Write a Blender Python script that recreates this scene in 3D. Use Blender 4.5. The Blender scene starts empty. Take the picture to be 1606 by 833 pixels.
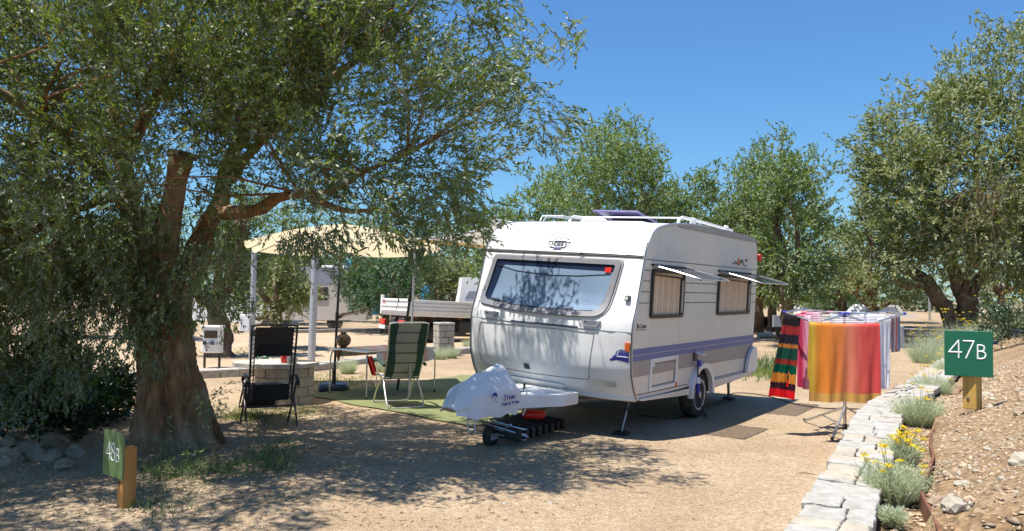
import bpy, bmesh, math, random
import numpy as np
from mathutils import Vector, Matrix, noise
random.seed(7); RNG = np.random.default_rng(11)
PI = math.pi
S = bpy.context.scene
COL = S.collection
# ------------------------------------------------------------------ camera
CAMH = 1.69
F = 1230.0
up = Vector((0.014, 0.9992, 0.037)).normalized()
fw = Vector((0, 0, 1)); fw = (fw - up * fw.dot(up)).normalized()
rt = Vector((up.y*fw.z-up.z*fw.y, up.z*fw.x-up.x*fw.z, up.x*fw.y-up.y*fw.x))
MW = Matrix((rt, fw, up))          # camera axes (right, up, forward) -> world
cam_d = bpy.data.cameras.new('camera'); cam = bpy.data.objects.new('camera', cam_d); COL.objects.link(cam)
cam_d.sensor_width = 36.0; cam_d.lens = F / 1606 * 36; cam_d.clip_start = 0.05; cam_d.clip_end = 2000
r_, u_, f_ = MW @ Vector((1, 0, 0)), MW @ Vector((0, 1, 0)), MW @ Vector((0, 0, 1))
cam.matrix_world = Matrix(((r_.x, u_.x, -f_.x, 0), (r_.y, u_.y, -f_.y, 0), (r_.z, u_.z, -f_.z, CAMH), (0, 0, 0, 1)))
S.camera = cam
def at(u, v, D):                   # world point for a photo pixel at depth D
    d = MW @ Vector(((u-803)/F, -(v-416.5)/F, 1)); s = D / d.y
    return Vector((d.x*s, D, CAMH + d.z*s))
def gp(u, v, z=0.0):               # world point on height z
    d = MW @ Vector(((u-803)/F, -(v-416.5)/F, 1)); s = (z-CAMH)/d.z
    return Vector((d.x*s, d.y*s, z))
# ------------------------------------------------------------------ world, sun, exposure
SUN_EL, SUN_AZ = math.radians(70.5), math.radians(-117.5)
W = bpy.data.worlds.new('World'); S.world = W; W.use_nodes = True
wn = W.node_tree.nodes; wl = W.node_tree.links
bg = wn['Background']; sky = wn.new('ShaderNodeTexSky'); sky.sky_type = 'NISHITA'; sky.sun_disc = False
sky.sun_elevation = SUN_EL; sky.sun_rotation = SUN_AZ + 2*PI; sky.altitude = 0; sky.air_density = 1.35; sky.dust_density = 0.15; sky.ozone_density = 3.2
skm = wn.new('ShaderNodeMixRGB'); skm.blend_type = 'MULTIPLY'; skm.inputs[0].default_value = 1; skm.inputs[2].default_value = (0.58, 0.96, 1.36, 1)
wl.new(sky.outputs[0], skm.inputs[1]); wl.new(skm.outputs[0], bg.inputs[0]); bg.inputs[1].default_value = 0.066
ld = bpy.data.lights.new('sun', 'SUN'); sun = bpy.data.objects.new('sun', ld); COL.objects.link(sun)
ld.energy = 5.0; ld.angle = math.radians(0.53); ld.color = (1.0, 0.95, 0.87)
sd = Vector((math.sin(SUN_AZ)*math.cos(SUN_EL), math.cos(SUN_AZ)*math.cos(SUN_EL), math.sin(SUN_EL)))
sun.rotation_euler = sd.to_track_quat('Z', 'Y').to_euler(); sun.location = (0, 0, 30)
S.view_settings.view_transform = 'Standard'; S.view_settings.look = 'None'; S.view_settings.exposure = 0.75; S.view_settings.gamma = 1
# ------------------------------------------------------------------ materials
def nmat(name):
    m = bpy.data.materials.new(name); m.use_nodes = True
    return m, m.node_tree.nodes, m.node_tree.links, m.node_tree.nodes['Principled BSDF']
def node(n, t, **kw):
    o = n.new(t)
    for k, v in kw.items():
        if k in o.inputs: o.inputs[k].default_value = v
        else: setattr(o, k, v)
    return o
def c4(c): return (c[0], c[1], c[2], 1)
def mat(name, col, rough=0.6, metal=0.0, var=0.12, scale=6.0, bump=0.0, bscale=40.0, alpha=None, spec=0.5, col2=None, stretch=None, dirt=0.0):
    m, n, l, b = nmat(name)
    tc = node(n, 'ShaderNodeTexCoord'); mp = node(n, 'ShaderNodeMapping'); l.new(tc.outputs['Object'], mp.inputs[0])
    if stretch: mp.inputs['Scale'].default_value = stretch
    nz = node(n, 'ShaderNodeTexNoise', Scale=scale, Detail=6.0, Roughness=0.65); l.new(mp.outputs[0], nz.inputs['Vector'])
    c2 = col2 if col2 else tuple(x*(1-2*var) for x in col)
    c1 = col if col2 else tuple(min(1, x*(1+var)) for x in col)
    cr = node(n, 'ShaderNodeValToRGB'); cr.color_ramp.elements[0].position = 0.35; cr.color_ramp.elements[1].position = 0.65
    cr.color_ramp.elements[0].color = c4(c2); cr.color_ramp.elements[1].color = c4(c1)
    l.new(nz.outputs['Fac'], cr.inputs[0]); out = cr.outputs[0]
    if dirt:
        n2 = node(n, 'ShaderNodeTexNoise', Scale=2.3, Detail=8.0, Roughness=0.75); l.new(tc.outputs['Object'], n2.inputs['Vector'])
        r2 = node(n, 'ShaderNodeValToRGB'); r2.color_ramp.elements[0].position = 0.5; r2.color_ramp.elements[1].position = 0.75
        r2.color_ramp.elements[0].color = (0, 0, 0, 1); r2.color_ramp.elements[1].color = (dirt, dirt, dirt, 1); l.new(n2.outputs['Fac'], r2.inputs[0])
        mx = node(n, 'ShaderNodeMixRGB'); l.new(r2.outputs[0], mx.inputs[0]); l.new(out, mx.inputs[1]); mx.inputs[2].default_value = (0.33, 0.27, 0.2, 1); out = mx.outputs[0]
    l.new(out, b.inputs['Base Color'])
    b.inputs['Roughness'].default_value = rough; b.inputs['Metallic'].default_value = metal
    b.inputs['Specular IOR Level'].default_value = spec
    if bump:
        n3 = node(n, 'ShaderNodeTexNoise', Scale=bscale, Detail=6.0, Roughness=0.7); l.new(mp.outputs[0], n3.inputs['Vector'])
        bp = node(n, 'ShaderNodeBump', Strength=min(1, bump), Distance=0.02); l.new(n3.outputs['Fac'], bp.inputs['Height']); l.new(bp.outputs[0], b.inputs['Normal'])
    return m
def leaf_mat(name, dark, light, back, warm=(0.30, 0.17, 0.02), warm_amt=0.03, gloss=0.46):
    m, n, l, b = nmat(name)
    at_ = node(n, 'ShaderNodeAttribute', attribute_name='v')
    cr = node(n, 'ShaderNodeValToRGB'); e = cr.color_ramp.elements
    e[0].position = 0.0; e[0].color = c4(dark); e[1].position = 0.9; e[1].color = c4(light)
    if warm_amt > 0:
        x = e.new(0.97 - warm_amt); x.color = c4(light); x = e.new(1.0 - warm_amt); x.color = c4(warm)
    l.new(at_.outputs['Fac'], cr.inputs[0])
    g = node(n, 'ShaderNodeNewGeometry'); mx = node(n, 'ShaderNodeMixRGB'); l.new(g.outputs['Backfacing'], mx.inputs[0])
    l.new(cr.outputs[0], mx.inputs[1]); mx.inputs[2].default_value = c4(back)
    l.new(mx.outputs[0], b.inputs['Base Color']); b.inputs['Roughness'].default_value = gloss if 'far' not in name and 'grey' not in name and 'pine' not in name else 0.62; b.inputs['Specular IOR Level'].default_value = 0.5
    tr = node(n, 'ShaderNodeBsdfTranslucent'); hs = node(n, 'ShaderNodeHueSaturation', Saturation=1.2, Value=1.5); l.new(cr.outputs[0], hs.inputs['Color']); l.new(hs.outputs[0], tr.inputs[0])
    ms = node(n, 'ShaderNodeMixShader'); ms.inputs[0].default_value = 0.34; l.new(b.outputs[0], ms.inputs[1]); l.new(tr.outputs[0], ms.inputs[2])
    l.new(ms.outputs[0], n['Material Output'].inputs[0])
    return m
def glass_mat(name, tint, mixf=0.5, rough=0.03):
    m, n, l, b = nmat(name)
    t = node(n, 'ShaderNodeBsdfTransparent'); t.inputs[0].default_value = c4(tint)
    b.inputs['Base Color'].default_value = (0.05, 0.06, 0.08, 1); b.inputs['Roughness'].default_value = rough
    fr0 = node(n, 'ShaderNodeLayerWeight', Blend=0.3); fr = node(n, 'ShaderNodeMath', operation='POWER'); l.new(fr0.outputs['Facing'], fr.inputs[0]); fr.inputs[1].default_value = 3.0; ad = node(n, 'ShaderNodeMath', operation='MULTIPLY_ADD'); l.new(fr.outputs[0], ad.inputs[0]); ad.inputs[1].default_value = 0.7; ad.inputs[2].default_value = mixf
    ms = node(n, 'ShaderNodeMixShader'); l.new(ad.outputs[0], ms.inputs[0]); l.new(t.outputs[0], ms.inputs[1]); l.new(b.outputs[0], ms.inputs[2])
    l.new(ms.outputs[0], n['Material Output'].inputs[0])
    return m
def ground_mat(name, cols, sc=(1.2, 9, 55), bump=0.6):
    m, n, l, b = nmat(name)
    g = node(n, 'ShaderNodeNewGeometry')
    n1 = node(n, 'ShaderNodeTexNoise', Scale=sc[0], Detail=7.0, Roughness=0.6); l.new(g.outputs['Position'], n1.inputs['Vector'])
    n2 = node(n, 'ShaderNodeTexNoise', Scale=sc[1], Detail=8.0, Roughness=0.75); l.new(g.outputs['Position'], n2.inputs['Vector'])
    v = node(n, 'ShaderNodeTexVoronoi', Scale=sc[2]); l.new(g.outputs['Position'], v.inputs['Vector'])
    r1 = node(n, 'ShaderNodeValToRGB'); e = r1.color_ramp.elements; e[0].position = 0.40; e[1].position = 0.60
    e[0].color = c4(cols[0]); e[1].color = c4(cols[1]); l.new(n1.outputs['Fac'], r1.inputs[0])
    r2 = node(n, 'ShaderNodeValToRGB'); e = r2.color_ramp.elements; e[0].position = 0.42; e[1].position = 0.62
    e[0].color = (0, 0, 0, 1); e[1].color = (0.75, 0.75, 0.75, 1); l.new(n2.outputs['Fac'], r2.inputs[0])
    mx = node(n, 'ShaderNodeMixRGB'); l.new(r2.outputs[0], mx.inputs[0]); l.new(r1.outputs[0], mx.inputs[1]); mx.inputs[2].default_value = c4(cols[2])
    # single grains
    sp = node(n, 'ShaderNodeSeparateColor'); l.new(v.outputs['Color'], sp.inputs[0])
    r3 = node(n, 'ShaderNodeValToRGB'); e = r3.color_ramp.elements; e[0].position = 0.0; e[0].color = (0.55, 0.5, 0.45, 1); e[1].position = 1.0; e[1].color = (1.25, 1.22, 1.2, 1); l.new(sp.outputs[0], r3.inputs[0])
    mu = node(n, 'ShaderNodeMixRGB', blend_type='MULTIPLY'); mu.inputs[0].default_value = 0.75; l.new(mx.outputs[0], mu.inputs[1]); l.new(r3.outputs[0], mu.inputs[2])
    l.new(mu.outputs[0], b.inputs['Base Color']); b.inputs['Roughness'].default_value = 0.95; b.inputs['Specular IOR Level'].default_value = 0.15
    ad = node(n, 'ShaderNodeMath', operation='ADD'); l.new(n2.outputs['Fac'], ad.inputs[0]); l.new(v.outputs['Distance'], ad.inputs[1])
    bp = node(n, 'ShaderNodeBump', Strength=bump, Distance=0.03); l.new(ad.outputs[0], bp.inputs['Height']); l.new(bp.outputs[0], b.inputs['Normal'])
    return m
def bark_mat(name, a, c):
    m, n, l, b = nmat(name)
    tc = node(n, 'ShaderNodeTexCoord'); mp = node(n, 'ShaderNodeMapping'); mp.inputs['Scale'].default_value = (1, 1, 0.22); l.new(tc.outputs['Object'], mp.inputs[0])
    nz = node(n, 'ShaderNodeTexNoise', Scale=14.0, Detail=9.0, Roughness=0.7, Distortion=0.6); l.new(mp.outputs[0], nz.inputs['Vector'])
    n2 = node(n, 'ShaderNodeTexNoise', Scale=2.2, Detail=4.0); l.new(tc.outputs['Object'], n2.inputs['Vector'])
    r = node(n, 'ShaderNodeValToRGB'); e = r.color_ramp.elements; e[0].position = 0.38; e[0].color = c4(tuple(x*0.4 for x in a)); e[1].position = 0.62; e[1].color = c4(a); l.new(nz.outputs['Fac'], r.inputs[0])
    r2 = node(n, 'ShaderNodeValToRGB'); e = r2.color_ramp.elements; e[0].position = 0.45; e[0].color = (0, 0, 0, 1); e[1].position = 0.65; e[1].color = (0.7, 0.7, 0.7, 1); l.new(n2.outputs['Fac'], r2.inputs[0])
    mx = node(n, 'ShaderNodeMixRGB'); l.new(r2.outputs[0], mx.inputs[0]); l.new(r.outputs[0], mx.inputs[1]); mx.inputs[2].default_value = c4(c); 
    mu = node(n, 'ShaderNodeMixRGB', blend_type='MULTIPLY'); mu.inputs[0].default_value = 0.6; l.new(mx.outputs[0], mu.inputs[1]); l.new(nz.outputs['Color'], mu.inputs[2])
    l.new(mx.outputs[0], b.inputs['Base Color']); b.inputs['Roughness'].default_value = 0.95; b.inputs['Specular IOR Level'].default_value = 0.1
    bp = node(n, 'ShaderNodeBump', Strength=1.0, Distance=0.07); l.new(nz.outputs['Fac'], bp.inputs['Height']); l.new(bp.outputs[0], b.inputs['Normal'])
    return m
def uv_ramp_mat(name, stops, axis=0, rough=0.9, band=None, constant=False, noise_amt=0.04, transl=0.18):
    m, n, l, b = nmat(name)
    uv = node(n, 'ShaderNodeUVMap'); sx = node(n, 'ShaderNodeSeparateXYZ'); l.new(uv.outputs[0], sx.inputs[0])
    nz = node(n, 'ShaderNodeTexNoise', Scale=30.0, Detail=4.0); l.new(uv.outputs[0], nz.inputs['Vector'])
    ma = node(n, 'ShaderNodeMath', operation='MULTIPLY_ADD'); l.new(nz.outputs['Fac'], ma.inputs[0]); ma.inputs[1].default_value = noise_amt; l.new(sx.outputs[axis], ma.inputs[2])
    r = node(n, 'ShaderNodeValToRGB'); e = r.color_ramp.elements
    if constant: r.color_ramp.interpolation = 'CONSTANT'
    e[0].position = stops[0][0]; e[0].color = c4(stops[0][1]); e[1].position = stops[-1][0]; e[1].color = c4(stops[-1][1])
    for p, c in stops[1:-1]: x = e.new(p); x.color = c4(c)
    l.new(ma.outputs[0], r.inputs[0]); out = r.outputs[0]
    if band:
        gt = node(n, 'ShaderNodeMath', operation='LESS_THAN'); l.new(sx.outputs[1], gt.inputs[0]); gt.inputs[1].default_value = band[0]
        mx = node(n, 'ShaderNodeMixRGB'); l.new(gt.outputs[0], mx.inputs[0]); l.new(out, mx.inputs[1]); mx.inputs[2].default_value = c4(band[1]); out = mx.outputs[0]
    l.new(out, b.inputs['Base Color']); b.inputs['Roughness'].default_value = rough; b.inputs['Specular IOR Level'].default_value = 0.1
    n4 = node(n, 'ShaderNodeTexNoise', Scale=220.0, Detail=3.0); l.new(uv.outputs[0], n4.inputs['Vector'])
    bp = node(n, 'ShaderNodeBump', Strength=0.5, Distance=0.004); l.new(n4.outputs['Fac'], bp.inputs['Height']); l.new(bp.outputs[0], b.inputs['Normal'])
    tr = node(n, 'ShaderNodeBsdfTranslucent'); l.new(out, tr.inputs[0]); ms = node(n, 'ShaderNodeMixShader'); ms.inputs[0].default_value = transl
    l.new(b.outputs[0], ms.inputs[1]); l.new(tr.outputs[0], ms.inputs[2]); l.new(ms.outputs[0], n['Material Output'].inputs[0])
    return m
MT = {}
MT['gravel'] = ground_mat('gravel', [(0.37, 0.285, 0.19), (0.48, 0.39, 0.275), (0.37, 0.265, 0.165)], (0.55, 11, 60))
MT['soil'] = ground_mat('red_soil', [(0.31, 0.22, 0.13), (0.41, 0.315, 0.20), (0.27, 0.17, 0.09)], (1.4, 7, 30), 1.0)
MT['road'] = ground_mat('road', [(0.44, 0.34, 0.235), (0.50, 0.40, 0.29), (0.42, 0.31, 0.2)], (0.5, 3, 30), 0.4)
MT['stone'] = mat('white_limestone', (0.45, 0.43, 0.39), 0.85, col2=(0.31, 0.285, 0.245), scale=11, bump=1.0, bscale=14)
MT['stone_cream'] = mat('cream_limestone', (0.45, 0.39, 0.30), 0.85, col2=(0.34, 0.30, 0.235), scale=5, bump=0.7, bscale=18)
MT['rock'] = mat('brown_rock', (0.42, 0.32, 0.22), 0.9, col2=(0.26, 0.18, 0.12), scale=5, bump=0.8, bscale=20)
MT['pebble'] = mat('pebble_mix', (0.56, 0.44, 0.31), 0.9, col2=(0.36, 0.24, 0.15), scale=9, spec=0.2)
MT['rubble'] = mat('orange_rubble', (0.50, 0.39, 0.26), 0.9, col2=(0.34, 0.235, 0.14), scale=3.3, spec=0.2)
MT['mortar'] = mat('mortar', (0.17, 0.13, 0.095), 0.95, scale=12, bump=0.5)
MT['bark'] = bark_mat('olive_bark', (0.48, 0.26, 0.13), (0.48, 0.36, 0.24))
MT['bark_far'] = bark_mat('olive_bark_far', (0.20, 0.14, 0.095), (0.24, 0.19, 0.14))
MT['cutwood'] = mat('weathered_cut_wood', (0.20, 0.16, 0.13), 0.9, col2=(0.05, 0.04, 0.035), scale=14, bump=0.8)
MT['leaf'] = leaf_mat('olive_leaf', (0.04, 0.078, 0.02), (0.25, 0.32, 0.08), (0.25, 0.28, 0.19), warm_amt=0.022)
MT['leaf_b'] = leaf_mat('olive_leaf_far', (0.05, 0.09, 0.024), (0.21, 0.29, 0.07), (0.22, 0.27, 0.15), warm_amt=0.02)
MT['leaf_c'] = leaf_mat('olive_leaf_grey', (0.085, 0.11, 0.035), (0.27, 0.32, 0.10), (0.30, 0.32, 0.18), warm_amt=0.05)
MT['leaf_d'] = leaf_mat('pine_green_leaf', (0.02, 0.055, 0.018), (0.075, 0.15, 0.045), (0.11, 0.17, 0.09), warm_amt=0.0)
MT['leaf_w'] = leaf_mat('wood_leaf', (0.03, 0.055, 0.02), (0.09, 0.13, 0.045), (0.1, 0.13, 0.07), warm_amt=0.0)
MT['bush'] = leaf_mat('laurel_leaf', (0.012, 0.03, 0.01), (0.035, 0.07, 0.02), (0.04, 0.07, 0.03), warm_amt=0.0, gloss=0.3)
MT['silver'] = leaf_mat('silver_foliage', (0.30, 0.34, 0.20), (0.60, 0.64, 0.44), (0.5, 0.55, 0.38), warm_amt=0.0, gloss=0.8)
MT['flower'] = leaf_mat('yellow_flower', (0.62, 0.42, 0.01), (0.85, 0.68, 0.02), (0.7, 0.55, 0.02), warm_amt=0.0, gloss=0.8)
MT['grass'] = leaf_mat('grass', (0.07, 0.12, 0.02), (0.22, 0.27, 0.07), (0.15, 0.2, 0.05), warm=(0.42, 0.34, 0.16), warm_amt=0.3, gloss=0.7)
MT['weed'] = leaf_mat('weed', (0.05, 0.09, 0.025), (0.15, 0.21, 0.07), (0.14, 0.2, 0.08), warm=(0.32, 0.26, 0.13), warm_amt=0.12, gloss=0.6)
MT['dry'] = leaf_mat('dry_twig', (0.25, 0.18, 0.10), (0.42, 0.34, 0.22), (0.3, 0.24, 0.15), warm_amt=0.0, gloss=0.8)
def streaks(m, amt=0.16):
    n, l = m.node_tree.nodes, m.node_tree.links; b = n['Principled BSDF']; src = b.inputs['Base Color'].links[0].from_socket
    tc = node(n, 'ShaderNodeTexCoord'); mp = node(n, 'ShaderNodeMapping'); mp.inputs['Scale'].default_value = (7, 7, .55); l.new(tc.outputs['Object'], mp.inputs[0])
    nz = node(n, 'ShaderNodeTexNoise', Scale=3.0, Detail=7.0, Roughness=0.7); l.new(mp.outputs[0], nz.inputs['Vector']); r = node(n, 'ShaderNodeValToRGB'); r.color_ramp.elements[0].position = .5; r.color_ramp.elements[1].position = .78
    r.color_ramp.elements[0].color = (0, 0, 0, 1); r.color_ramp.elements[1].color = (amt*2, amt*2, amt*2, 1); l.new(nz.outputs['Fac'], r.inputs[0])
    mx = node(n, 'ShaderNodeMixRGB'); l.new(r.outputs[0], mx.inputs[0]); l.new(src, mx.inputs[1]); mx.inputs[2].default_value = (0.40, 0.35, 0.28, 1); l.new(mx.outputs[0], b.inputs['Base Color'])
MT['gel'] = mat('white_gelcoat', (0.74, 0.74, 0.73), 0.28, var=0.02, scale=2, dirt=0.06)
MT['alu'] = mat('cream_aluminium', (0.71, 0.655, 0.575), 0.38, var=0.02, scale=3, dirt=0.10)
streaks(MT['gel'], .10); streaks(MT['alu'], .20)
MT['trim'] = mat('grey_trim', (0.45, 0.45, 0.46), 0.35, metal=0.5, var=0.05)
MT['rail'] = mat('roof_rail_grey', (0.36, 0.33, 0.31), 0.5, var=0.05)
MT['groove'] = mat('dark_groove', (0.05, 0.05, 0.055), 0.7)
MT['seam'] = mat('grey_seam', (0.16, 0.16, 0.17), 0.7)
MT['blue'] = mat('blue_stripe', (0.115, 0.14, 0.34), 0.45, var=0.03)
MT['blue_d'] = mat('deep_blue', (0.04, 0.04, 0.30), 0.45, var=0.05)
MT['greystripe'] = mat('grey_stripe', (0.36, 0.31, 0.28), 0.5, var=0.03)
MT['black'] = mat('black_plastic', (0.018, 0.018, 0.02), 0.45, var=0.1)
MT['rubber'] = mat('black_rubber', (0.022, 0.021, 0.02), 0.85, var=0.2, dirt=0.5)
MT['winframe'] = mat('grey_window_frame', (0.20, 0.20, 0.22), 0.45, var=0.05)
MT['galv'] = mat('galvanised_steel', (0.50, 0.52, 0.55), 0.45, metal=0.6, var=0.12, scale=30)
MT['rimsilver'] = mat('rim_silver', (0.62, 0.62, 0.60), 0.4, var=0.06, dirt=0.4)
MT['white'] = mat('white_paint', (0.78, 0.78, 0.77), 0.4, var=0.03, dirt=0.1)
MT['orange'] = mat('orange_reflector', (0.75, 0.12, 0.01), 0.3)
MT['red'] = mat('red_plastic', (0.62, 0.02, 0.015), 0.35)
MT['lens'] = mat('lamp_lens', (0.55, 0.55, 0.5), 0.15)
MT['brownink'] = mat('brown_ink', (0.08, 0.045, 0.03), 0.6)
MT['curtain'] = mat('cream_curtain', (0.62, 0.48, 0.35), 0.9, var=0.06, scale=20)
MT['wood'] = mat('pine_post', (0.52, 0.33, 0.075), 0.6, col2=(0.40, 0.23, 0.05), scale=3, stretch=(9, 9, 0.8), bump=0.2)
MT['wood_o'] = mat('orange_pine_post', (0.50, 0.25, 0.06), 0.6, col2=(0.36, 0.16, 0.035), scale=3, stretch=(9, 9, 0.8), bump=0.2)
MT['signgreen'] = mat('sign_green', (0.004, 0.115, 0.058), 0.45, var=0.03)
MT['signolive'] = mat('sign_faded_green', (0.13, 0.20, 0.075), 0.35, var=0.04)
MT['signwhite'] = mat('sign_white', (0.78, 0.8, 0.76), 0.5, var=0.02)
MT['canvas'] = mat('cream_canvas', (0.72, 0.62, 0.42), 0.9, var=0.03)
MT['awning'] = mat('grey_awning', (0.40, 0.38, 0.35), 0.85, var=0.03)
MT['mat_green'] = mat('green_turf_mat', (0.205, 0.22, 0.095), 0.95, col2=(0.16, 0.18, 0.07), scale=5, bump=0.6, bscale=200)
MT['textile_k'] = mat('black_textile', (0.02, 0.018, 0.018), 0.9, var=0.2, scale=80)
MT['tube_brown'] = mat('dark_brown_tube', (0.045, 0.033, 0.03), 0.35)
MT['alu_tube'] = mat('aluminium_tube', (0.62, 0.62, 0.60), 0.3, metal=0.8, var=0.05)
MT['chair_green'] = mat('green_textile', (0.018, 0.06, 0.042), 0.8, var=0.1, scale=60)
MT['chair_grey'] = mat('beige_textile', (0.32, 0.31, 0.26), 0.8, var=0.06, scale=60)
MT['concrete'] = mat('concrete', (0.50, 0.47, 0.42), 0.9, col2=(0.34, 0.31, 0.27), scale=7, bump=0.5)
MT['navy'] = mat('navy_plastic', (0.03, 0.045, 0.09), 0.35)
MT['bag'] = mat('white_bag_fabric', (0.80, 0.76, 0.74), 0.6, var=0.02, bump=0.3, bscale=5)
MT['purple'] = mat('purple_acrylic', (0.16, 0.14, 0.30), 0.35)
MT['green_truck'] = mat('truck_green', (0.10, 0.20, 0.10), 0.5, var=0.1, dirt=0.3)
MT['darkmetal'] = mat('dark_metal', (0.05, 0.045, 0.04), 0.6, var=0.2)
MT['steelgrey'] = mat('grey_steel_panel', (0.27, 0.29, 0.34), 0.5, var=0.05, stretch=(20, 1, 1))
MT['beigebody'] = mat('beige_vehicle_body', (0.56, 0.51, 0.46), 0.45, var=0.03)
MT['glassdark'] = mat('dark_glass', (0.03, 0.025, 0.02), 0.1)
MT['terracotta'] = mat('rusty_edging', (0.17, 0.07, 0.035), 0.8, var=0.3, scale=12)
MT['brownpost'] = mat('brown_post', (0.10, 0.06, 0.035), 0.8)
MT['teal'] = mat('teal_tarp', (0.02, 0.28, 0.50), 0.6)
MT['glass'] = glass_mat('window_glass', (0.60, 0.67, 0.75), 0.05)
MT['acrylic'] = glass_mat('smoked_acrylic', (0.50, 0.47, 0.45), 0.16, 0.08)
MT['towel'] = uv_ramp_mat('sunset_towel', [(0, (0.70, 0.45, 0.06)), (0.08, (0.70, 0.45, 0.06)), (0.13, (0.82, 0.32, 0.05)), (0.22, (0.82, 0.27, 0.045)), (0.46, (0.80, 0.25, 0.07)), (0.60, (0.78, 0.25, 0.15)), (0.76, (0.72, 0.12, 0.09)), (1, (0.66, 0.085, 0.08))], band=(0.11, (0.68, 0.37, 0.10)))
MT['pink'] = uv_ramp_mat('pink_towel', [(0, (0.62, 0.07, 0.16)), (0.35, (0.55, 0.05, 0.13)), (0.7, (0.68, 0.26, 0.38)), (1, (0.72, 0.4, 0.5))])
MT['ethnic'] = uv_ramp_mat('patterned_towel', [(0, (0.6, 0.01, 0.015)), (0.14, (0.03, 0.01, 0.02)), (0.22, (0.55, 0.2, 0.03)), (0.33, (0.0, 0.07, 0.04)), (0.44, (0.25, 0.03, 0.02)), (0.5, (0.01, 0.06, 0.04)), (0.64, (0.45, 0.16, 0.04)), (0.68, (0.02, 0.02, 0.03)), (0.8, (0.3, 0.03, 0.03)), (0.9, (0.02, 0.015, 0.02))], axis=1, constant=True, noise_amt=0.09)
MT['cloth_w'] = mat('white_cloth', (0.76, 0.76, 0.78), 0.9, var=0.03)
MT['cloth_pattern'] = uv_ramp_mat('blotchy_cloth', [(0, (0.5, 0.5, 0.55)), (0.3, (0.45, 0.15, 0.12)), (0.45, (0.13, 0.16, 0.25)), (0.6, (0.6, 0.57, 0.55)), (0.75, (0.4, 0.1, 0.06)), (0.9, (0.2, 0.24, 0.33))], constant=True, noise_amt=0.5)
def translucent(m, col, k=0.4):
    n, l = m.node_tree.nodes, m.node_tree.links; b = n['Principled BSDF']; tr = node(n, 'ShaderNodeBsdfTranslucent'); tr.inputs[0].default_value = c4(col)
    ms = node(n, 'ShaderNodeMixShader'); ms.inputs[0].default_value = k; l.new(b.outputs[0], ms.inputs[1]); l.new(tr.outputs[0], ms.inputs[2]); l.new(ms.outputs[0], n['Material Output'].inputs[0])
translucent(MT['canvas'], (0.86, 0.72, 0.46), 0.45); translucent(MT['awning'], (0.66, 0.60, 0.50), 0.4)
def foil_mat():
    m, n, l, b = nmat('silver_thermal_foil')
    tc = node(n, 'ShaderNodeTexCoord'); v = node(n, 'ShaderNodeTexVoronoi', Scale=55.0); l.new(tc.outputs['Object'], v.inputs['Vector'])
    nz = node(n, 'ShaderNodeTexNoise', Scale=3.0, Detail=5.0); l.new(tc.outputs['Object'], nz.inputs['Vector'])
    r = node(n, 'ShaderNodeValToRGB'); e = r.color_ramp.elements; e[0].position = .3; e[0].color = (0.48, 0.54, 0.60, 1); e[1].position = .7; e[1].color = (0.62, 0.68, 0.74, 1); l.new(nz.outputs['Fac'], r.inputs[0])
    l.new(r.outputs[0], b.inputs['Base Color']); b.inputs['Metallic'].default_value = 0.1; b.inputs['Roughness'].default_value = 0.4
    bp = node(n, 'ShaderNodeBump', Strength=0.25, Distance=0.005); l.new(v.outputs['Distance'], bp.inputs['Height']); l.new(bp.outputs[0], b.inputs['Normal'])
    return m
MT['foil'] = foil_mat()
# ------------------------------------------------------------------ object helpers
WM = {}
def props(o, label=None, cat=None, group=None, kind=None):
    if label: o['label'] = label
    if cat: o['category'] = cat
    if group: o['group'] = group
    if kind: o['kind'] = kind
    return o
def thing(name, label, cat, loc=(0, 0, 0), rz=0.0, group=None, m=None):
    o = bpy.data.objects.new(name, None); COL.objects.link(o); o.empty_display_size = 0.2
    o.matrix_world = m if m is not None else Matrix.Translation(loc) @ Matrix.Rotation(rz, 4, 'Z')
    WM[o.name] = o.matrix_world.copy()
    return props(o, label, cat, group)
def link_mesh(name, me, parent, material):
    o = bpy.data.objects.new(name, me); COL.objects.link(o)
    if material: me.materials.append(material)
    if parent: o.parent = parent; WM[o.name] = WM[parent.name]
    else: WM[o.name] = Matrix.Identity(4)
    return o
def npmesh(name, V, Fc, material, parent=None, attr=None, world=True, uv=None, smooth=False):
    V = np.asarray(V, dtype=np.float32).reshape(-1, 3); Fc = np.asarray(Fc, dtype=np.int32)
    if parent is not None and world:
        inv = np.array(WM[parent.name].inverted(), dtype=np.float64); V = V @ inv[:3, :3].T + inv[:3, 3]
    me = bpy.data.meshes.new(name); k = Fc.shape[1]
    me.vertices.add(len(V)); me.vertices.foreach_set('co', V.astype(np.float32).ravel())
    me.loops.add(Fc.size); me.loops.foreach_set('vertex_index', Fc.ravel())
    me.polygons.add(len(Fc)); me.polygons.foreach_set('loop_start', np.arange(0, Fc.size, k, dtype=np.int32)); me.polygons.foreach_set('loop_total', np.full(len(Fc), k, dtype=np.int32))
    me.update(calc_edges=True)
    if attr is not None:
        a = me.attributes.new('v', 'FLOAT', 'FACE'); a.data.foreach_set('value', np.asarray(attr, dtype=np.float32))
    if uv is not None:
        ul = me.uv_layers.new(name='UVMap'); ul.data.foreach_set('uv', np.asarray(uv, dtype=np.float32)[Fc.ravel()].ravel())
    if smooth: me.polygons.foreach_set('use_smooth', np.ones(len(Fc), dtype=bool))
    return link_mesh(name, me, parent, material)
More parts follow.
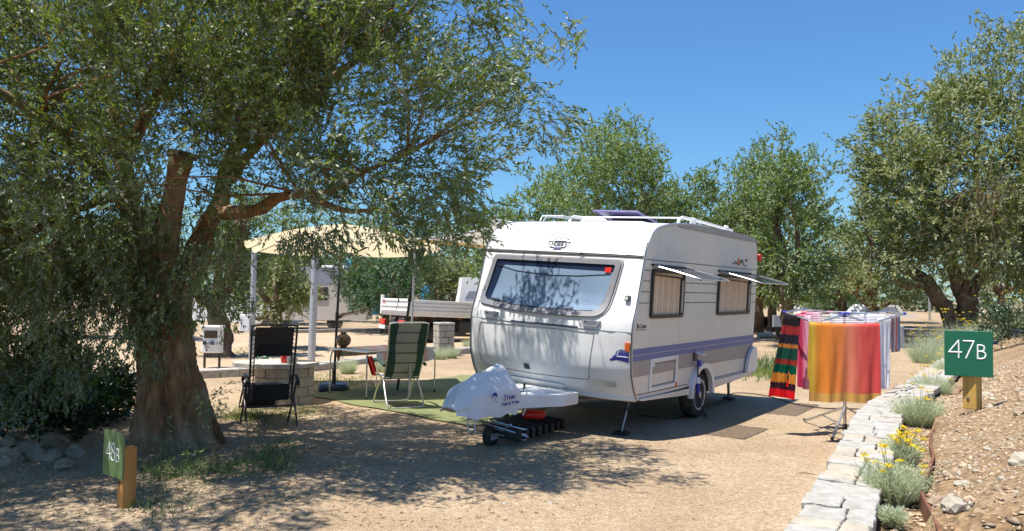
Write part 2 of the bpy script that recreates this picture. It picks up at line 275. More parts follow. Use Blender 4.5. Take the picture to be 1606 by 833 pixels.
class MB:
    def __init__(s, T=None): s.v = []; s.f = []; s.T = T
    def add(s, vs, fs):
        k = len(s.v)
        for p in vs: s.v.append(tuple(s.T @ Vector(p)) if s.T is not None else tuple(p))
        for f in fs: s.f.append(tuple(i+k for i in f))
        return s
    def box(s, a, b, taper=0.0, R=None):
        x0, y0, z0 = a; x1, y1, z1 = b; t = taper
        vs = [(x0, y0, z0), (x1, y0, z0), (x1, y1, z0), (x0, y1, z0), (x0+t, y0+t, z1), (x1-t, y0+t, z1), (x1-t, y1-t, z1), (x0+t, y1-t, z1)]
        if R is not None: vs = [tuple(R @ Vector(p)) for p in vs]
        return s.add(vs, [(0, 3, 2, 1), (4, 5, 6, 7), (0, 1, 5, 4), (1, 2, 6, 5), (2, 3, 7, 6), (3, 0, 4, 7)])
    def rbox(s, a, b, r=0.02, R=None):     # box with chamfered vertical and top/bottom edges
        x0, y0, z0 = a; x1, y1, z1 = b
        r = min(r, (x1-x0)*.45, (y1-y0)*.45, (z1-z0)*.45)
        def ring(z, i): return [(x0+r+i, y0+i, z), (x1-r-i, y0+i, z), (x1-i, y0+r+i, z), (x1-i, y1-r-i, z), (x1-r-i, y1-i, z), (x0+r+i, y1-i, z), (x0+i, y1-r-i, z), (x0+i, y0+r+i, z)]
        vs = ring(z0, r*.6) + ring(z0+r, 0) + ring(z1-r, 0) + ring(z1, r*.6)
        if R is not None: vs = [tuple(R @ Vector(p)) for p in vs]
        fs = [tuple(range(7, -1, -1)), tuple(range(24, 32))]
        for k in range(3):
            for i in range(8): j = (i+1) % 8; fs.append((k*8+i, k*8+j, k*8+8+j, k*8+8+i))
        return s.add(vs, fs)
    def tube(s, pts, r, n=8, cap=True, closed=False):
        P = [Vector(p) for p in pts]; m = len(P); rr = r if isinstance(r, (list, tuple)) else [r]*m
        vs = []; up_ = None
        for i in range(m):
            if closed: d = P[(i+1) % m]-P[i-1]
            else: d = P[min(i+1, m-1)]-P[max(i-1, 0)]
            d.normalize()
            if up_ is None:
                up_ = Vector((0, 0, 1)) if abs(d.z) < 0.9 else Vector((1, 0, 0))
            a = d.cross(up_)
            if a.length < 1e-4: a = d.orthogonal()
            a.normalize(); b = a.cross(d).normalized(); up_ = b
            for k in range(n):
                t = 2*PI*k/n; vs.append(P[i] + (a*math.cos(t)+b*math.sin(t))*rr[i])
        fs = []
        for i in range(m if closed else m-1):
            i2 = (i+1) % m
            for k in range(n): k2 = (k+1) % n; fs.append((i*n+k, i2*n+k, i2*n+k2, i*n+k2))
        if cap and not closed: fs.append(tuple(range(n))); fs.append(tuple((m-1)*n+k for k in range(n-1, -1, -1)))
        return s.add(vs, fs)
    def cyl(s, a, b, r, r2=None, n=16): return s.tube([a, b], [r, r if r2 is None else r2], n)
    def lathe(s, prof, n=24, T=None):      # prof: (r, z)
        vs = []; m = len(prof)
        for (r, z) in prof:
            for k in range(n): t = 2*PI*k/n; p = Vector((r*math.cos(t), r*math.sin(t), z)); vs.append(T @ p if T is not None else p)
        fs = []
        for i in range(m-1):
            for k in range(n): k2 = (k+1) % n; fs.append((i*n+k, i*n+k2, (i+1)*n+k2, (i+1)*n+k))
        fs.append(tuple(range(n-1, -1, -1))); fs.append(tuple((m-1)*n+k for k in range(n)))
        return s.add(vs, fs)
    def prism(s, poly, d, off=(0, 0, 0)):  # poly: list of 3D points, d: extrusion vector
        n = len(poly); d = Vector(d); P = [Vector(p)+Vector(off) for p in poly]
        vs = P + [p+d for p in P]
        fs = [tuple(range(n-1, -1, -1)), tuple(range(n, 2*n))]
        for i in range(n): j = (i+1) % n; fs.append((i, j, n+j, n+i))
        return s.add(vs, fs)
    def grid(s, fn, nu, nv):
        vs = [fn(i/nu, j/nv) for i in range(nu+1) for j in range(nv+1)]
        fs = [(i*(nv+1)+j, (i+1)*(nv+1)+j, (i+1)*(nv+1)+j+1, i*(nv+1)+j+1) for i in range(nu) for j in range(nv)]
        return s.add(vs, fs)
    def build(s, name, material, parent=None, smooth=False, world=False, label=None, fixn=True, kind=None):
        V = s.v
        if parent is not None and world:
            inv = WM[parent.name].inverted(); V = [tuple(inv @ Vector(p)) for p in V]
        me = bpy.data.meshes.new(name); me.from_pydata(V, [], s.f); me.update()
        if fixn:
            bm = bmesh.new(); bm.from_mesh(me); bmesh.ops.recalc_face_normals(bm, faces=bm.faces); bm.to_mesh(me); bm.free()
        if smooth:
            me.polygons.foreach_set('use_smooth', np.ones(len(me.polygons), dtype=bool))
            try: me.set_sharp_from_angle(angle=math.radians(38))
            except Exception: pass
        o = link_mesh(name, me, parent, material)
        if label: o['label'] = label
        if kind: o['kind'] = kind
        return o
def single(name, mb, material, label, cat, group=None, kind=None, smooth=False, origin=None):
    """one-mesh thing, its origin moved to its base"""
    if origin is None:
        vs = mb.v; origin = Vector((sum(v[0] for v in vs)/len(vs), sum(v[1] for v in vs)/len(vs), min(v[2] for v in vs)))
    origin = Vector(origin); mb.v = [tuple(Vector(v)-origin) for v in mb.v]
    o = mb.build(name, material, None, smooth); o.location = origin; WM[o.name] = Matrix.Translation(origin)
    return props(o, label, cat, group, kind)
def catmull(P, n):
    P = [Vector(p) for p in P]; Q = [2*P[0]-P[1]] + P + [2*P[-1]-P[-2]]; out = []
    for i in range(1, len(Q)-2):
        for k in range(n):
            t = k/n; a, b, c, d = Q[i-1], Q[i], Q[i+1], Q[i+2]
            out.append(0.5*((2*b)+(c-a)*t+(2*a-5*b+4*c-d)*t*t+(3*b-a-3*c+d)*t**3))
    out.append(P[-1]); return out
# ------------------------------------------------------------------ wall path and ground heights
WP = [Vector((x, y, 0)) for x, y in ((-0.65, 0.0), (-.03, 1.2), (1.29, 3.68), (2.31, 5.6), (3.64, 8.13), (5.1, 10.27), (7.1, 13.3), (10.2, 18), (13.2, 22.6))]
WPT = catmull(WP, 40)
WA = np.array([(p.x, p.y) for p in WPT]); WD = np.gradient(WA, axis=0); WD /= np.linalg.norm(WD, axis=1)[:, None]
WL = np.concatenate([[0], np.cumsum(np.linalg.norm(np.diff(WA, axis=0), axis=1))])
def wp(t, s):                      # point at arc length t, s metres to the right of the wall's left edge
    x = np.interp(t, WL, WA[:, 0]); y = np.interp(t, WL, WA[:, 1]); dx = np.interp(t, WL, WD[:, 0]); dy = np.interp(t, WL, WD[:, 1])
    return x + dy*s, y - dx*s
def wst(x, y):
    x = np.atleast_1d(x); y = np.atleast_1d(y)
    d2 = (x[:, None]-WA[None, :, 0])**2 + (y[:, None]-WA[None, :, 1])**2; i = d2.argmin(1)
    return WL[i], (x-WA[i, 0])*WD[i, 1] - (y-WA[i, 1])*WD[i, 0]
WT = 0.58
def wwid(t): return 0.30 + 0.013*np.clip(t-3, 0, 12)
def terr_z(t, s):                  # height of the raised terrace
    w = wwid(t); e = w+0.27
    z = np.where(s < w, 0.40, np.where(s < e, 0.47, 0.0))
    q = s-e
    zz = 0.585 + 0.36*np.clip(q, 0, 0.9) + 0.10*np.clip(q-0.9, 0, 4) - 0.02*np.clip(q-5, 0, 40)
    z = np.where(s < e, z, zz)
    fade = np.clip((t-3.0)/2.0, 0.55, 1)
    return z*fade if False else z*np.where(s > e, fade, 1)
def n2(x, y, sc, amp):
    return amp*noise.noise(Vector((x*sc, y*sc, 3.7)))
def gz(x, y):                      # pitch and everything else
    z = 0.0
    # bank on the left foreground
    d = max(0.0, -x-2.2)
    if y < 13: z += 0.0
    z += n2(x, y, 0.35, 0.035) + n2(x, y, 1.6, 0.012)
    r = math.hypot(x, y)
    return z*min(1, 30/(r+1))
# ------------------------------------------------------------------ ground sheets
def sheet(name, xs, ys, fz, material, label=None):
    V = np.array([(x, y, fz(x, y)) for x in xs for y in ys]); nx, ny = len(xs), len(ys)
    i, j = np.meshgrid(np.arange(nx-1), np.arange(ny-1), indexing='ij'); a = (i*ny+j).ravel()
    Fc = np.stack([a, a+ny, a+ny+1, a+1], 1)
    o = npmesh(name, V, Fc, material, smooth=True); o['kind'] = 'structure'
    return o
xs = np.concatenate([np.linspace(-420, -40, 10)[:-1], np.linspace(-40, -14, 18)[:-1], np.linspace(-14, 14, 190)[:-1], np.linspace(14, 40, 18)[:-1], np.linspace(40, 420, 10)])
ys = np.concatenate([np.linspace(-60, -3, 8)[:-1], np.linspace(-3, 20, 160)[:-1], np.linspace(20, 60, 40)[:-1], np.linspace(60, 900, 12)])
sheet('ground', xs, ys, gz, MT['gravel'])
# road behind the pitches: slightly proud sheet
MBr = MB()
rp = []
L0 = [(-30, 12.5), (-9.5, 14.6), (-4.3, 17.3), (-3.1, 19.5), (-1.2, 22.9), (2.0, 27), (8, 30), (30, 36)]
L1 = [(-34, 27), (-14, 29.5), (-9, 31.5), (-6.5, 33.6), (-3, 36), (2, 38.5), (8, 41), (30, 48)]
a_ = catmull([(x, y, 0) for x, y in L0], 8); b_ = catmull([(x, y, 0) for x, y in L1], 8)
def roadf(u, v):
    k = u*(len(a_)-1); p = a_[int(round(k))].lerp(b_[int(round(k))], v); return (p.x, p.y, gz(p.x, p.y)+0.006+0.004*v)
MBr.grid(roadf, len(a_)-1, 24)
o = MBr.build('road', MT['road'], smooth=True); o['kind'] = 'structure'
# terrace on the right of the wall
ts = np.linspace(0.0, WL[-1]+0.0, 260)
ss = np.concatenate([np.array([0.16, 0.22]), np.linspace(0.26, 2.6, 70), np.linspace(2.75, 14, 30)])
V = []
for t in ts:
    for s in ss:
        x, y = wp(t, s); z = float(terr_z(t, np.array(s)))
        z += n2(x, y, 1.1, 0.035 if s > 0.7 else 0.01) + n2(x, y, 4.0, 0.018 if s > 0.7 else 0.008)
        V.append((x, y, z))
nt, ns = len(ts), len(ss); i, j = np.meshgrid(np.arange(nt-1), np.arange(ns-1), indexing='ij'); a = (i*ns+j).ravel()
o = npmesh('terrace', V, np.stack([a, a+1, a+ns+1, a+ns], 1), MT['soil'], smooth=True); o['kind'] = 'structure'
def ztop(x, y):
    t, s = wst(x, y); t, s = float(t[0]), float(s[0])
    if s > 0 and y < 22.6: return float(terr_z(t, np.array(s)))
    return gz(x, y)
# far raised ground behind the low wall on the right
V = MB(); V.grid(lambda u, v: (13.2+60*u, 28.25+70*v, 0.60 + n2(u*60, v*70, .3, .06) + 0.5*v), 40, 40)
o = V.build('raised_ground', MT['gravel'], smooth=True); o['kind'] = 'structure'

# ------------------------------------------------------------------ scatter helpers
OCT_V = np.array([(1, 0, 0), (-1, 0, 0), (0, 1, 0), (0, -1, 0), (0, 0, 1), (0, 0, -1)], float)
OCT_F = np.array([(0, 2, 4), (2, 1, 4), (1, 3, 4), (3, 0, 4), (2, 0, 5), (1, 2, 5), (3, 1, 5), (0, 3, 5)])
def scatter(name, P, size, material, flat=0.55, world=True, parent=None):
    n = len(P); V = np.repeat(OCT_V[None], n, 0)*(1+RNG.uniform(-.35, .35, (n, 6, 3))) + RNG.normal(0, .22, (n, 6, 3))
    V *= (size[:, None]*RNG.uniform(.6, 1.25, (n, 3)))[:, None, :]; V[:, :, 2] *= flat
    a = RNG.uniform(0, 2*PI, n); c, s_ = np.cos(a), np.sin(a)
    X = V[:, :, 0]*c[:, None]-V[:, :, 1]*s_[:, None]; Y = V[:, :, 0]*s_[:, None]+V[:, :, 1]*c[:, None]
    V[:, :, 0] = X; V[:, :, 1] = Y; V += P[:, None, :]
    Fc = (OCT_F[None]+6*np.arange(n)[:, None, None]).reshape(-1, 3)
    return npmesh(name, V, Fc, material, parent, world=world)
def leafmesh(name, P, D, Lf, Wd, material, parent=None, vals=None, world=True):
    """P base points, D unit directions, Lf lengths, Wd widths -> folded diamond leaves"""
    n = len(P); A = RNG.normal(0, 1, (n, 3)); A -= (A*D).sum(1)[:, None]*D; A /= np.linalg.norm(A, axis=1)[:, None]+1e-9
    N = np.cross(D, A); Lf = np.asarray(Lf).reshape(-1, 1)*np.ones((n, 1)); Wd = np.asarray(Wd).reshape(-1, 1)*np.ones((n, 1))
    flip = np.where(N[:, 2] < 0, -1.0, 1.0)[:, None]; A = A*flip; N = N*flip
    mid = P + D*Lf*0.5
    V = np.stack([P, mid + A*Wd*.5, P + D*Lf - N*Lf*.08, mid - A*Wd*.5], 1).reshape(-1, 3)
    Fc = np.arange(4*n).reshape(-1, 4)
    return npmesh(name, V, Fc, material, parent, attr=vals if vals is not None else RNG.uniform(0, 1, n), world=world)
def unit(n):
    v = RNG.normal(0, 1, (n, 3)); return v/np.linalg.norm(v, axis=1)[:, None]
def crown_points(ells, nclump, shell=0.5, ex=None):
    """clump centres in a union of ellipsoids, biased outwards"""
    vol = np.array([e[3]*e[4]*e[5] for e in ells]); vol = vol**0.8; k = RNG.choice(len(ells), nclump*3, p=vol/vol.sum())
    E = np.array(ells)[k]; d = unit(len(k)); r = RNG.uniform(shell**3, 1, len(k))**(1/3)
    C = E[:, :3] + d*r[:, None]*E[:, 3:6]
    if ex is not None: C = C[~ex(C)]
    return C[:nclump]
def shoots(C, rad, nshoot, nleaf, sl, ll, lw, centre, droop=0.25, ex=None):
    """leafy shoots round each clump centre; returns P, D, L, W, v"""
    m = len(C)*nshoot; cc = np.repeat(C, nshoot, 0); R = np.repeat(np.asarray(rad)*np.ones(len(C)), nshoot)
    base = cc + RNG.normal(0, .45, (m, 3))*R[:, None]
    out = cc-centre; out /= np.linalg.norm(out, axis=1)[:, None]+1e-6
    d = unit(m)*0.9 + out*0.75 + np.array([0, 0, -droop]) + np.repeat(unit(len(C)), nshoot, 0)*0.5; d /= np.linalg.norm(d, axis=1)[:, None]
    if ex is not None:
        keep = ~ex(base); base, d = base[keep], d[keep]; ci = np.repeat(np.arange(len(C)), nshoot)[keep]
    else: ci = np.repeat(np.arange(len(C)), nshoot)
    m = len(base); L = RNG.uniform(.6, 1.3, m)*sl
    t = (np.arange(nleaf)+RNG.uniform(0, 1, (m, nleaf)))/nleaf
    bend = np.array([0, 0, -0.08])
    P = base[:, None, :] + d[:, None, :]*(t*L[:, None])[:, :, None] + bend[None, None, :]*((t**2)*L[:, None])[:, :, None]
    P = P.reshape(-1, 3); dd = np.repeat(d, nleaf, 0)
    side = unit(len(P)); D = dd*0.95+side*0.62; D /= np.linalg.norm(D, axis=1)[:, None]
    tone = RNG.uniform(0, 1, len(C))[ci]; v = np.clip(np.repeat(tone, nleaf)*0.45 + RNG.uniform(0, 1, len(P))*0.55, 0, 1)
    hot = RNG.uniform(0, 1, len(P)) > 0.985; v = np.where(hot, 0.995, v*0.93)
    return P, D, RNG.uniform(.7, 1.2, len(P))*ll, RNG.uniform(.8, 1.2, len(P))*lw, v, base, d, L
def twigmesh(base, d, L, C, step, name, material, parent, r=0.0022):
    """thin triangular stems for the shoots"""
    b = base[::step]; dd = d[::step]; l = L[::step]; n = len(b)
    a = np.cross(dd, np.array([0.3, 0.5, 0.8])); a /= np.linalg.norm(a, axis=1)[:, None]; c = np.cross(dd, a)
    b0 = b-dd*l[:, None]*0.8
    V = []
    for ang in (0, 2.09, 4.18): V.append(b0 + (a*math.cos(ang)+c*math.sin(ang))*r*1.6)
    V.append(b + dd*l[:, None]*0.9); V = np.stack(V, 1).reshape(-1, 3)
    Fc = (np.array([(0, 1, 3), (1, 2, 3), (2, 0, 3)])[None]+4*np.arange(n)[:, None, None]).reshape(-1, 3)
    o = npmesh(name, V, Fc, material, parent); o['kind'] = 'stuff'; return o
def limb(mb, pts, radii, n=10, sub=6, knob=0.12, seed=0.0):
    """gnarled branch: rings displaced by noise"""
    P = catmull(pts, sub); m = len(P); R = np.interp(np.linspace(0, len(pts)-1, m), range(len(pts)), radii)
    vs = []; up_ = Vector((0, 1, 0.1)).normalized()
    for i in range(m):
        d = (P[min(i+1, m-1)]-P[max(i-1, 0)]).normalized(); a = d.cross(up_)
        if a.length < .01: a = d.orthogonal()
        a.normalize(); b = a.cross(d).normalized(); up_ = b
        for k in range(n):
            t = 2*PI*k/n; q = P[i]+(a*math.cos(t)+b*math.sin(t))*R[i]
            f = 1 + knob*(noise.noise(Vector((q.x*3+seed, q.y*3, q.z*1.6)))*1.6 + noise.noise(Vector((q.x*9+seed, q.y*9, q.z*3.2))))
            vs.append(P[i]+(q-P[i])*f)
    fs = [(i*n+k, (i+1)*n+k, (i+1)*n+(k+1) % n, i*n+(k+1) % n) for i in range(m-1) for k in range(n)]
    fs.append(tuple((m-1)*n+k for k in range(n-1, -1, -1)))
    mb.add(vs, fs)
# ------------------------------------------------------------------ the big olive tree on the left
TR = gp(281, 702); TD = 8.55
big = thing('olive_tree', 'huge gnarled olive tree with thick forked trunk beside the 48B post', 'tree', (TR.x, TD, 0))
def tp(u, v, D=TD): return at(u, v, D)
tm = MB()
# fluted main trunk
cen = [tp(283, 722), tp(281, 700), tp(279, 670), tp(274, 630), tp(268, 590), tp(262, 545), tp(256, 500), tp(252, 460), tp(250, 425)]
hw = [96, 82, 70, 60, 53, 50, 50, 50, 40]; hw = [h*TD/F*.84 for h in hw]
cs = catmull(cen, 14); rs = np.interp(np.linspace(0, 8, len(cs)), range(9), hw); n = 120; vs = []
for i, p in enumerate(cs):
    h = 1-i/len(cs)
    for k in range(n):
        t = 2*PI*k/n
        tw_ = t+(1-h)*1.3; lobe = 0.12*math.sin(3*tw_+1.0) + 0.08*math.sin(5*tw_+2.4+h) + 0.06*math.sin(9*tw_+h*2)
        fl = 1 + lobe*(0.55+1.1*h*h)
        q = Vector((math.cos(t), math.sin(t)*0.85, 0))
        nz = noise.noise(Vector((q.x*1.6, q.y*1.6, p.z*1.4)))*0.16 + noise.noise(Vector((q.x*4.5, q.y*4.5, p.z*2.2)))*0.09 - abs(noise.noise(Vector((math.cos(tw_)*5.5, math.sin(tw_)*5.5, p.z*1.3))))*0.22 - abs(noise.noise(Vector((math.cos(tw_)*14, math.sin(tw_)*14, p.z*3.0))))*0.11 + .07
        hole = math.exp(-((t-4.55)/0.22)**2 - ((p.z-0.22)/0.26)**2)*0.42      # hollow at the foot
        hole2 = math.exp(-((t-4.75)/0.28)**2 - ((p.z-1.25)/0.3)**2)*0.16
        r = rs[i]*(fl+nz-hole-hole2)
        vs.append((p.x+q.x*r, p.y+q.y*r, p.z-0.03))
fs = [(i*n+k, i*n+(k+1) % n, (i+1)*n+(k+1) % n, (i+1)*n+k) for i in range(len(cs)-1) for k in range(n)]
fs.append(tuple((len(cs)-1)*n+k for k in range(n)))
tm.add(vs, fs)
trunk = tm.build('trunk', MT['bark'], big, smooth=True, world=True)
def L(ptsD, radpx, name='limb', nn=14, knob=0.16, seed=0, m='bark'):
    mb = MB(); P = [tp(u, v, D) for u, v, D in ptsD]; limb(mb, P, [r*TD/F*.84 for r in radpx], nn, 6, knob, seed)
    return mb.build(name, MT[m], big, smooth=True, world=True)
l1 = L([(252, 470, 8.5), (250, 430, 8.5), (258, 380, 8.45), (268, 330, 8.45), (276, 285, 8.4), (284, 244, 8.4)], [44, 33, 26, 20, 19, 21], 'limb', 20, 0.14, 1)
l1['label'] = 'reddish upright limb sawn off at the top'
mb = MB(); limb(mb, [tp(283, 247, 8.4), tp(285, 238, 8.4)], [.135, .14], 14, 3, .25, 4); cw = mb.build('cut_end', MT['cutwood'], l1, world=True)
L([(270, 480, 8.6), (296, 430, 8.65), (312, 385, 8.7), (325, 350, 8.7), (345, 318, 8.7), (352, 270, 8.8), (380, 200, 8.9), (400, 100, 9.1)], [34, 27, 24, 20, 17, 13, 9, 4], 'limb', 16, .2, 2)
L([(335, 335, 8.7), (370, 334, 8.5), (405, 328, 8.3), (430, 313, 8.2), (470, 303, 8.1), (520, 300, 8.0), (570, 270, 7.9), (640, 240, 7.8), (720, 190, 7.6)], [15, 12, 12, 11, 8, 7, 5, 4, 1.5], 'limb', 12, .28, 3)
L([(470, 303, 8.1), (540, 330, 7.9), (600, 330, 7.8), (660, 350, 7.8)], [7, 5, 3.5, 1.5], 'limb', 8, .2, 9)
L([(240, 440, 8.6), (215, 380, 8.8), (200, 300, 9.0), (185, 200, 9.1), (160, 100, 9.2), (150, -40, 9.3)], [30, 24, 19, 15, 11, 6], 'limb', 12, .2, 5)
L([(215, 340, 8.9), (140, 250, 8.3), (60, 180, 7.7), (-60, 120, 7.2), (-200, 90, 7)], [16, 12, 9, 7, 3], 'limb', 10, .2, 6)
L([(350, 290, 8.8), (420, 210, 8.4), (500, 140, 8.2), (600, 60, 8), (680, -20, 7.8)], [12, 9, 7, 5, 2], 'limb', 10, .2, 7)
L([(195, 250, 9.0), (260, 120, 8.6), (300, 0, 8.3), (330, -150, 8.2)], [12, 9, 7, 3], 'limb', 10, .2, 8)
L([(205, 300, 9), (120, 330, 8.7), (40, 370, 8.2), (-60, 420, 8)], [10, 8, 6, 3], 'limb', 8, .2, 10)
# crown: ellipsoids (x, y, z, rx, ry, rz)
ELL = [(-1.45, 7.6, 3.6, 1.6, 1.6, 1.4), (-1.3, 7.4, 4.6, 1.35, 1.4, 1.3), (-2.9, 7.9, 4.9, 1.8, 2.3, 1.8), (-4.5, 8.2, 4.8, 2.2, 2.6, 2.2), (-6.4, 7.6, 4.1, 2.2, 2.6, 2.3), (-6.0, 7.9, 2.2, 1.7, 1.4, 1.35), (-5.0, 6.6, 3.2, 1.5, 1.2, 1.4),
       (-8.2, 7.8, 2.4, 1.8, 1.6, 2.0), (-1.9, 7.8, 2.75, 1.25, .9, .55), (-1.15, 9.2, 4.1, .8, .6, .5), (-.45, 9.2, 4.1, .28, .3, .3), (-3.0, 6.9, 3.3, 1.3, .9, .9), (-4.1, 4.9, 4.7, 1.6, 1.1, .8), (-5.4, 4.4, 4.2, 1.0, .9, .7), (-2.5, 7.6, 4.2, 1.3, 1.1, 1.1), (-6.2, 5.6, 3.9, 1.2, 1.2, 1.2)]
def ex(C):
    u = 803+F*C[:, 0]/C[:, 1]; v = 462-F*(C[:, 2]-CAMH)/C[:, 1]
    a = (((u > 246) & (u < 308) & (v > 235) & (v < 400)) | ((u > 212) & (u < 345) & (v > 515)) | ((u > 240) & (u < 305) & (v > 399) & (v < 516))) & (C[:, 1] < 8.6)
    a |= (u > 322) & (u < 505) & (v > 292) & (v < 345) & (C[:, 1] < 8.3)
    a |= (u > 225) & (v > 395+RNG.uniform(-15, 12, len(C)) + np.where(u > 560, 25, 0)) & (C[:, 1] < 11)
    a |= (u > 322) & (u < 385) & (v > 330) 
    a |= (u > 782) & (v > 205)
    a |= (u > 818+RNG.uniform(-12, 12, len(C))) & (v > -400)
    a |= (u > 722) & (v > 285)
    a |= (v < -70) & (C[:, 1] > 6.1) & (RNG.uniform(0, 1, len(C)) < .62)
    a |= C[:, 2] < 0.35
    a |= np.array([noise.noise(Vector((p[0]*1.05+3, p[1]*1.05, p[2]*1.05)))+.55*noise.noise(Vector((p[0]*2.6, p[1]*2.6, p[2]*2.6))) > .25 for p in C])
    a |= (u > 372) & (u < 745) & (v > 318) & (RNG.uniform(0, 1, len(C)) < .9)
    return a
C = crown_points(ELL, 1650, 0.35, ex)
# droopy clumps low on the right and at the tree's left foot
ext = []
for (u, v, D, k) in ((470, 375, 7.2, 2), (505, 385, 7.3, 3), (540, 372, 7.0, 2), (600, 325, 7, 2), (665, 392, 7.3, 2), (700, 300, 7.2, 4), (730, 350, 7.6, 4), (675, 350, 7.2, 3), (580, 300, 6.8, 3), (215, 470, 8.0, 4), (232, 420, 8.0, 4), (250, 480, 8.0, 3), (240, 515, 8.0, 2), (318, 455, 8.0, 2), (310, 400, 8.1, 2), (225, 560, 7.9, 1), (290, 300, 7.6, 1), (330, 250, 7.6, 3), (200, 240, 8.1, 5), (205, 290, 8.1, 6), (200, 350, 8.1, 6), (215, 400, 8.1, 4), (330, 420, 8.1, 3), (345, 390, 8.2, 3), (335, 470, 8.1, 2), (120, 300, 7.8, 5), (835, 90, 6.9, 2), (850, 200, 7.1, 3), (815, 60, 7, 3), (140, 555, 8.0, 6), (60, 560, 8, 11), (20, 480, 7.9, 12), (100, 450, 7.9, 12), (170, 490, 8, 7), (60, 610, 8.2, 9), (0, 600, 8.0, 9), (110, 520, 8.3, 10), (30, 540, 8.4, 9), (190, 440, 8.2, 7), (90, 590, 8.4, 6), (60, 400, 8.0, 8), (150, 400, 8.1, 8)):
    p = at(u, v, D)
    for _ in range(k): ext.append((p.x+random.gauss(0, .16), p.y+random.gauss(0, .3), p.z+random.gauss(0, .12)))
C2 = np.array(ext)
ctr = np.array([-3.6, 8.2, 3.6])
P, D, LL, WW, v, b, d, sl = shoots(C, RNG.uniform(.17, .36, len(C)), 22, 13, .18, .053, .0180, ctr, -.45, lambda q: ((803+F*q[:, 0]/q[:, 1] > 752) & (462-F*(q[:, 2]-CAMH)/q[:, 1] > 285)) | (803+F*q[:, 0]/q[:, 1] > 250) & (803+F*q[:, 0]/q[:, 1] < 300) & (462-F*(q[:, 2]-CAMH)/q[:, 1] > 250) & (q[:, 1] < 8.5))
P2, D2, L2, W2, v2, b2, d2, sl2 = shoots(C2, .24, 22, 13, .17, .053, .0170, ctr, .45)
crown = leafmesh('crown', np.concatenate([P, P2]), np.concatenate([D, D2]), np.concatenate([LL, L2]), np.concatenate([WW, W2]), MT['leaf'], big, np.concatenate([v, v2])); crown['kind'] = 'stuff'
twigmesh(np.concatenate([b, b2]), np.concatenate([d, d2]), np.concatenate([sl, sl2]), None, 2, 'twigs', MT['bark_far'], big)
# thin branches from limbs into clumps
mb = MB(); anchors = [tp(*q) for q in ((570, 270, 7.9), (640, 240, 7.8), (470, 303, 8.1), (420, 210, 8.4), (500, 140, 8.2), (600, 60, 8), (185, 200, 9.1), (140, 250, 8.3), (60, 180, 7.7), (-60, 120, 7.2), (260, 120, 8.6), (300, 0, 8.3), (40, 370, 8.2), (120, 330, 8.7), (380, 200, 8.9), (352, 270, 8.8))]
for c in C[::7]:
    c = Vector(c); a = min(anchors, key=lambda q: (q-c).length)
    if (a-c).length < 2.4: mid = a.lerp(c, .5)+Vector((random.gauss(0, .1), random.gauss(0, .1), random.gauss(0.05, .1))); mb.tube([a, mid, c], [.016, .010, .004], 4, False)
o = mb.build('branches', MT['bark'], big, world=True, fixn=False); o['kind'] = 'stuff'
# ------------------------------------------------------------------ background trees
def bgtree(label, x, y, z0, top, hwid, nleaf, lm='leaf_b', base_clear=1.6, lean=0.0, trunk_r=.22, seed=1, ll=.11, extra=None, group='olive trees behind the pitches', cat='tree', name='olive_tree', limbs=7, roundness=1.0):
    random.seed(seed); t = thing(name, label, cat, (x, y, z0), 0, group)
    H = top-z0; zb = z0+base_clear; rz = (top-zb)/2; cz = zb+rz
    ells = [(x, y, cz-.1*rz, hwid*.68, hwid*.68, rz*.82)]
    for k in range(9):
        a = random.uniform(0, 2*PI); q = random.uniform(.35, .75)*hwid; zz = cz+random.uniform(-.6, .85)*rz; rr = random.uniform(.24, .42)
        ells.append((x+math.cos(a)*q, y+math.sin(a)*q, min(zz, top-rr*rz*.6), hwid*rr*1.1, hwid*rr*1.1, rz*rr))
    if extra: ells += extra
    C = crown_points(ells, max(80, nleaf//165), .45)
    P, D, Ls, Ws, v, b, d, sl = shoots(C, RNG.uniform(.3, .5, len(C))*max(.7, hwid/2.2), 17, 9, .38, ll*1.25, ll*.46, np.array([x, y, cz-.4*rz]), .1)
    c = leafmesh('crown', P, D, Ls, Ws, MT[lm], t, v); c['kind'] = 'stuff'
    mb = MB(); f = Vector((x+lean, y, zb+.1*H))
    limb(mb, [Vector((x, y, z0-.1)), Vector((x+lean*.3, y, z0+.35*(zb-z0))), f], [trunk_r*1.5, trunk_r*1.05, trunk_r*.8], 12, 6, .3, seed)
    mb.build('trunk', MT['bark_far'], t, smooth=True, world=True)
    for k in range(limbs):
        q = Vector(C[random.randrange(len(C))]); mid = f.lerp(q, .5)+Vector((random.gauss(0, .25), random.gauss(0, .2), random.gauss(-.1, .2)))
        mb = MB(); limb(mb, [f-Vector((0, 0, .15)), mid, q], [trunk_r*.55, trunk_r*.33, trunk_r*.08], 7, 5, .2, k+seed)
        mb.build('limb', MT['bark_far'], t, smooth=True, world=True)
    return t
def XD(u, D): return (u-803)/F*D
bgtree('tall olive tree rising behind the middle of the caravan roof', XD(975, 28), 28, 0, 7.9, 2.9, 30000, 'leaf_b', 1.7, seed=3)
bgtree('olive tree with a pointed top right of the caravan roof', XD(1150, 31), 31, 0, 7.7, 2.1, 20000, 'leaf_b', 1.8, seed=4)
bgtree('dark olive tree with bent limbs just right of the caravan', XD(1248, 27), 27, 0, 7.1, 2.1, 26000, 'leaf_b', 1.2, -.4, seed=5, limbs=9)
bgtree('pale low olive tree behind the drying rack, next to the big right-hand olive', XD(1370, 36), 36, .1, 7.4, 2.3, 20000, 'leaf_c', .5, seed=6)
bgtree('olive tree whose crown shows just left of the caravan roof', XD(800, 25), 25, 0, 5.4, 1.7, 14000, 'leaf_b', 1.6, seed=8)
bgtree('olive tree behind the caravan, between two taller ones', XD(1075, 36), 36, 0, 5.6, 2.1, 13000, 'leaf_b', 1.4, seed=9)
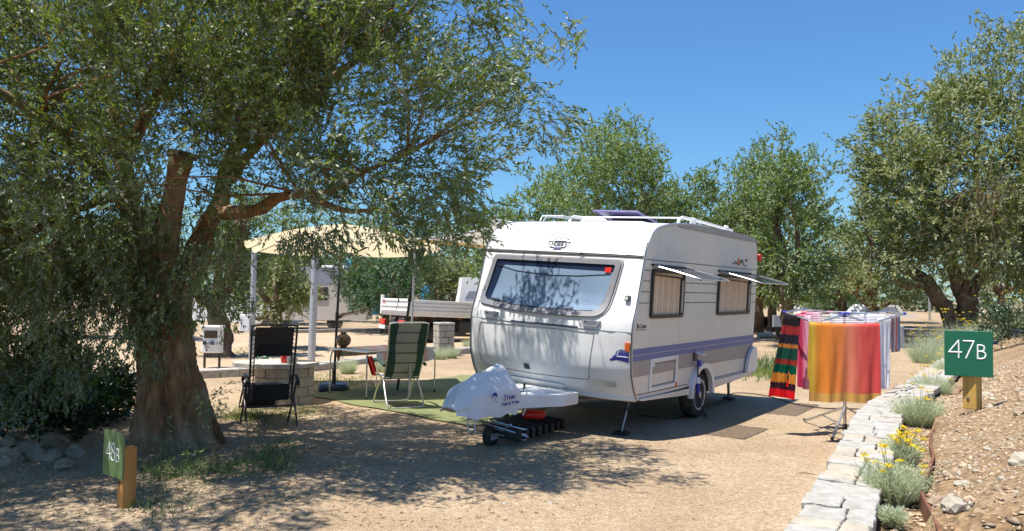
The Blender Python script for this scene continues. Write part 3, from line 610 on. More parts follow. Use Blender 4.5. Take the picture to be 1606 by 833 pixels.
bgtree('bushy green olive tree behind the white tipper truck', XD(607, 33), 33, 0, 3.75, 2.1, 22000, 'leaf_d', .75, seed=10, trunk_r=.16, ll=.10)
bgtree('yellowish olive tree behind the cab end of the tipper truck', XD(700, 34), 34, 0, 3.6, 1.4, 12000, 'leaf_c', .7, seed=12, trunk_r=.14)
bgtree('small round olive tree in front of the parked motorhome', XD(432, 23), 23, 0, 3.0, 1.0, 13000, 'leaf_c', .95, seed=13, trunk_r=.16, ll=.085, lean=.1)
bgtree('olive tree with a stout twisted trunk behind the stone table', XD(352, 20), 20, 0, 4.1, 1.15, 14000, 'leaf_b', 1.05, seed=14, trunk_r=.26, ll=.085, lean=-.2)
bgtree('olive tree behind the left galvanised post, beyond the road', XD(420, 40), 40, 0, 5.8, 2.8, 12000, 'leaf_b', 1.0, seed=31, ll=.14)
bgtree('olive tree beyond the tipper truck cab, left of the caravan', XD(690, 48), 48, 0, 6.4, 3.2, 11000, 'leaf_b', 1.0, seed=32, ll=.15)
bgtree('olive tree half hidden behind the huge trunk', XD(215, 27), 27, 0, 4.6, 1.8, 12000, 'leaf_b', 1.2, seed=15)
bgtree('olive tree far back at the left edge', XD(60, 26), 26, 0, 4.8, 2.2, 12000, 'leaf_b', 1.0, seed=16)
bgtree('broad olive tree filling the gap directly behind the caravan front', XD(890, 33), 33, 0, 6.6, 2.4, 20000, 'leaf_b', 1.2, seed=21, ll=.12)
bgtree('olive tree behind the caravan rear, under the pointed one', XD(1190, 37), 37, 0, 6.0, 2.4, 18000, 'leaf_c', 1.2, seed=22, ll=.12)
bgtree('olive tree seen over the caravan roof between middle and pointed crowns', XD(1040, 30), 30, 0, 6.6, 2.0, 18000, 'leaf_b', 1.4, seed=23)
bgtree('olive tree behind the dark bent one, filling the gap towards the big right-hand olive', XD(1320, 42), 42, 0, 6.4, 2.6, 18000, 'leaf_b', 1.0, seed=24, ll=.13)
bgtree('olive tree at the right behind the big many-stemmed one', XD(1570, 44), 44, .6, 8.5, 4.0, 20000, 'leaf_c', .8, seed=25, ll=.15)
bgtree('olive tree behind the parasol', XD(540, 46), 46, 0, 6.6, 3.6, 13000, 'leaf_b', 1.5, seed=17, ll=.15)
bgtree('olive tree beside the grey electric box', XD(1212, 40), 40, 0, 4.6, 1.9, 10000, 'leaf_c', 1.3, seed=18, ll=.13)
# big right-hand tree with several stems
t = thing('olive_tree', 'large many-stemmed olive tree on the low terrace at the right', 'tree', (XD(1500, 29), 29, .6), 0, 'olive trees behind the pitches')
rell = [(17.6, 29, 6.6, 3.6, 3.0, 3.6), (14.7, 28.5, 5.3, 2.1, 2.2, 2.4), (15.6, 29, 8.1, 2.0, 2.2, 1.9), (19.0, 29, 9.9, 2.9, 2.5, 2.7), (20.5, 28.5, 7.0, 2.8, 2.2, 2.5), (20.5, 29, 5.0, 3.4, 3, 3.0), (14.4, 28.6, 3.6, 1.8, 1.6, 1.5), (17.6, 27.6, 3.9, 3.0, 1.6, 1.5), (22, 29, 9, 3, 3, 3), (14.1, 28.4, 7.0, 1.5, 1.5, 1.5), (21, 28, 3.5, 2.5, 2, 1.6)]
C = crown_points(rell, 920, .5)
P, D, Ls, Ws, v, b, d, sl = shoots(C, RNG.uniform(.4, .7, len(C)), 21, 9, .36, .15, .055, np.array([17.5, 29, 4]), .15)
c = leafmesh('crown', P, D, Ls, Ws, MT['leaf_c'], t, v); c['kind'] = 'stuff'
for k, (pts, rad) in enumerate([([(1497, 512), (1480, 480), (1455, 445), (1425, 425), (1380, 405), (1350, 340)], [17, 15, 13, 10, 7, 2]),
    ([(1508, 512), (1512, 475), (1504, 445), (1490, 410), (1470, 350), (1440, 250)], [14, 15, 14, 12, 8, 3]),
    ([(1520, 512), (1522, 480), (1530, 450), (1560, 400), (1600, 300), (1640, 150)], [14, 13, 12, 10, 7, 3]),
    ([(1506, 470), (1515, 440), (1535, 380), (1530, 280), (1540, 160)], [10, 9, 8, 6, 2]),
    ([(1450, 442), (1430, 450), (1405, 440), (1395, 425)], [8, 7, 6, 4])]):
    mb = MB(); limb(mb, [at(u, v_, 29 + .3*math.sin(k)) for u, v_ in pts], [r*29/F*.78 for r in rad], 12, 6, .25, k*3)
    mb.build('trunk' if k < 3 else 'limb', MT['bark_far'], t, smooth=True, world=True)
# dead grey-brown twigs hanging in its crown
mb = MB()
for k in range(150):
    p = at(random.gauss(1545, 30), random.gauss(320, 40), 26.3+random.uniform(-.4, .4)); q = p+Vector((random.gauss(-.3, .4), random.gauss(0, .2), random.gauss(-.5, .3)))
    mb.tube([p, p.lerp(q, .5)+Vector((0, 0, .08)), q], [.014, .010, .004], 3, False)
o = mb.build('dead_twigs', MT['dry'], t, world=True, fixn=False); o['kind'] = 'stuff'
# far wood
n = 950; a = RNG.uniform(-.95, .95, n); Rr = RNG.uniform(62, 80, n)
C = np.stack([np.sin(a)*Rr, np.cos(a)*Rr, RNG.uniform(.2, 1, n)**.8*(3.6+1.6*np.sin(a*23)+1.0*np.sin(a*57+1))], 1)
P, D, Ls, Ws, v, *_ = shoots(C, .95, 14, 6, .6, .34, .15, np.array([0, 70, 1.]), .1)
o = leafmesh('woodland', P, D, Ls, Ws, MT['leaf_w'], None, v); props(o, 'far band of low olive woodland along the horizon', 'woodland', None, 'stuff')
# ------------------------------------------------------------------ caravan
CM = Matrix(((0.8296, 0.5571, 0.0418, 1.4571), (-0.5562, 0.8306, -0.0313, 9.2257), (-0.0522, 0.0027, 0.9986, 0.4804), (0, 0, 0, 1)))
CO = Vector((-1.15, 2.2, -0.485))
cv = thing('caravan', 'white touring caravan with blue side stripes, bubble-foil front window and propped-open side windows', 'caravan', m=CM @ Matrix.Translation(CO))
def c(X, y, z): return (-X-CO.x, y-CO.y, z-CO.z)       # X: 0 at the near (right) side, 2.3 at the awning side
def cw3(X, y, z): return CM @ Vector((-X, y, z))
Wd_ = 2.3
PROF = [(.05, -.01), (-.06, .14), (-.145, .33), (-.165, .49), (-.18, .79), (-.155, .93), (-.09, 1.08), (-.03, 1.29), (.045, 1.58), (.09, 1.76), (.135, 1.86), (.22, 1.955), (.36, 2.035), (.6, 2.09), (.9, 2.13), (1.42, 2.185), (2.8, 2.20), (4.1, 2.19), (4.3, 2.155), (4.42, 2.07), (4.48, 1.95), (4.50, 1.66), (4.50, .6), (4.47, .2), (4.44, 0.0)]
NF = 11
def prof_y(z): return float(np.interp(z, [p[1] for p in PROF[:NF]], [p[0] for p in PROF[:NF]]))
def bulge(X, z):
    u = abs(2*X/Wd_-1); b = np.interp(z, [-.1, 0, .15, .5, .9, 1.2, 1.75, 1.95, 2.0], [.17, .16, .13, .13, .12, .07, .05, .01, 0])
    return float(b)*(1-u**4.5)
def fy(X, z): return prof_y(z)-bulge(X, z)
# body shell: front, roof and rear as one skin
mb = MB(); nx = 30; rows = []
pf = []
for i in range(len(PROF)-1):
    k = 6 if i < 14 else 2
    for j in range(k): t_ = j/k; pf.append((PROF[i][0]*(1-t_)+PROF[i+1][0]*t_, PROF[i][1]*(1-t_)+PROF[i+1][1]*t_, i+t_))
pf.append((PROF[-1][0], PROF[-1][1], len(PROF)-1))
# smooth
pa = np.array(pf)
for _ in range(3): pa[1:-1, :2] = (pa[:-2, :2]+2*pa[1:-1, :2]+pa[2:, :2])/4
def us(i): # cluster at the corners
    u = i/nx; return 0.5-0.5*math.cos(PI*u)
def shellpt(u, v):
    i = int(round(u*(len(pa)-1))); y, z, q = pa[i]; X = us(v*nx)*Wd_
    if q < 12: y = y - bulge(X, z)
    elif q < 17: z = z + .015*(1-(2*X/Wd_-1)**2)
    return c(X, y, z)
mb.grid(shellpt, len(pa)-1, nx)
ysp = [float(p[0]) for p in pa]; zsp = [float(p[1]) for p in pa]
body = mb.build('body', MT['gel'], cv, smooth=True)
# side walls, slightly inset from the corner trims
side_poly = [(y, z) for y, z in zip(ysp, zsp)]+[(2.12+.378*math.cos(a), -.15+.378*math.sin(a)) for a in np.linspace(.41, PI-.41, 20)]
mb = MB(); mb.prism([c(-.004, y, z) for y, z in side_poly], (-.02, 0, 0), off=(-.0, 0, 0)); sw = mb.build('side_wall', MT['alu'], cv)
mb = MB(); mb.prism([c(Wd_-.02, y, z) for y, z in side_poly], (-.025, 0, 0)); sw2 = mb.build('side_wall', MT['alu'], cv)
mb = MB(); mb.prism([c(.02, .1, .0), c(Wd_-.02, .1, .0), c(Wd_-.02, 4.4, .0), c(.02, 4.4, .0)], (0, 0, .03)); mb.build('floor', MT['darkmetal'], cv)
# corner trims along both profiles
for X in (0, Wd_):
    s = -1 if X == 0 else 1
    mb = MB(); mb.tube([c(X+s*.006, y, z) for y, z in zip(ysp, zsp)][:88], .016, 6); mb.build('corner_trim', MT['trim'], cv, smooth=True)
    mb = MB(); mb.tube([c(X+s*.004, y-.017, z) for y, z in zip(ysp, zsp)][:66], .006, 4); mb.build('rubber_seal', MT['groove'], cv)
# roof side rail (grey band)
mb = MB(); mb.prism([c(-.006, y, z) for y, z in ((1.06, 2.105), (4.38, 2.10), (4.33, 2.148), (4.1, 2.187), (2.8, 2.197), (1.42, 2.18), (.98, 2.135))], (.012, 0, 0)); mb.build('roof_edge_band', MT['rail'], cv)
def strip(y0, z0, y1, z1, y2, z2, y3, z3, m, name, X=-.007, d=.004, par=None):
    mb = MB(); mb.prism([c(X, y0, z0), c(X, y1, z1), c(X, y2, z2), c(X, y3, z3)], (d, 0, 0)); return mb.build(name, MT[m], par or cv)
def hline(y0, y1, z0, z1=None, w=.006, m='seam', name='groove_line'): z1 = z0 if z1 is None else z1; return strip(y0, z0, y1, z1, y1, z1+w*1.7, y0, z0+w*1.7, m, name, -.0055, .003)
def seamy(z): return float(np.interp(z, [p[1] for p in PROF[:NF]], [p[0] for p in PROF[:NF]]))+.02
hline(seamy(1.64), 4.49, 1.645, 1.655); hline(1.06, 4.38, 2.10, 2.10)
for z in (1.515, 1.388, 1.26, 1.127):
    for a, b in ((seamy(z), .24), (1.315, 2.6), (4.16, 4.49)):
        hline(a, b, z if z < 1.5 else (1.515 if a < 2 else 1.46), None)
hline(seamy(.06), 1.66, .045, .03, m='seam'); hline(2.56, 4.44, .03, .03)
strip(seamy(.55), .525, 4.49, .525, 4.49, .592, seamy(.592), .592, 'blue', 'blue_stripe')
strip(seamy(.5), .455, 4.49, .455, 4.49, .514, seamy(.51), .514, 'blue', 'blue_stripe')
strip(seamy(.4), .265, 1.62, .265, 1.62, .448, seamy(.44), .448, 'greystripe', 'grey_band')
strip(1.62, .265, 4.42, .235, 4.46, .448, 1.62, .448, 'greystripe', 'grey_band')
# skirt sill below the wall
mb = MB(); mb.prism([c(-.012, .06, .0), c(-.012, 1.66, -.02), c(-.012, 1.62, -.1), c(-.012, .09, -.02)], (.03, 0, 0)); mb.build('sill', MT['alu'], cv)
mb = MB(); mb.prism([c(-.012, 2.6, .01), c(-.012, 4.44, .01), c(-.012, 4.4, -.045), c(-.012, 2.64, -.10)], (.03, 0, 0)); mb.build('sill', MT['alu'], cv)
# rear bumper corner
def rbump(u, v):
    a = u*PI*.5; return c(-.02-.035*math.sin(PI*v)+.0, 4.05+.56*u+0, .0+v*(.42*math.sqrt(max(0, 1-(1-u)**2.4))+.02))
mb = MB(); pts = [(4.06, .02), (4.08, .16), (4.16, .3), (4.28, .39), (4.40, .41), (4.50, .38), (4.53, .3), (4.53, .05), (4.47, .0)]
mb.prism([c(-.025, y, z) for y, z in pts], (.05, 0, 0)); mb.build('bumper_corner', MT['gel'], cv)
mb = MB(); mb.rbox(c(2.3, 4.5, .0), c(0.05, 4.6, .4), .04); mb.build('rear_bumper', MT['gel'], cv)
# ---- front face details
def fsurf(poly, off, name, m, par=None, thick=0.0, rings=10, smooth=True):
    cx_ = sum(p[0] for p in poly)/len(poly); cz_ = sum(p[1] for p in poly)/len(poly); n = len(poly); vs = []; fs = []
    for r in range(rings+1):
        k = 1-r/rings
        for (X, z) in poly:
            X2, z2 = cx_+(X-cx_)*k, cz_+(z-cz_)*k; vs.append(c(X2, fy(X2, z2)-off, z2))
    for r in range(rings):
        for i in range(n): j = (i+1) % n; fs.append((r*n+i, r*n+j, (r+1)*n+j, (r+1)*n+i))
    if thick:
        b = len(vs)
        for (X, z) in poly: vs.append(c(X, fy(X, z)-off+thick, z))
        for i in range(n): j = (i+1) % n; fs.append((i, j, b+j, b+i))
    mb = MB(); mb.add(vs, fs); return mb.build(name, MT[m], par or cv, smooth=smooth)
def fring(outer, inner, off, th, name, m, par=None):
    n = len(outer); vs = []; fs = []
    for P_, o_ in ((outer, off-th), (outer, off), (inner, off), (inner, off-th)):
        for X, z in P_: vs.append(c(X, fy(X, z)-o_, z))
    for r in range(3):
        for i in range(n): j = (i+1) % n; fs.append((r*n+i, r*n+j, (r+1)*n+j, (r+1)*n+i))
    mb = MB(); mb.add(vs, fs); return mb.build(name, MT[m], par or cv, smooth=True)
def fline(pts, w, name, m, off=.002, par=None, sub=10):
    P = []
    for i in range(len(pts)-1):
        for k in range(sub): P.append((pts[i][0]*(1-k/sub)+pts[i+1][0]*k/sub, pts[i][1]*(1-k/sub)+pts[i+1][1]*k/sub))
    P.append(pts[-1]); mb = MB(); mb.tube([c(X, fy(X, z)-off, z) for X, z in P], w, 5); return mb.build(name, MT[m], par or cv)
def rpoly(cor, r, n=6, edge=10):
    out = []; m = len(cor)
    for i in range(m):
        p = Vector(cor[i]); a = Vector(cor[i-1]); b = Vector(cor[(i+1) % m]); rr = r[i] if isinstance(r, (list, tuple)) else r
        pa_ = p+(a-p).normalized()*rr; pb = p+(b-p).normalized()*rr
        for k in range(n+1): t_ = k/n; out.append(tuple(pa_*(1-t_)**2+p*2*t_*(1-t_)+pb*t_*t_))
        nb = Vector(cor[(i+1) % m]); r2 = r[(i+1) % m] if isinstance(r, (list, tuple)) else r; pe = nb+(p-nb).normalized()*r2
        for k in range(1, edge): out.append(tuple(pb.lerp(pe, k/edge)))
    return out
def bow(P, amt=.05): return [(X, z-amt*(1-((X-1.2)/1.0)**2)*max(0, min(1, (1.5-z)/.5)) if z < 1.5 else z) for X, z in P]
wo = bow(rpoly([(2.11, 1.625), (.255, 1.62), (.33, .965), (2.21, 1.0)], [.05, .05, .16, .12]))
wi = bow(rpoly([(2.055, 1.575), (.325, 1.565), (.405, 1.025), (2.125, 1.055)], [.03, .03, .12, .09]))
fr = fring(wo, wi, .035, .035, 'window_frame', 'winframe')
wo2 = bow(rpoly([(2.12, 1.64), (.235, 1.635), (.31, .95), (2.225, .985)], [.05, .05, .17, .13]))
fring(wo2, wo, .018, .02, 'window_seal', 'rail', fr)
fsurf(wi, .012, 'inner_void', 'blue_d' if False else 'navy', fr)
bl = rpoly([(1.93, 1.50), (.34, 1.48), (.42, 1.035), (2.02, 1.04)], .04); fsurf(bow(bl), .017, 'thermal_blind', 'foil', fr)
fline([(2.03, 1.495), (1.7, 1.43), (1.2, 1.40), (.8, 1.41), (.38, 1.45)], .005, 'blind_cord', 'darkmetal', .021, fr)
fsurf(wi, .030, 'glass', 'glass', fr)
fline([(2.0, 1.06), (1.6, .998), (1.2, .985), (.75, 1.00)], .016, 'inner_sill_items', 'black', .02, fr)
fsurf([(.45, 1.53), (.37, 1.53), (.37, 1.47), (.45, 1.47)], .033, 'sticker', 'red', fr, rings=2)
# gutter above the window
fline([(2.28, 1.678), (.02, 1.672)], .012, 'gutter', 'groove', .004); fline([(2.29, 1.70), (.02, 1.697)], .016, 'gutter_rail', 'trim', .004)
# crease and locker
fline([(2.29, .795), (.01, .79)], .004, 'crease', 'seam', .001)
lk = [(2.10, .745), (1.7, .752), (1.2, .757), (.8, .757), (.43, .75), (.435, .7), (.50, .225), (.52, .19), (.9, .175), (1.3, .17), (1.8, .185), (2.05, .21), (2.10, .25), (2.15, .5), (2.10, .745)]
fline(lk, .0042, 'locker_gap', 'seam', .001, sub=4)
fsurf([(1.40, .285), (1.33, .285), (1.32, .22), (1.40, .22)], .012, 'locker_lock', 'black', rings=2, thick=.015)
fline([(1.6, .80), (.65, .805)], .011, 'locker_grip', 'navy', .002)
for X in (.48, 1.93):     # grab handles
    P_ = [(X-.12, .895), (X+.12, .90), (X+.10, .85), (X+.07, .825), (X-.08, .825), (X-.10, .85)]
    Pi = [(X-.085, .885), (X+.085, .888), (X+.075, .86), (X+.06, .845), (X-.06, .845), (X-.075, .86)]
    fring(P_, Pi, .03, .03, 'grab_handle', 'winframe')
for X in (.11, 2.17):     # marker lamps
    g = fsurf(rpoly([(X+.028, 1.21), (X-.028, 1.21), (X-.028, 1.15), (X+.028, 1.15)], .01, 3, 2), .035, 'marker_lamp', 'black', rings=3, thick=.04)
    fsurf(rpoly([(X+.02, 1.20), (X-.01, 1.20), (X-.01, 1.16), (X+.02, 1.16)], .006, 3, 2), .04, 'lens', 'lens', g, rings=2, thick=.01)
for X, s in ((.29, 1), (2.02, -1)):     # recessed position lamps
    g = fsurf(rpoly([(X-.12, .20), (X+.17, .205), (X+.15, .125), (X-.12, .13)], .015, 3, 3), .004, 'lamp_recess', 'alu', rings=3)
    fsurf([(X-.11, .185), (X+.02, .185), (X+.02, .135), (X-.11, .135)], .014, 'lens', 'lens', g, rings=2, thick=.012)
fsurf([(.012, .67), (.06, .672), (.06, .575), (.012, .572)], .018, 'side_reflector', 'orange', rings=2, thick=.025)
# blue corner flash
fsurf([(.022, .55), (.13, .552), (.19, .51), (.20, .49), (.23, .465), (.235, .45), (.022, .44)], .0025, 'corner_flash', 'blue_d', rings=3)
fsurf([(.022, .585), (.13, .59), (.16, .56), (.17, .535), (.022, .553)], .0025, 'corner_flash', 'blue', rings=3)
fline([(.02, .503), (.15, .507), (.12, .60)], .005, 'flash_outline', 'gel', .003)
# number plate with faint embossed figures
npl = fsurf(rpoly([(1.66, .10), (.86, .085), (.88, -.01), (1.68, .01)], .012, 3, 4), .03, 'plate_panel', 'gel', rings=4, thick=.03)
# apron lip
def lip(u, v):
    X = us(u*nx)*Wd_; a = v*PI*.9
    return c(X, fy(X, -.0)-.03*math.sin(a)-.005+.03*v, .035-.065*v-.01*math.sin(a))
mb = MB(); mb.grid(lip, nx, 6); mb.build('apron_lip', MT['gel'], cv, smooth=True)
# ---- glyphs: strokes laid as thin raised ribbons
GL = {'4': [[(.78, 0), (.78, 1), (.0, .32), (1.0, .32)]], '7': [[(.05, .97), (.98, .97), (.3, 0)]], '8': [[(.5, .53), (.22, .62), (.12, .78), (.25, .95), (.5, 1), (.75, .95), (.88, .78), (.78, .62), (.5, .53), (.15, .42), (.03, .23), (.18, .05), (.5, 0), (.82, .05), (.97, .23), (.85, .42), (.5, .53)]],
      'B': [[(.12, 0), (.12, 1), (.5, 1), (.75, .93), (.8, .77), (.72, .6), (.5, .54), (.12, .54)], [(.5, .54), (.8, .47), (.93, .28), (.82, .08), (.5, 0), (.12, 0)]], '2': [[(.05, .8), (.2, .95), (.5, 1), (.8, .93), (.88, .75), (.7, .48), (.05, .02), (.95, .02)]],
      '0': [[(.5, 0), (.18, .12), (.04, .35), (.04, .65), (.18, .88), (.5, 1), (.82, .88), (.96, .65), (.96, .35), (.82, .12), (.5, 0)]], 'A': [[(0, 0), (.5, 1), (1, 0)], [(.2, .36), (.8, .36)]],
      'H': [[(0, 0), (0, 1)], [(1, 0), (1, 1)], [(0, .5), (1, .5)]], 'O': [[(.3, 0), (0, .3), (0, .7), (.3, 1), (.7, 1), (1, .7), (1, .3), (.7, 0), (.3, 0)]], 'Y': [[(0, 1), (.5, .5), (1, 1)], [(.5, .5), (.5, 0)]],
      'D': [[(0, 0), (0, 1), (.6, .9), (.9, .5), (.6, .1), (0, 0)]], 'e': [[(.1, .3), (.8, .35), (.6, .6), (.2, .55), (.05, .25), (.3, 0), (.8, .1)]], 'L': [[(.1, 1), (.05, 0), (.8, .02)]], 'u': [[(0, .6), (.1, .05), (.6, .1), (.8, .6), (.85, 0)]], 'x': [[(0, .6), (.8, 0)], [(.8, .6), (0, 0)]],
      'S': [[(.9, .85), (.5, 1), (.1, .8), (.3, .55), (.8, .4), (.85, .15), (.5, 0), (.05, .15)]], 't': [[(.4, .95), (.4, .1), (.7, 0)], [(.1, .65), (.7, .65)]], 'a': [[(.8, .6), (.3, .6), (.05, .3), (.3, 0), (.75, .2), (.8, .6), (.9, 0)]], 'n': [[(0, 0), (0, .6)], [(0, .45), (.4, .62), (.75, .5), (.8, 0)]], 'm': [[(0, 0), (0, .6), (.3, .6), (.45, 0)], [(.45, .5), (.7, .6), (.9, 0)]], 'o': [[(.4, 0), (.05, .3), (.4, .6), (.8, .3), (.4, 0)]],
      'C': [[(.9, .8), (.5, 1), (.1, .7), (.1, .3), (.5, 0), (.9, .2)]], 'p': [[(0, -.3), (0, .6), (.6, .6), (.8, .3), (.5, 0), (0, .05)]], 'i': [[(.2, 0), (.2, .6)]], 'g': [[(.8, .6), (.2, .6), (.05, .3), (.3, .02), (.8, .1)], [(.8, .6), (.75, -.25), (.2, -.25)]], 'V': [[(0, 1), (.45, 0), (.9, 1)]], 'l': [[(.2, 0), (.2, 1)]], 's': [[(.8, .5), (.4, .6), (.1, .45), (.75, .2), (.5, 0), (.05, .1)]], ' ': []}
def glyphs(mb, text, fn, x0, z0, h, w, gap, th, adv=None):
    x = x0
    for ch in text:
        for st in GL[ch]:
            pts = [fn(x+px*w, z0+pz*h) for px, pz in st]
            for a_, b_ in zip(pts, pts[1:]): mb.tube([a_, b_], th, 4)
        x += w+gap
# crest on the roof cap
mb = MB(); lx, lz = 1.18, 1.79; fnl = lambda a, b: Vector(c(lx-a, fy(lx-a, lz+b)-.003, lz+b))
for pl in ([(-.15, .035), (-.115, -.035), (.10, -.035), (.16, .035), (-.15, .035)],): mb.tube([fnl(*p) for p in pl], .0065, 4)
glyphs(mb, 'HOBBY', fnl, -.10, -.014, .040, .036, .008, .0058)
for a, b in ((0.02, .125), (-.02, .105), (.055, .10), (-.06, .088), (.09, .085), (.01, .085), (-.085, .07), (.115, .065), (-.005, -.095), (.02, -.08), (-.03, -.08)): mb.tube([fnl(a-.008, b), fnl(a+.008, b+.004)], .007, 4)
mb.build('crest', MT['groove'], cv)
mb = MB(); mb.tube([fnl(-.07, .045), fnl(.09, .045)], .008, 4); mb.tube([fnl(-.06, -.05), fnl(.055, -.05)], .012, 4); mb.build('crest_bars', MT['blue'], cv)
# side lettering and sun emblem
mb = MB(); fns = lambda y, z: Vector(c(-.008, y, z)); glyphs(mb, 'De', fns, -.06, .838, .055, .028, .014, .0035); glyphs(mb, 'Luxe', fns, .045, .836, .055, .03, .014, .0035); mb.tube([fns(-.08, .818), fns(.22, .812)], .003, 4); mb.build('lettering', MT['brownink'], cv)
mb = MB(); mb.tube([fns(y, z) for y, z in ((3.2, 1.735), (3.27, 1.715), (3.33, 1.74), (3.4, 1.72), (3.47, 1.73), (3.52, 1.70), (3.58, 1.75), (3.63, 1.79), (3.66, 1.73), (3.70, 1.80), (3.78, 1.71), (3.88, 1.70), (3.93, 1.715))], .006, 4)
glyphs(mb, 'Om', fns, 3.86, 1.775, .04, .03, .014, .004); mb.build('emblem', MT['brownink'], cv)
mb = MB()
for y, z, a in ((3.52, 1.765, .035), (3.42, 1.75, .012), (3.36, 1.75, .012)): mb.prism([c(-.009, y+a*math.cos(k*PI/5), z+a*1.5*math.sin(k*PI/5)) for k in range(10)], (.003, 0, 0))
mb.build('emblem_sun', MT['orange'], cv)
# ---- side windows
def rrect(y0, y1, z0, z1, r=.06, n=5): return rpoly([(y0, z1), (y1, z1), (y1, z0), (y0, z0)], r, n, 3)
def sring(o_, i_, x0, x1, name, m, par):
    n = len(o_); vs = [c(x0, y, z) for y, z in o_]+[c(x1, y, z) for y, z in o_]+[c(x1, y, z) for y, z in i_]+[c(x0, y, z) for y, z in i_]; fs = []
    for r in range(3):
        for i in range(n): j = (i+1) % n; fs.append((r*n+i, r*n+j, (r+1)*n+j, (r+1)*n+i))
    mb = MB(); mb.add(vs, fs); return mb.build(name, MT[m], par)
for (y0, y1, yp0, yp1) in ((.265, 1.30, .28, 1.30), (2.62, 4.14, 2.66, 4.13)):
    z0, z1 = .945, 1.545
    fr = sring(rrect(y0, y1, z0, z1), rrect(y0+.045, y1-.045, z0+.045, z1-.045, .035), -.006, -.035, 'window_frame', 'black', cv)
    def cur(u, v, y0=y0, y1=y1): 
        y = y0+.04+(y1-y0-.08)*u; return c(-.010-.006*math.sin(u*(y1-y0)*62)-.003*math.sin(u*31), y, z0+.04+(z1-z0-.08)*v)
    mb = MB(); mb.grid(cur, 90, 6); mb.build('curtain', MT['curtain'], fr, smooth=True)
    mb = MB(); mb.tube([c(-.02, y0+.03, 1.475), c(-.02, y1-.03, 1.445)], .008, 4); mb.tube([c(-.02, y1-.115, z0+.03), c(-.02, y1-.115, 1.45)], .014, 4); mb.build('curtain_rail', MT['black'], fr)
    mb = MB(); mb.tube([c(-.03, y1-.07, z0+.06), c(-.03, y1-.07, 1.42)], .012, 6); mb.build('stay_bar', MT['trim'], fr)
    # open pane, hinged at the top
    H0, H1 = (-.02, 1.585), (-.615, 1.45)
    def pp(y, k, dz=0.0): return c(H0[0]+(H1[0]-H0[0])*k, y, H0[1]+(H1[1]-H0[1])*k+dz+.006*math.sin(PI*k))
    mb = MB(); mb.grid(lambda u, v: pp(yp0+(yp1-yp0)*u, v), 4, 12); pane = mb.build('open_pane', MT['acrylic'], cv, smooth=True)
    mb = MB()
    mb.tube([pp(yp0, k/12) for k in range(13)]+[pp(yp1, 1-k/12) for k in range(13)], .010, 5); mb.build('pane_edge', MT['trim'], pane, smooth=True)
    mb = MB(); mb.tube([c(-.02, y0-.01, 1.59), c(-.02, y1+.01, 1.585)], .016, 6); mb.build('hinge_strip', MT['black'], pane)
    for yy in (yp0+.05, yp1-.05):
        mb = MB(); mb.tube([c(-.03, yy, 1.10+.1), c(-.5, yy, 1.44)], .007, 5) if False else mb.tube([pp(yy, .82), pp(yy+.02, .98, -.015)], .012, 6); mb.build('catch', MT['black'], pane)
# service hatch
ho = rrect(.365, 1.235, .06, .455, .03, 3); hi = rrect(.42, 1.165, .10, .405, .02, 3)
h_ = sring(ho, hi, -.006, -.02, 'service_hatch', 'gel', cv)
sring(rrect(.435, 1.15, .115, .39, .015, 3), rrect(.442, 1.143, .122, .383, .012, 3), -.006, -.011, 'hatch_gap', 'groove', h_)
for yy in (.44, 1.17): mb = MB(); mb.rbox(c(-.02, yy-.02, .36), c(-.035, yy+.02, .43), .005) if False else mb.box((-.0-CO.x+.018, yy-.02-CO.y, .36-CO.z), (-CO.x+.032, yy+.02-CO.y, .43-CO.z)); mb.build('latch', MT['gel'], h_)
T_ = Matrix.Translation(c(-.008, 1.205, .078)) @ Matrix.Rotation(PI/2, 4, 'Y'); mb = MB(T_); mb.lathe([(.038, 0), (.036, .012), (.02, .018)], 14); mb.build('round_reflector', MT['orange'], cv, smooth=True)
# red marker lamp at the rear top
mb = MB(); x0, y0_, z0_ = c(-.03, 4.47, 1.81); mb.rbox((x0-.03, y0_, z0_), (x0+.03, y0_+.09, z0_+.11), .012); mb.build('rear_marker_lamp', MT['red'], cv)
# wheel, arch
wc = (2.20, -.165)
def ring_arc(r0, r1, a0, a1, x0, x1, n=22):
    mb = MB(); vs = []; fs = []
    for i in range(n+1):
        a = a0+(a1-a0)*i/n
        for r, x in ((r0, x0), (r1, x0), (r1, x1), (r0, x1)): vs.append(c(x, 2.12+r*math.cos(a), -.15+r*math.sin(a)))
    for i in range(n):
        for k in range(4): k2 = (k+1) % 4; fs.append((i*4+k, i*4+k2, (i+1)*4+k2, (i+1)*4+k))
    fs += [(0, 1, 2, 3), (n*4+3, n*4+2, n*4+1, n*4)]
    mb.add(vs, fs); return mb
ring_arc(.375, .445, -.02, PI+.02, -.005, -.065).build('wheel_arch', MT['gel'], cv, smooth=True)
ring_arc(.378, .385, 0, PI, -.0, .40).build('wheel_well', MT['groove'], cv)
mb = MB(); mb.box((-CO.x-.44, 1.70-CO.y, -.15-CO.z), (-CO.x-.40, 2.54-CO.y, .24-CO.z)); mb.build('wheel_housing', MT['darkmetal'], cv)
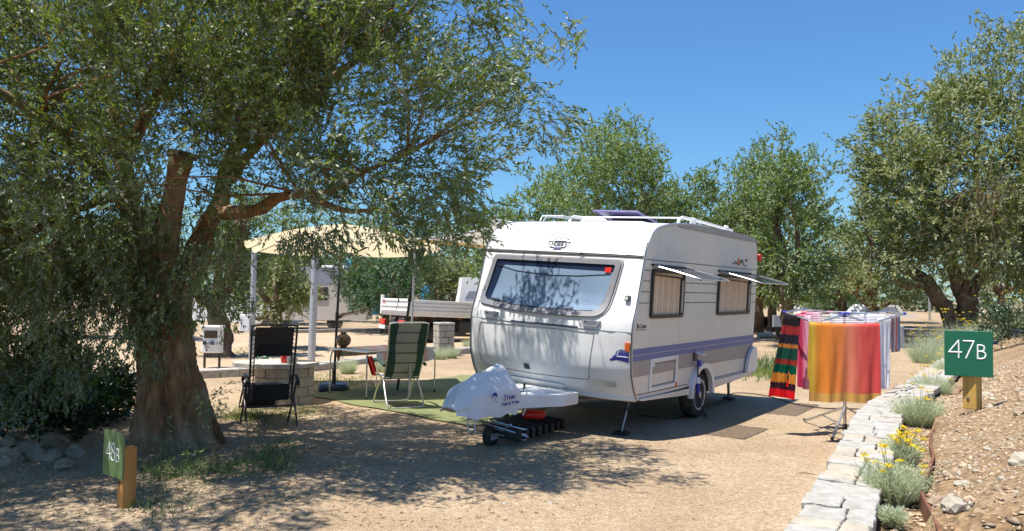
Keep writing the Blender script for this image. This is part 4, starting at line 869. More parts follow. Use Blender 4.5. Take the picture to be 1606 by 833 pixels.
for Xc in (.115, 2.185):
    T_ = Matrix.Translation(c(Xc, *wc)) @ Matrix.Rotation(PI/2, 4, 'Y')
    mb = MB(T_); mb.lathe([(.20, -.09), (.27, -.098), (.305, -.09), (.32, -.06), (.322, 0), (.32, .06), (.305, .09), (.27, .098), (.20, .09)], 40); w_ = mb.build('wheel', MT['rubber'], cv, smooth=True)
    mb = MB(T_); mb.lathe([(.205, .07), (.215, .10), (.195, .098), (.185, .07), (.15, .055), (.11, .075), (.06, .075), (.05, .10), (.0001, .105)] if Xc < 1 else [(.2, -.1), (.1, -.08), (.0001, -.08)], 32); rm = mb.build('rim', MT['rimsilver'], w_, smooth=True)
    if Xc < 1:
        for k in range(12):
            a = k*PI/6; mb = MB(T_); mb.lathe([(.017, .0), (.017, .004)], 8, Matrix.Translation((.155*math.cos(a), .155*math.sin(a), .066))); mb.build('rim_hole', MT['groove'], rm)
mb = MB(); mb.tube([c(.2, *wc), c(2.1, *wc)], .03, 8); mb.build('axle', MT['darkmetal'], cv)
# corner steadies
for X, y, sg in ((.25, .30, 1), (2.05, .30, 1), (.25, 4.2, -1), (2.05, 4.2, -1)):
    foot = (X+.02, y-.05*sg, -.478); mb = MB(); mb.tube([c(X, y+.12*sg, -.02), c(*foot)], .022, 6); mb.tube([c(X-.12, y+.02, -.0), c(X, y+.03, -.2)], .012, 5); mb.tube([c(X+.12, y+.02, -.0), c(X, y+.03, -.2)], .012, 5); lg = mb.build('corner_steady', MT['darkmetal'], cv)
    mb = MB(); mb.tube([c(X-.005, y+.1*sg-.02, -.08), c(X+.01, y-.03*sg-.02, -.44)], .010, 5); mb.build('inner_strut', MT['galv'], lg)
    fx, fy_, fz = c(*foot); mb = MB(); mb.box((fx-.09, fy_-.09, fz-.008), (fx+.09, fy_+.09, fz+.03), .02); mb.build('foot_plate', MT['red' if False else 'rubber'], lg)
# drawbar
mb = MB()
for X in (.55, 1.75): mb.tube([c(X, .6, -.09), c(1.15, -1.45, -.09)], .035, 4)
mb.tube([c(1.15, -1.4, -.09), c(1.15, -1.75, -.06)], .035, 8); mb.build('drawbar', MT['galv'], cv)
mb = MB(); mb.prism([c(X, y, -.115) for X, y in ((1.15, -1.30), (1.02, -1.22), (.66, -.50), (.64, -.20), (1.66, -.20), (1.64, -.50), (1.28, -1.22))], (0, 0, .135)); fa = mb.build('drawbar_fairing', MT['white'], cv)
mb = MB(); mb.tube([c(1.15, -.95, -.02), c(1.15, -.95, -.45)], .028, 10); mb.tube([c(1.15, -.95, .0), c(1.15, -.95, .11)], .02, 8); jk = mb.build('jockey_wheel_tube', MT['darkmetal'], cv, smooth=True)
mb = MB(); mb.tube([c(1.12, -.95, .04), c(1.0, -.86, .045), c(.99, -.86, .10)], .008, 5); mb.tube([c(.99, -.86, .08), c(.99, -.86, .14)], .014, 6); mb.build('crank_handle', MT['black'], jk)
mb = MB(); mb.box((-1.19-CO.x, -1.32-CO.y, -.46-CO.z), (-1.17-CO.x, -.93-CO.y, -.395-CO.z)); mb.box((-1.11-CO.x+.01, -1.32-CO.y, -.46-CO.z), (-1.09-CO.x+.01, -.93-CO.y, -.395-CO.z)); mb.build('fork', MT['galv'], jk)
T_ = Matrix.Translation(c(1.15, -1.25, -.43)) @ Matrix.Rotation(PI/2, 4, 'Y'); mb = MB(T_); mb.lathe([(.05, -.035), (.105, -.04), (.12, -.02), (.12, .02), (.105, .04), (.05, .035)], 28); jw = mb.build('jockey_wheel', MT['rubber'], jk, smooth=True)
mb = MB(T_); mb.lathe([(.03, -.055), (.03, .055)], 12); mb.build('hub', MT['galv'], jw)
# roof: dome vent, purple roof light, rails
T_ = Matrix.Translation(c(1.60, 1.75, 2.20)); mb = MB(T_); mb.lathe([(.19, 0), (.20, .03), (.17, .06), (.08, .075), (.001, .08)], 26); mb.build('roof_vent', MT['gel'], cv, smooth=True)
pv = [c(1.80, 2.1, 2.40), c(1.05, 2.05, 2.385), c(.95, 2.72, 2.235), c(1.72, 2.75, 2.235)]
mb = MB(); mb.prism(pv, (0, 0, .02)); sp_ = mb.build('roof_light_lid', MT['purple'], cv)
mb = MB(); mb.tube(pv, .018, 5, closed=True); 
for a in (.33, .66): mb.tube([Vector(pv[0]).lerp(Vector(pv[1]), a), Vector(pv[3]).lerp(Vector(pv[2]), a)], .012, 4)
mb.build('lid_frame', MT['purple'], sp_)
mb = MB(); mb.rbox(tuple(Vector(c(1.75, 2.05, 2.19))), tuple(Vector(c(.95, 2.8, 2.25))), .02); mb.build('roof_light_base', MT['gel'], cv)
for Xr in (.30, 2.02):
    mb = MB(); mb.tube([c(Xr, 1.75, 2.19), c(Xr, 1.80, 2.27), c(Xr, 1.90, 2.30), c(Xr, 2.4, 2.305), c(Xr, 3.4, 2.285), c(Xr, 4.05, 2.27)], .022, 8); rr = mb.build('roof_rail', MT['gel'], cv, smooth=True)
    for yy in (2.32, 3.75):
        x_, y_, z_ = c(Xr, yy, 2.19); mb = MB(); mb.rbox((x_-.035, y_-.07, z_-.01), (x_+.035, y_+.07, z_+.14), .03); mb.build('rail_foot', MT['gel'], rr)
mb = MB(); mb.tube([c(.30, 1.95, 2.295), c(2.02, 1.95, 2.295)], .012, 6); mb.build('roof_crossbar', MT['galv'], cv)
mb = MB(); mb.tube([c(2.0, .9, 2.15), c(2.0, .95, 2.22), c(1.75, 1.1, 2.235), c(1.55, 1.3, 2.21)], .013, 6); mb.tube([c(1.95, .9, 2.15), c(1.9, .92, 2.215), c(1.65, 1.2, 2.21)], .012, 6); mb.build('aerial_bracket', MT['galv'], cv)
# electric inlet flap
ix, iy, iz = c(-.02, 1.84, .40)
mb = MB(); mb.rbox((ix-.02, iy-.055, iz-.06), (ix+.02, iy+.055, iz+.05), .008); ib = mb.build('power_inlet', MT['navy'], cv)
mb = MB(); mb.prism([(ix+.02, iy-.07, iz+.055), (ix+.02, iy+.07, iz+.055), (ix+.13, iy+.06, iz+.03), (ix+.13, iy-.06, iz+.03)], (0, 0, .012)); mb.build('inlet_flap', MT['gel'], ib)
# ---- awning on the far side: roll-out canvas with end rail and two legs
aw = thing('awning', 'grey-beige roll-out awning canvas stretched from the far side of the caravan', 'awning', m=CM @ Matrix.Translation((-2.3, 2.2, -.48)))
def ac(X, y, z): return (-X+2.3, y-2.2, z+.48)
def awf(u, v): X = 2.31+1.45*v; y = .30+3.3*u; return ac(X, y, 2.06-.24*v-.05*math.sin(PI*v)+.015*math.sin(u*PI*6)*math.sin(PI*v))
mb = MB(); mb.grid(awf, 30, 12); mb.build('canvas', MT['awning'], aw, smooth=True)
mb = MB(); mb.tube([ac(3.77, .25, 1.80), ac(3.77, 3.65, 1.80)], .035, 8); mb.build('front_rail', MT['canvas'], aw, smooth=True)
mb = MB(); mb.tube([ac(2.34, .25, 2.07), ac(2.34, 3.65, 2.07)], .05, 8); mb.build('cassette', MT['gel'], aw, smooth=True)
for yy in (.3, 3.6):
    mb = MB(); mb.tube([ac(3.77, yy, 1.80), ac(3.72, yy, -.5)], .016, 8); mb.build('leg', MT['galv'], aw)
    mb = MB(); mb.tube([ac(2.4, yy, 1.98), ac(3.74, yy, 1.8)], .014, 6); mb.build('arm', MT['galv'], aw)
# ---- white fabric cover over the coupling
hc = thing('hitch_cover', 'white fabric cover with a blue palm print draped over the caravan coupling', 'cover', m=CM @ Matrix.Translation((-1.15, -1.45, -.48)))
def hp(X, y, z): return (-X+1.15, y+1.45, z+.48)
secs = [(-2.03, .05, .10, -.10, -.02), (-1.93, .10, .17, -.11, .10), (-1.80, .135, .20, -.13, .215), (-1.62, .15, .22, -.14, .265), (-1.42, .155, .23, -.15, .30), (-1.24, .15, .24, -.16, .345), (-1.13, .12, .24, -.165, .365), (-1.04, .11, .23, -.165, .25), (-.96, .10, .2, -.15, .13), (-.88, .11, .17, -.14, .07)]
def hcf(u, v):
    k = u*(len(secs)-1); i = min(int(k), len(secs)-2); t_ = k-i; a = [secs[i][q]*(1-t_)+secs[i+1][q]*t_ for q in range(5)]
    th = -.15*PI+v*1.3*PI; cs_, sn = math.cos(th), math.sin(th)
    w_ = a[2]*(1 if sn < .2 else 1); X = 1.15-(a[2] if sn < .35 else a[2]*(1-(sn-.35)/.65*.75))*(1 if cs_ > 0 else -1)*min(1, abs(cs_)*1.6); zz = a[3]+(a[4]-a[3])*max(0, (sn+.45)/1.45)
    wr = .016*noise.noise(Vector((u*6, v*7, 1)))+.010*math.sin(u*26+v*9)+.012*math.sin(v*21-u*7)*(.5+.5*math.sin(u*9))
    return hp(X+wr, a[0]+.01*math.sin(v*13), zz+wr)
mb = MB(); mb.grid(hcf, 54, 36); hb = mb.build('fabric', MT['bag'], hc, smooth=True)
mb = MB(); hx = lambda y, z: Vector(hp(.913-.03, y, z))
PC = (-1.60, .105)
for k in range(8):
    a = -.3+k*PI*1.15/7; mb.tube([hx(PC[0]+.06*q*math.cos(a), PC[1]+.05*q*math.sin(a)-.035*q*q) for q in (0, .5, 1)], [.006, .008, .002], 4)
mb.tube([hx(PC[0], PC[1]), hx(PC[0]+.012, PC[1]-.05), hx(PC[0]+.04, PC[1]-.10)], .004, 4); mb.build('palm_print', MT['blue_d'], hc); mb = MB()
glyphs(mb, 'Stoms', hx, -1.42, .02, .062, .036, .012, .0048); glyphs(mb, 'Camping Village', hx, -1.44, -.035, .032, .016, .006, .0034)
mb.build('lettering', MT['blue_d'], hc, kind='stuff')
mb = MB()
for dx in (0, .09): mb.tube([hp(1.0+dx, -1.75, -.08), hp(1.0+dx, -1.78, -.22), hp(1.02+dx, -1.72, -.33), hp(1.06+dx, -1.70, -.2), hp(1.05+dx, -1.72, -.09)], .007, 5)
mb.tube([hp(.9, -.95, .12), hp(.9, -.93, -.1), hp(.92, -.97, -.2)], .008, 5)
mb.build('tie_strap', MT['cloth_w'], hc)
# ---- things under the drawbar
ur = cw3(1.15, -.6, -.5)
fr = thing('slatted_rack', 'folded black slatted frame lying under the caravan drawbar', 'rack', m=CM @ Matrix.Translation((-1.15, -.6, -.5)))
for k in range(8):
    mb = MB(); yk = -.75+k*.14; mb.rbox((.20-.02*k+.0-.35, yk+.15, .05), (.20-.35+.5, yk+.21, .17), .015); mb.build('slat', MT['black'], fr)
for z_ in (.06, .12, .18):
    mb = MB(); mb.tube([(-.25, -.75, z_+.06), (.38, -.5, z_)], .009, 5); mb.build('tube', MT['alu_tube'], fr)
mb = MB(); mb.tube([(.0, -.85, .25), (.40, -.5, .10)], .010, 5); mb.tube([(.36, -.8, .27), (.05, -.5, .12)], .010, 5); mb.tube([(.15, -.9, .3), (.42, -.62, .2)], .008, 5); mb.build('crossed_bars', MT['alu_tube'], fr)
q = cw3(1.05, -.55, -.30); mb = MB(); mb.rbox((q.x-.13, q.y-.10, q.z+.0), (q.x+.15, q.y+.12, q.z+.09), .03); single('crate', mb, MT['red'], 'red plastic crate hung under the caravan drawbar', 'crate')
# ---- power cable with blue couplings
def cpt(X, y, z): return tuple(cw3(X, y, z))
cab = thing('power_cable', 'black power cable with blue couplings from the caravan inlet across the gravel', 'cable', cw3(-.05, 1.9, -.48))
g1 = [gp(u, v, .012) for u, v in ((1098, 640), (1112, 636), (1130, 630), (1150, 617), (1185, 618), (1215, 624), (1245, 633), (1290, 640), (1330, 641), (1380, 643))]
mb = MB(); P = [cpt(-.05, 1.85, .36), cpt(-.07, 1.84, .2), cpt(-.08, 1.84, .05)]; mb.tube(catmull(P, 5), .009, 6)
P = [cpt(-.09, 1.84, -.1), cpt(-.13, 1.9, -.3), cpt(-.16, 2.05, -.44)] + [tuple(p) for p in g1]; mb.tube(catmull(P, 6), .009, 6)
mb.tube(catmull([tuple(gp(u, v, .012)) for u, v in ((1000, 650), (1030, 655), (1055, 657), (1080, 650), (1098, 641))], 6), .008, 6)
mb.build('lead', MT['rubber'], cab, smooth=True, world=True)
for a, b, m_ in ((.35, .27, 'blue_d'), (.12, .04, 'cloth_w'), (.03, -.09, 'blue_d')):
    mb = MB(); mb.tube([cpt(-.075, 1.84, a), cpt(-.085, 1.84, b)], [.026, .034], 10); mb.build('coupling', MT[m_], cab, smooth=True, world=True)
# ------------------------------------------------------------------ dry stone wall
sw_ = thing('stone_wall', 'low wall capped with white limestone slabs curving beside the gravel pitch', 'stone wall', (*wp(3.0, .15), 0))
mb = MB()
def corew(u, v):
    t = .2+u*(WL[-1]-.25); w = float(wwid(t)); s, z = [(.02, -.05), (.02, WT-.075), (w-.02, WT-.075), (w-.02, .2)][int(round(v*3))]; x, y = wp(t, s); return (x, y, z)
mb.grid(corew, 140, 3); o = mb.build('mortar', MT['mortar'], sw_, world=True)
rs = random.Random(5)
def slab(poly, z0, z1, mname, nm='stone', ch=.007):
    cx_ = sum(p[0] for p in poly)/len(poly); cy_ = sum(p[1] for p in poly)/len(poly); vs = []; n = len(poly); fs = []
    tz = [rs.uniform(-.005, .005) for _ in poly]
    for zz, ins in ((z0, .004), (z1-ch, 0), (z1, ch)):
        for i, (x, y) in enumerate(poly):
            d = math.hypot(x-cx_, y-cy_)+1e-6; k = 1-ins/d; vs.append((cx_+(x-cx_)*k, cy_+(y-cy_)*k, zz+(tz[i] if zz > z0 else 0)))
    vs.append((cx_, cy_, z1+rs.uniform(-.004, .008)))
    for r in range(2):
        for i in range(n): j = (i+1) % n; fs.append((r*n+i, r*n+j, (r+1)*n+j, (r+1)*n+i))
    for i in range(n): fs.append((2*n+i, 2*n+(i+1) % n, 3*n))
    mb = MB(); mb.add(vs, fs); return mb.build(nm, MT[mname], sw_, world=True)
t = 1.0
def edgej(pts, k=4, j=.008):
    out = []
    for i in range(len(pts)):
        a, b = pts[i], pts[(i+1) % len(pts)]
        for q in range(k): f = q/k; out.append((a[0]*(1-f)+b[0]*f+(rs.uniform(-j, j) if q else 0), a[1]*(1-f)+b[1]*f+(rs.uniform(-j, j) if q else 0)))
    return out
tl = tr_ = 2.0; midw = lambda t: .52+.12*math.sin(t*2.1)+.10*math.sin(t*5.3+1)
NSL = 0
t = 2.0; tl_, tr2 = t, t
while t < WL[-1]-.3:
    dt = rs.uniform(.17, .38)*(1.0 if t < 12 else 1.5); w = float(wwid(t)); nl, nr = t+dt+rs.uniform(-.05, .05), t+dt+rs.uniform(-.05, .05); g_ = .0055
    k_ = rs.choice([1, 2, 2, 2]); cuts = [0.0]+sorted(rs.uniform(.28, .72) for _ in range(k_-1))+[1.0]
    if k_ == 3: cuts = [0, rs.uniform(.25, .38), rs.uniform(.6, .75), 1.0]
    for i in range(k_):
        f0, f1 = cuts[i], cuts[i+1]; f0b, f1b = (f0 if i == 0 else f0+rs.uniform(-.0, .0)), f1; s0_ = -.02+f0*(w+.03)+(g_ if i else rs.uniform(-.015, .008)); s1_ = -.02+f1*(w+.03)-(g_ if i < k_-1 else rs.uniform(-.02, .01))
        ta, tb = tl_*(1-f0)+tr2*f0+g_, tl_*(1-f1)+tr2*f1+g_; tc_2, td_ = nl*(1-f0)+nr*f0-g_, nl*(1-f1)+nr*f1-g_; j0, j1 = rs.uniform(-.02, .02), rs.uniform(-.02, .02)
        if i == 0: j0 = 0
        if i == k_-1: j1 = 0
        q = [(ta, s0_), (tc_2, s0_), (td_, s1_), (tb, s1_)]; hz = rs.uniform(-.005, .006)
        if k_ > 1 and dt > .2 and rs.random() < .25:
            m_ = rs.uniform(.4, .6); qa = [q[0], (q[0][0]*(1-m_)+q[1][0]*m_-.004, q[0][1]), (q[3][0]*(1-m_)+q[2][0]*m_-.004, q[3][1]), q[3]]; qb = [(q[0][0]*(1-m_)+q[1][0]*m_+.004, q[0][1]), q[1], q[2], (q[3][0]*(1-m_)+q[2][0]*m_+.004, q[3][1])]
            slab(edgej([wp(a, s) for a, s in qa]), WT-.07, WT+hz, 'stone'); slab(edgej([wp(a, s) for a, s in qb]), WT-.07, WT+hz-.003, 'stone_cream')
        else: slab(edgej([wp(a, s) for a, s in q]), WT-.075, WT+hz, 'stone_cream' if rs.random() < .22 else 'stone')
    t += dt; tl_, tr2 = nl, nr
for row in range(3):               # the face towards the pitch
    t = 2.0; z0 = .0+row*.165
    while t < 14:
        dt = rs.uniform(.18, .38); a = wp(t+.006, -.02-.01*rs.random()); b = wp(t+dt-.006, -.02-.01*rs.random()); a2 = wp(t+.006, .05); b2 = wp(t+dt-.006, .05)
        mb = MB(); P_ = [(*a, z0+.006), (*b, z0+.006), (*b, z0+.16), (*a, z0+.16)]; Q_ = [(*a2, z0+.006), (*b2, z0+.006), (*b2, z0+.16), (*a2, z0+.16)]
        mb.add(P_+Q_, [(0, 1, 2, 3), (4, 7, 6, 5), (0, 4, 5, 1), (1, 5, 6, 2), (2, 6, 7, 3), (3, 7, 4, 0)]); mb.build('stone', MT['stone_cream'], sw_, world=True); t += dt
# ------------------------------------------------------------------ rusty edging strip between bed and rubble
def strip_s(t): return float(wwid(t))+.26+.035*math.sin(t*1.7+.6)+.03*math.sin(t*3.1)
mb = MB(); ts_ = np.arange(1.5, 13.5, .15); vs = []; fs = []
for i, t in enumerate(ts_):
    s = strip_s(t); z = .575+.012*math.sin(t*5)
    for ds, zz in ((-.008, .42), (-.010, z), (.008, z), (.012, .42)): x, y = wp(t, s+ds); vs.append((x, y, zz))
for i in range(len(ts_)-1):
    for k in range(3): fs.append((i*4+k, (i+1)*4+k, (i+1)*4+k+1, i*4+k+1))
mb.add(vs, fs); single('edging_strip', mb, MT['terracotta'], 'rusty brown edging strip between flower bed and rubble slope', 'edging', smooth=True)
# ------------------------------------------------------------------ rubble, pebbles
def region(n, f, zf):
    P = []
    while len(P) < n:
        x, y = f()
        P.append((x, y, zf(x, y)))
    return np.array(P)
def rt_pt():
    t = random.uniform(2.0, 15)**1.0; s = strip_s(t)+.03+abs(random.gauss(0, 1.0)); return wp(t, s)
def zterr(x, y):
    t, s = wst(x, y); return float(terr_z(float(t[0]), np.array(float(s[0]))))+n2(x, y, 1.1, .035)+n2(x, y, 4, .018)
P = region(12500, rt_pt, zterr); sz = np.clip(RNG.lognormal(-4.5, .52, len(P)), .004, .04)
for nm, sl_, m_ in (('rubble', slice(0, None, 3), 'rubble'), ('rubble', slice(1, None, 6), 'stone_cream'), ('rubble', slice(4, None, 6), 'pebble'), ('rubble', slice(2, None, 3), 'rock')):
    o = scatter(nm, P[sl_], sz[sl_], MT[m_]); props(o, {'rubble': 'loose orange rubble covering the slope right of the bed', 'stone_cream': 'pale limestone chips strewn over the right slope', 'pebble': 'sandy stone chips strewn over the right slope', 'rock': 'brown stone chips strewn over the right slope'}[m_], 'rubble', None, 'stuff')
def bed_pt(): t = random.uniform(2.2, 12); return wp(t, float(wwid(t))+random.uniform(.02, .24))
P = region(900, bed_pt, lambda x, y: .475); sz = np.clip(RNG.lognormal(-4.2, .5, len(P)), .006, .035); props(scatter('bed_rubble', P, sz, MT['pebble']), 'stone chips in the narrow bed behind the slab wall', 'rubble', None, 'stuff')
def near_pt():
    y = 3.2+abs(random.gauss(0, 3.6)); return (random.uniform(-.68, .30+.12*y/4)*y, y)
def ok_pt():
    while True:
        x, y = near_pt(); t, s = wst(x, y)
        if s[0] < -.03: return x, y
P = region(9000, ok_pt, gz); sz = np.clip(RNG.lognormal(-5.25, .4, len(P)), .003, .02); props(scatter('gravel_stones', P, sz, MT['pebble']), 'small loose gravel stones scattered over the pitch', 'gravel', None, 'stuff')
def left_pt(): y = random.uniform(4.4, 9.5); return (-y*random.uniform(.3, .68), y)
P = region(3500, left_pt, gz); sz = np.clip(RNG.lognormal(-4.6, .55, len(P)), .005, .04); props(scatter('gravel_stones', P, sz, MT['rock']), 'dark stone litter on the shaded ground at lower left', 'gravel', None, 'stuff')
# dead leaves under the olive
n = 5000; P = np.array([(*q, 0) for q in [(random.gauss(-3.0, 1.6), random.gauss(7.4, 1.5)) for _ in range(n)]]); P[:, 2] = [gz(a, b)+.008 for a, b, _ in P]; D = unit(n); D[:, 2] *= .15; D /= np.linalg.norm(D, axis=1)[:, None]
props(leafmesh('leaf_litter', P, D, .05, .013, MT['dry']), 'dry fallen leaves under the big olive tree', 'leaf litter', None, 'stuff')
# single larger rocks
def rock(x, y, z, r, label, m='rock', seed=0, grp=None):
    bm = bmesh.new(); bmesh.ops.create_icosphere(bm, subdivisions=2, radius=1.0)
    for v in bm.verts:
        q = v.co.copy(); f = 1+.55*noise.noise(q*1.1+Vector((seed*3.7, 0, 0)))+.30*noise.noise(q*2.7+Vector((0, seed, 0))); v.co = Vector((q.x*f*r, q.y*f*r*.8, q.z*f*r*.62))
    me = bpy.data.meshes.new('rock'); bm.to_mesh(me); bm.free(); o = link_mesh('rock', me, None, MT[m]); o.location = (x, y, z+r*.25); o.rotation_euler = (0, 0, seed*1.3); return props(o, label, 'rock', grp)
for i, (u, v, r, lb) in enumerate([(45, 712, .15, 'flat shaded rock, second from the left photo edge in the rock heap'), (8, 728, .17, 'shaded rock at the left photo edge of the rock heap'), (62, 722, .12, 'rounded rock in the middle of the shaded rock heap'), (92, 700, .13, 'rock at the right top of the shaded heap catching a sun fleck'), (80, 722, .09, 'small rock in front of the shaded heap'), (118, 716, .11, 'rightmost rock of the shaded heap under the olive'), (72, 700, .17, 'long dark rock lying behind the shaded heap'), (100, 735, .10, 'small pale rock in front of the shaded heap, nearest the 48B post'), (20, 700, .12, 'dark rock at the back left of the shaded heap')]):
    p = gp(u, v); rock(p.x, p.y, gz(p.x, p.y), r, lb, 'rock', i+1, 'rocks heaped under the olive tree')
LUMP = ['pale rock at the right photo edge, level with the base of the 47B post', 'brown rock at the right photo edge, low down', 'rock in the row of lumps by the edging strip, second from the bottom', 'brown lump right beside another near the edging strip', 'single lump close to the edging strip at mid slope', 'small reddish lump in the middle of the right slope', 'pale lump at the bottom of the bed, left of two more', 'small lump lowest in the bed beside the blue-green tuft', 'brown lump at the bottom of the bed against the edging strip', 'pale lump just right of the foot of the 47B post', 'small lump on the slope, farther right of the 47B post', 'small pale lump halfway between edging strip and right edge', 'brown lump touching the edging strip at mid slope', 'pale rock on the skyline of the slope behind the 47B sign']
for i, (u, v, r) in enumerate([(1600, 648, .07), (1604, 728, .08), (1472, 790, .06), (1497, 795, .07), (1462, 752, .055), (1548, 705, .03), (1390, 812, .05), (1370, 820, .045), (1398, 822, .04), (1545, 620, .06), (1570, 640, .035), (1510, 760, .04), (1460, 735, .045), (1575, 545, .05)]):
    z = .70 if u > 1420 else .50
    for _ in range(6):
        p = gp(u, v, z); z = zterr(p.x, p.y)
    rock(p.x, p.y, z-.01, r, LUMP[i], 'stone_cream' if i % 2 else 'rock', i+20, 'limestone lumps on the right-hand slope')
for i, (u, v) in enumerate([(793, 793), (863, 793)]):
    p = gp(u, v); rock(p.x, p.y, 0.0, .028, ['small white stone on the bare gravel, left of a pair', 'small white stone on the bare gravel, right of a pair'][i], 'stone', i+50)
# ------------------------------------------------------------------ numbered posts
def sign(name, label, x, y, z, ph, pa, rz_post, rz_plate, text, mplate, mpost, psz=(.355, .38), zc=None, xoff=0, th=.0048, layout=None):
    t = thing(name, label, 'sign', (x, y, z), rz_post)
    mb = MB(); a = pa/2; mb.rbox((-a, -a, -.05), (a, a, ph), .006); mb.build('post', MT[mpost], t)
    R_ = Matrix.Rotation(rz_plate-rz_post, 4, 'Z'); zc = ph-.02 if zc is None else zc
    off = (a*1.30 if abs(rz_plate-rz_post) > .2 else a)+.010; T_ = R_ @ Matrix.Translation((xoff, -off, zc)); w, h = psz
    mb = MB(T_); mb.rbox((-w/2, -.008, -h/2), (w/2, .008, h/2), .003); pl = mb.build('plate', MT[mplate], t)
    for (ch, x0, z0, cw_, chh) in layout:
        mb = MB(T_); fn = lambda p, q: Vector((p, -.0062, q))
        for st in GL[ch]:
            pts = [fn(x0+px*cw_, z0+pz*chh) for px, pz in st]
            for a_, b_ in zip(pts, pts[1:]): e_ = (b_-a_).normalized()*th*.35; mb.tube([a_-e_, b_+e_], th, 10)
        mb.build('figure', MT['signwhite'], pl)
    mb = MB(Matrix.Translation((-.01, -a-.002, ph-.27)) @ Matrix.Rotation(PI/2, 4, 'X')); mb.lathe([(.014, 0), (.012, .006)], 12); mb.build('bolt', MT['cutwood'], t)
D47 = 7.0; p = at(1522, 632, D47)
sign('sign_post', 'dark green sign numbered 47B on a square wooden post by the stone wall', XD(1524, D47), D47, p.z, .31, .115, -.95, -.50, '47B', 'signgreen', 'wood', (.372, .40), .44, -.03, .0068,
     [('4', -.150, -.040, .098, .155), ('7', -.045, -.040, .090, .155), ('B', .062, -.040, .075, .118)])
p = gp(198, 790, .02)
sign('sign_post', 'faded green sign numbered 48B on an orange wooden post under the olive', p.x, p.y, .0, .46, .105, -.76, -.68, '48B', 'signolive', 'wood_o', (.33, .355), .40, -.10, .005,
     [('4', -.115, -.05, .078, .135), ('8', -.030, -.05, .07, .135), ('B', .055, -.05, .056, .10)])
p = gp(392, 577); t = thing('sign_post', 'small green sign numbered 20A beside the galvanised post', 'sign', (p.x, 18.0, 0))
mb = MB(); mb.rbox((-.06, -.0, 0), (.06, .12, .25), .01); mb.build('post', MT['wood'], t)
mb = MB(); mb.rbox((-.2, -.03, .05), (.2, -.012, .42), .004); pl = mb.build('plate', MT['signgreen'], t)
mb = MB(); fn = lambda a, b: Vector((a, -.033, b)); glyphs(mb, '20A', fn, -.15, .14, .16, .085, .02, .006); mb.build('figures', MT['signwhite'], pl)
# ------------------------------------------------------------------ drying rack and laundry
RK = gp(1325, 668); RY = 9.75; RX = XD(1325, RY)
rk = thing('drying_rack', 'white and blue winged drying rack standing on tripod legs on the gravel', 'drying rack', (RX, RY, 0))
FLp, FRp = Vector((XD(1268, 9.3), 9.3, 1.425)), Vector((XD(1378, 9.3), 9.3, 1.425))
LT, RT_ = Vector((XD(1232, 9.95), 9.95, 1.515)), Vector((XD(1418, 9.95), 9.95, 1.515)); BT, BT2 = Vector((XD(1262, 10.5), 10.5, 1.55)), Vector((XD(1392, 10.5), 10.5, 1.53)); HB = Vector((RX, RY, 1.50))
mb = MB(); mb.tube([(RX, RY, .02), (RX, RY, 1.48)], .020, 10); mb.build('post', MT['alu_tube'], rk, smooth=True, world=True)
mb = MB(); mb.rbox((RX-.055, RY-.05, 1.47), (RX+.055, RY+.05, 1.53), .015); mb.build('hub', MT['blue_d'], rk, world=True)
for q in (FLp+Vector((.15, 0, 0)), FRp-Vector((.15, 0, 0)), BT, BT2): mb = MB(); mb.tube([HB, q], .013, 6); mb.build('arm', MT['alu_tube'], rk, world=True)
for a_, b_ in ((FLp+Vector((.03, 0, 0)), LT), (FRp-Vector((.03, 0, 0)), RT_), (LT, BT), (RT_, BT2)):
    mb = MB(); e_ = (b_-a_).normalized()*.03; mb.tube([a_, b_+e_], .013, 6); r2 = mb.build('wing_rail', MT['alu_tube'], rk, world=True)
    mb = MB(); mb.tube([b_-e_, b_+e_*1.5], .018, 6); mb.build('end_cap', MT['blue_d'], r2, world=True)
mb = MB(); mb.tube([FLp, FRp], .005, 5)
for k in range(1, 7): f = k/7; mb.tube([FLp.lerp(BT, f), FRp.lerp(BT2, f)], .0035, 4); 
for k in range(1, 4): f = k/4; mb.tube([LT.lerp(FLp, f)+Vector((0, .0, 0)), BT.lerp(FLp, f*.9)], .003, 4); mb.tube([RT_.lerp(FRp, f), BT2.lerp(FRp, f*.9)], .003, 4)
mb.build('lines', MT['cloth_w'], rk, world=True, kind='stuff')
for k, (u, v) in enumerate(((1262, 660), (1305, 690), (1386, 672))):
    q = gp(u, v, .015); kn = Vector((RX, RY, .50)); mb = MB(); mb.tube([Vector((RX, RY, .36)), q], .015, 8); lg = mb.build('leg', MT['alu_tube'], rk, world=True)
    mid = Vector((RX, RY, .36)).lerp(q, .55); mb = MB(); mb.tube([Vector((RX, RY, .12)), mid], .010, 6); mb.build('brace', MT['alu_tube'], lg, world=True)
    mb = MB(); mb.tube([q, q+Vector((0, 0, .03))], .02, 6); mb.build('foot', MT['black'], lg, world=True)
mb = MB(); mb.tube([(RX, RY, .08), (RX, RY, .15)], .03, 8); mb.build('slider', MT['black'], rk, world=True)
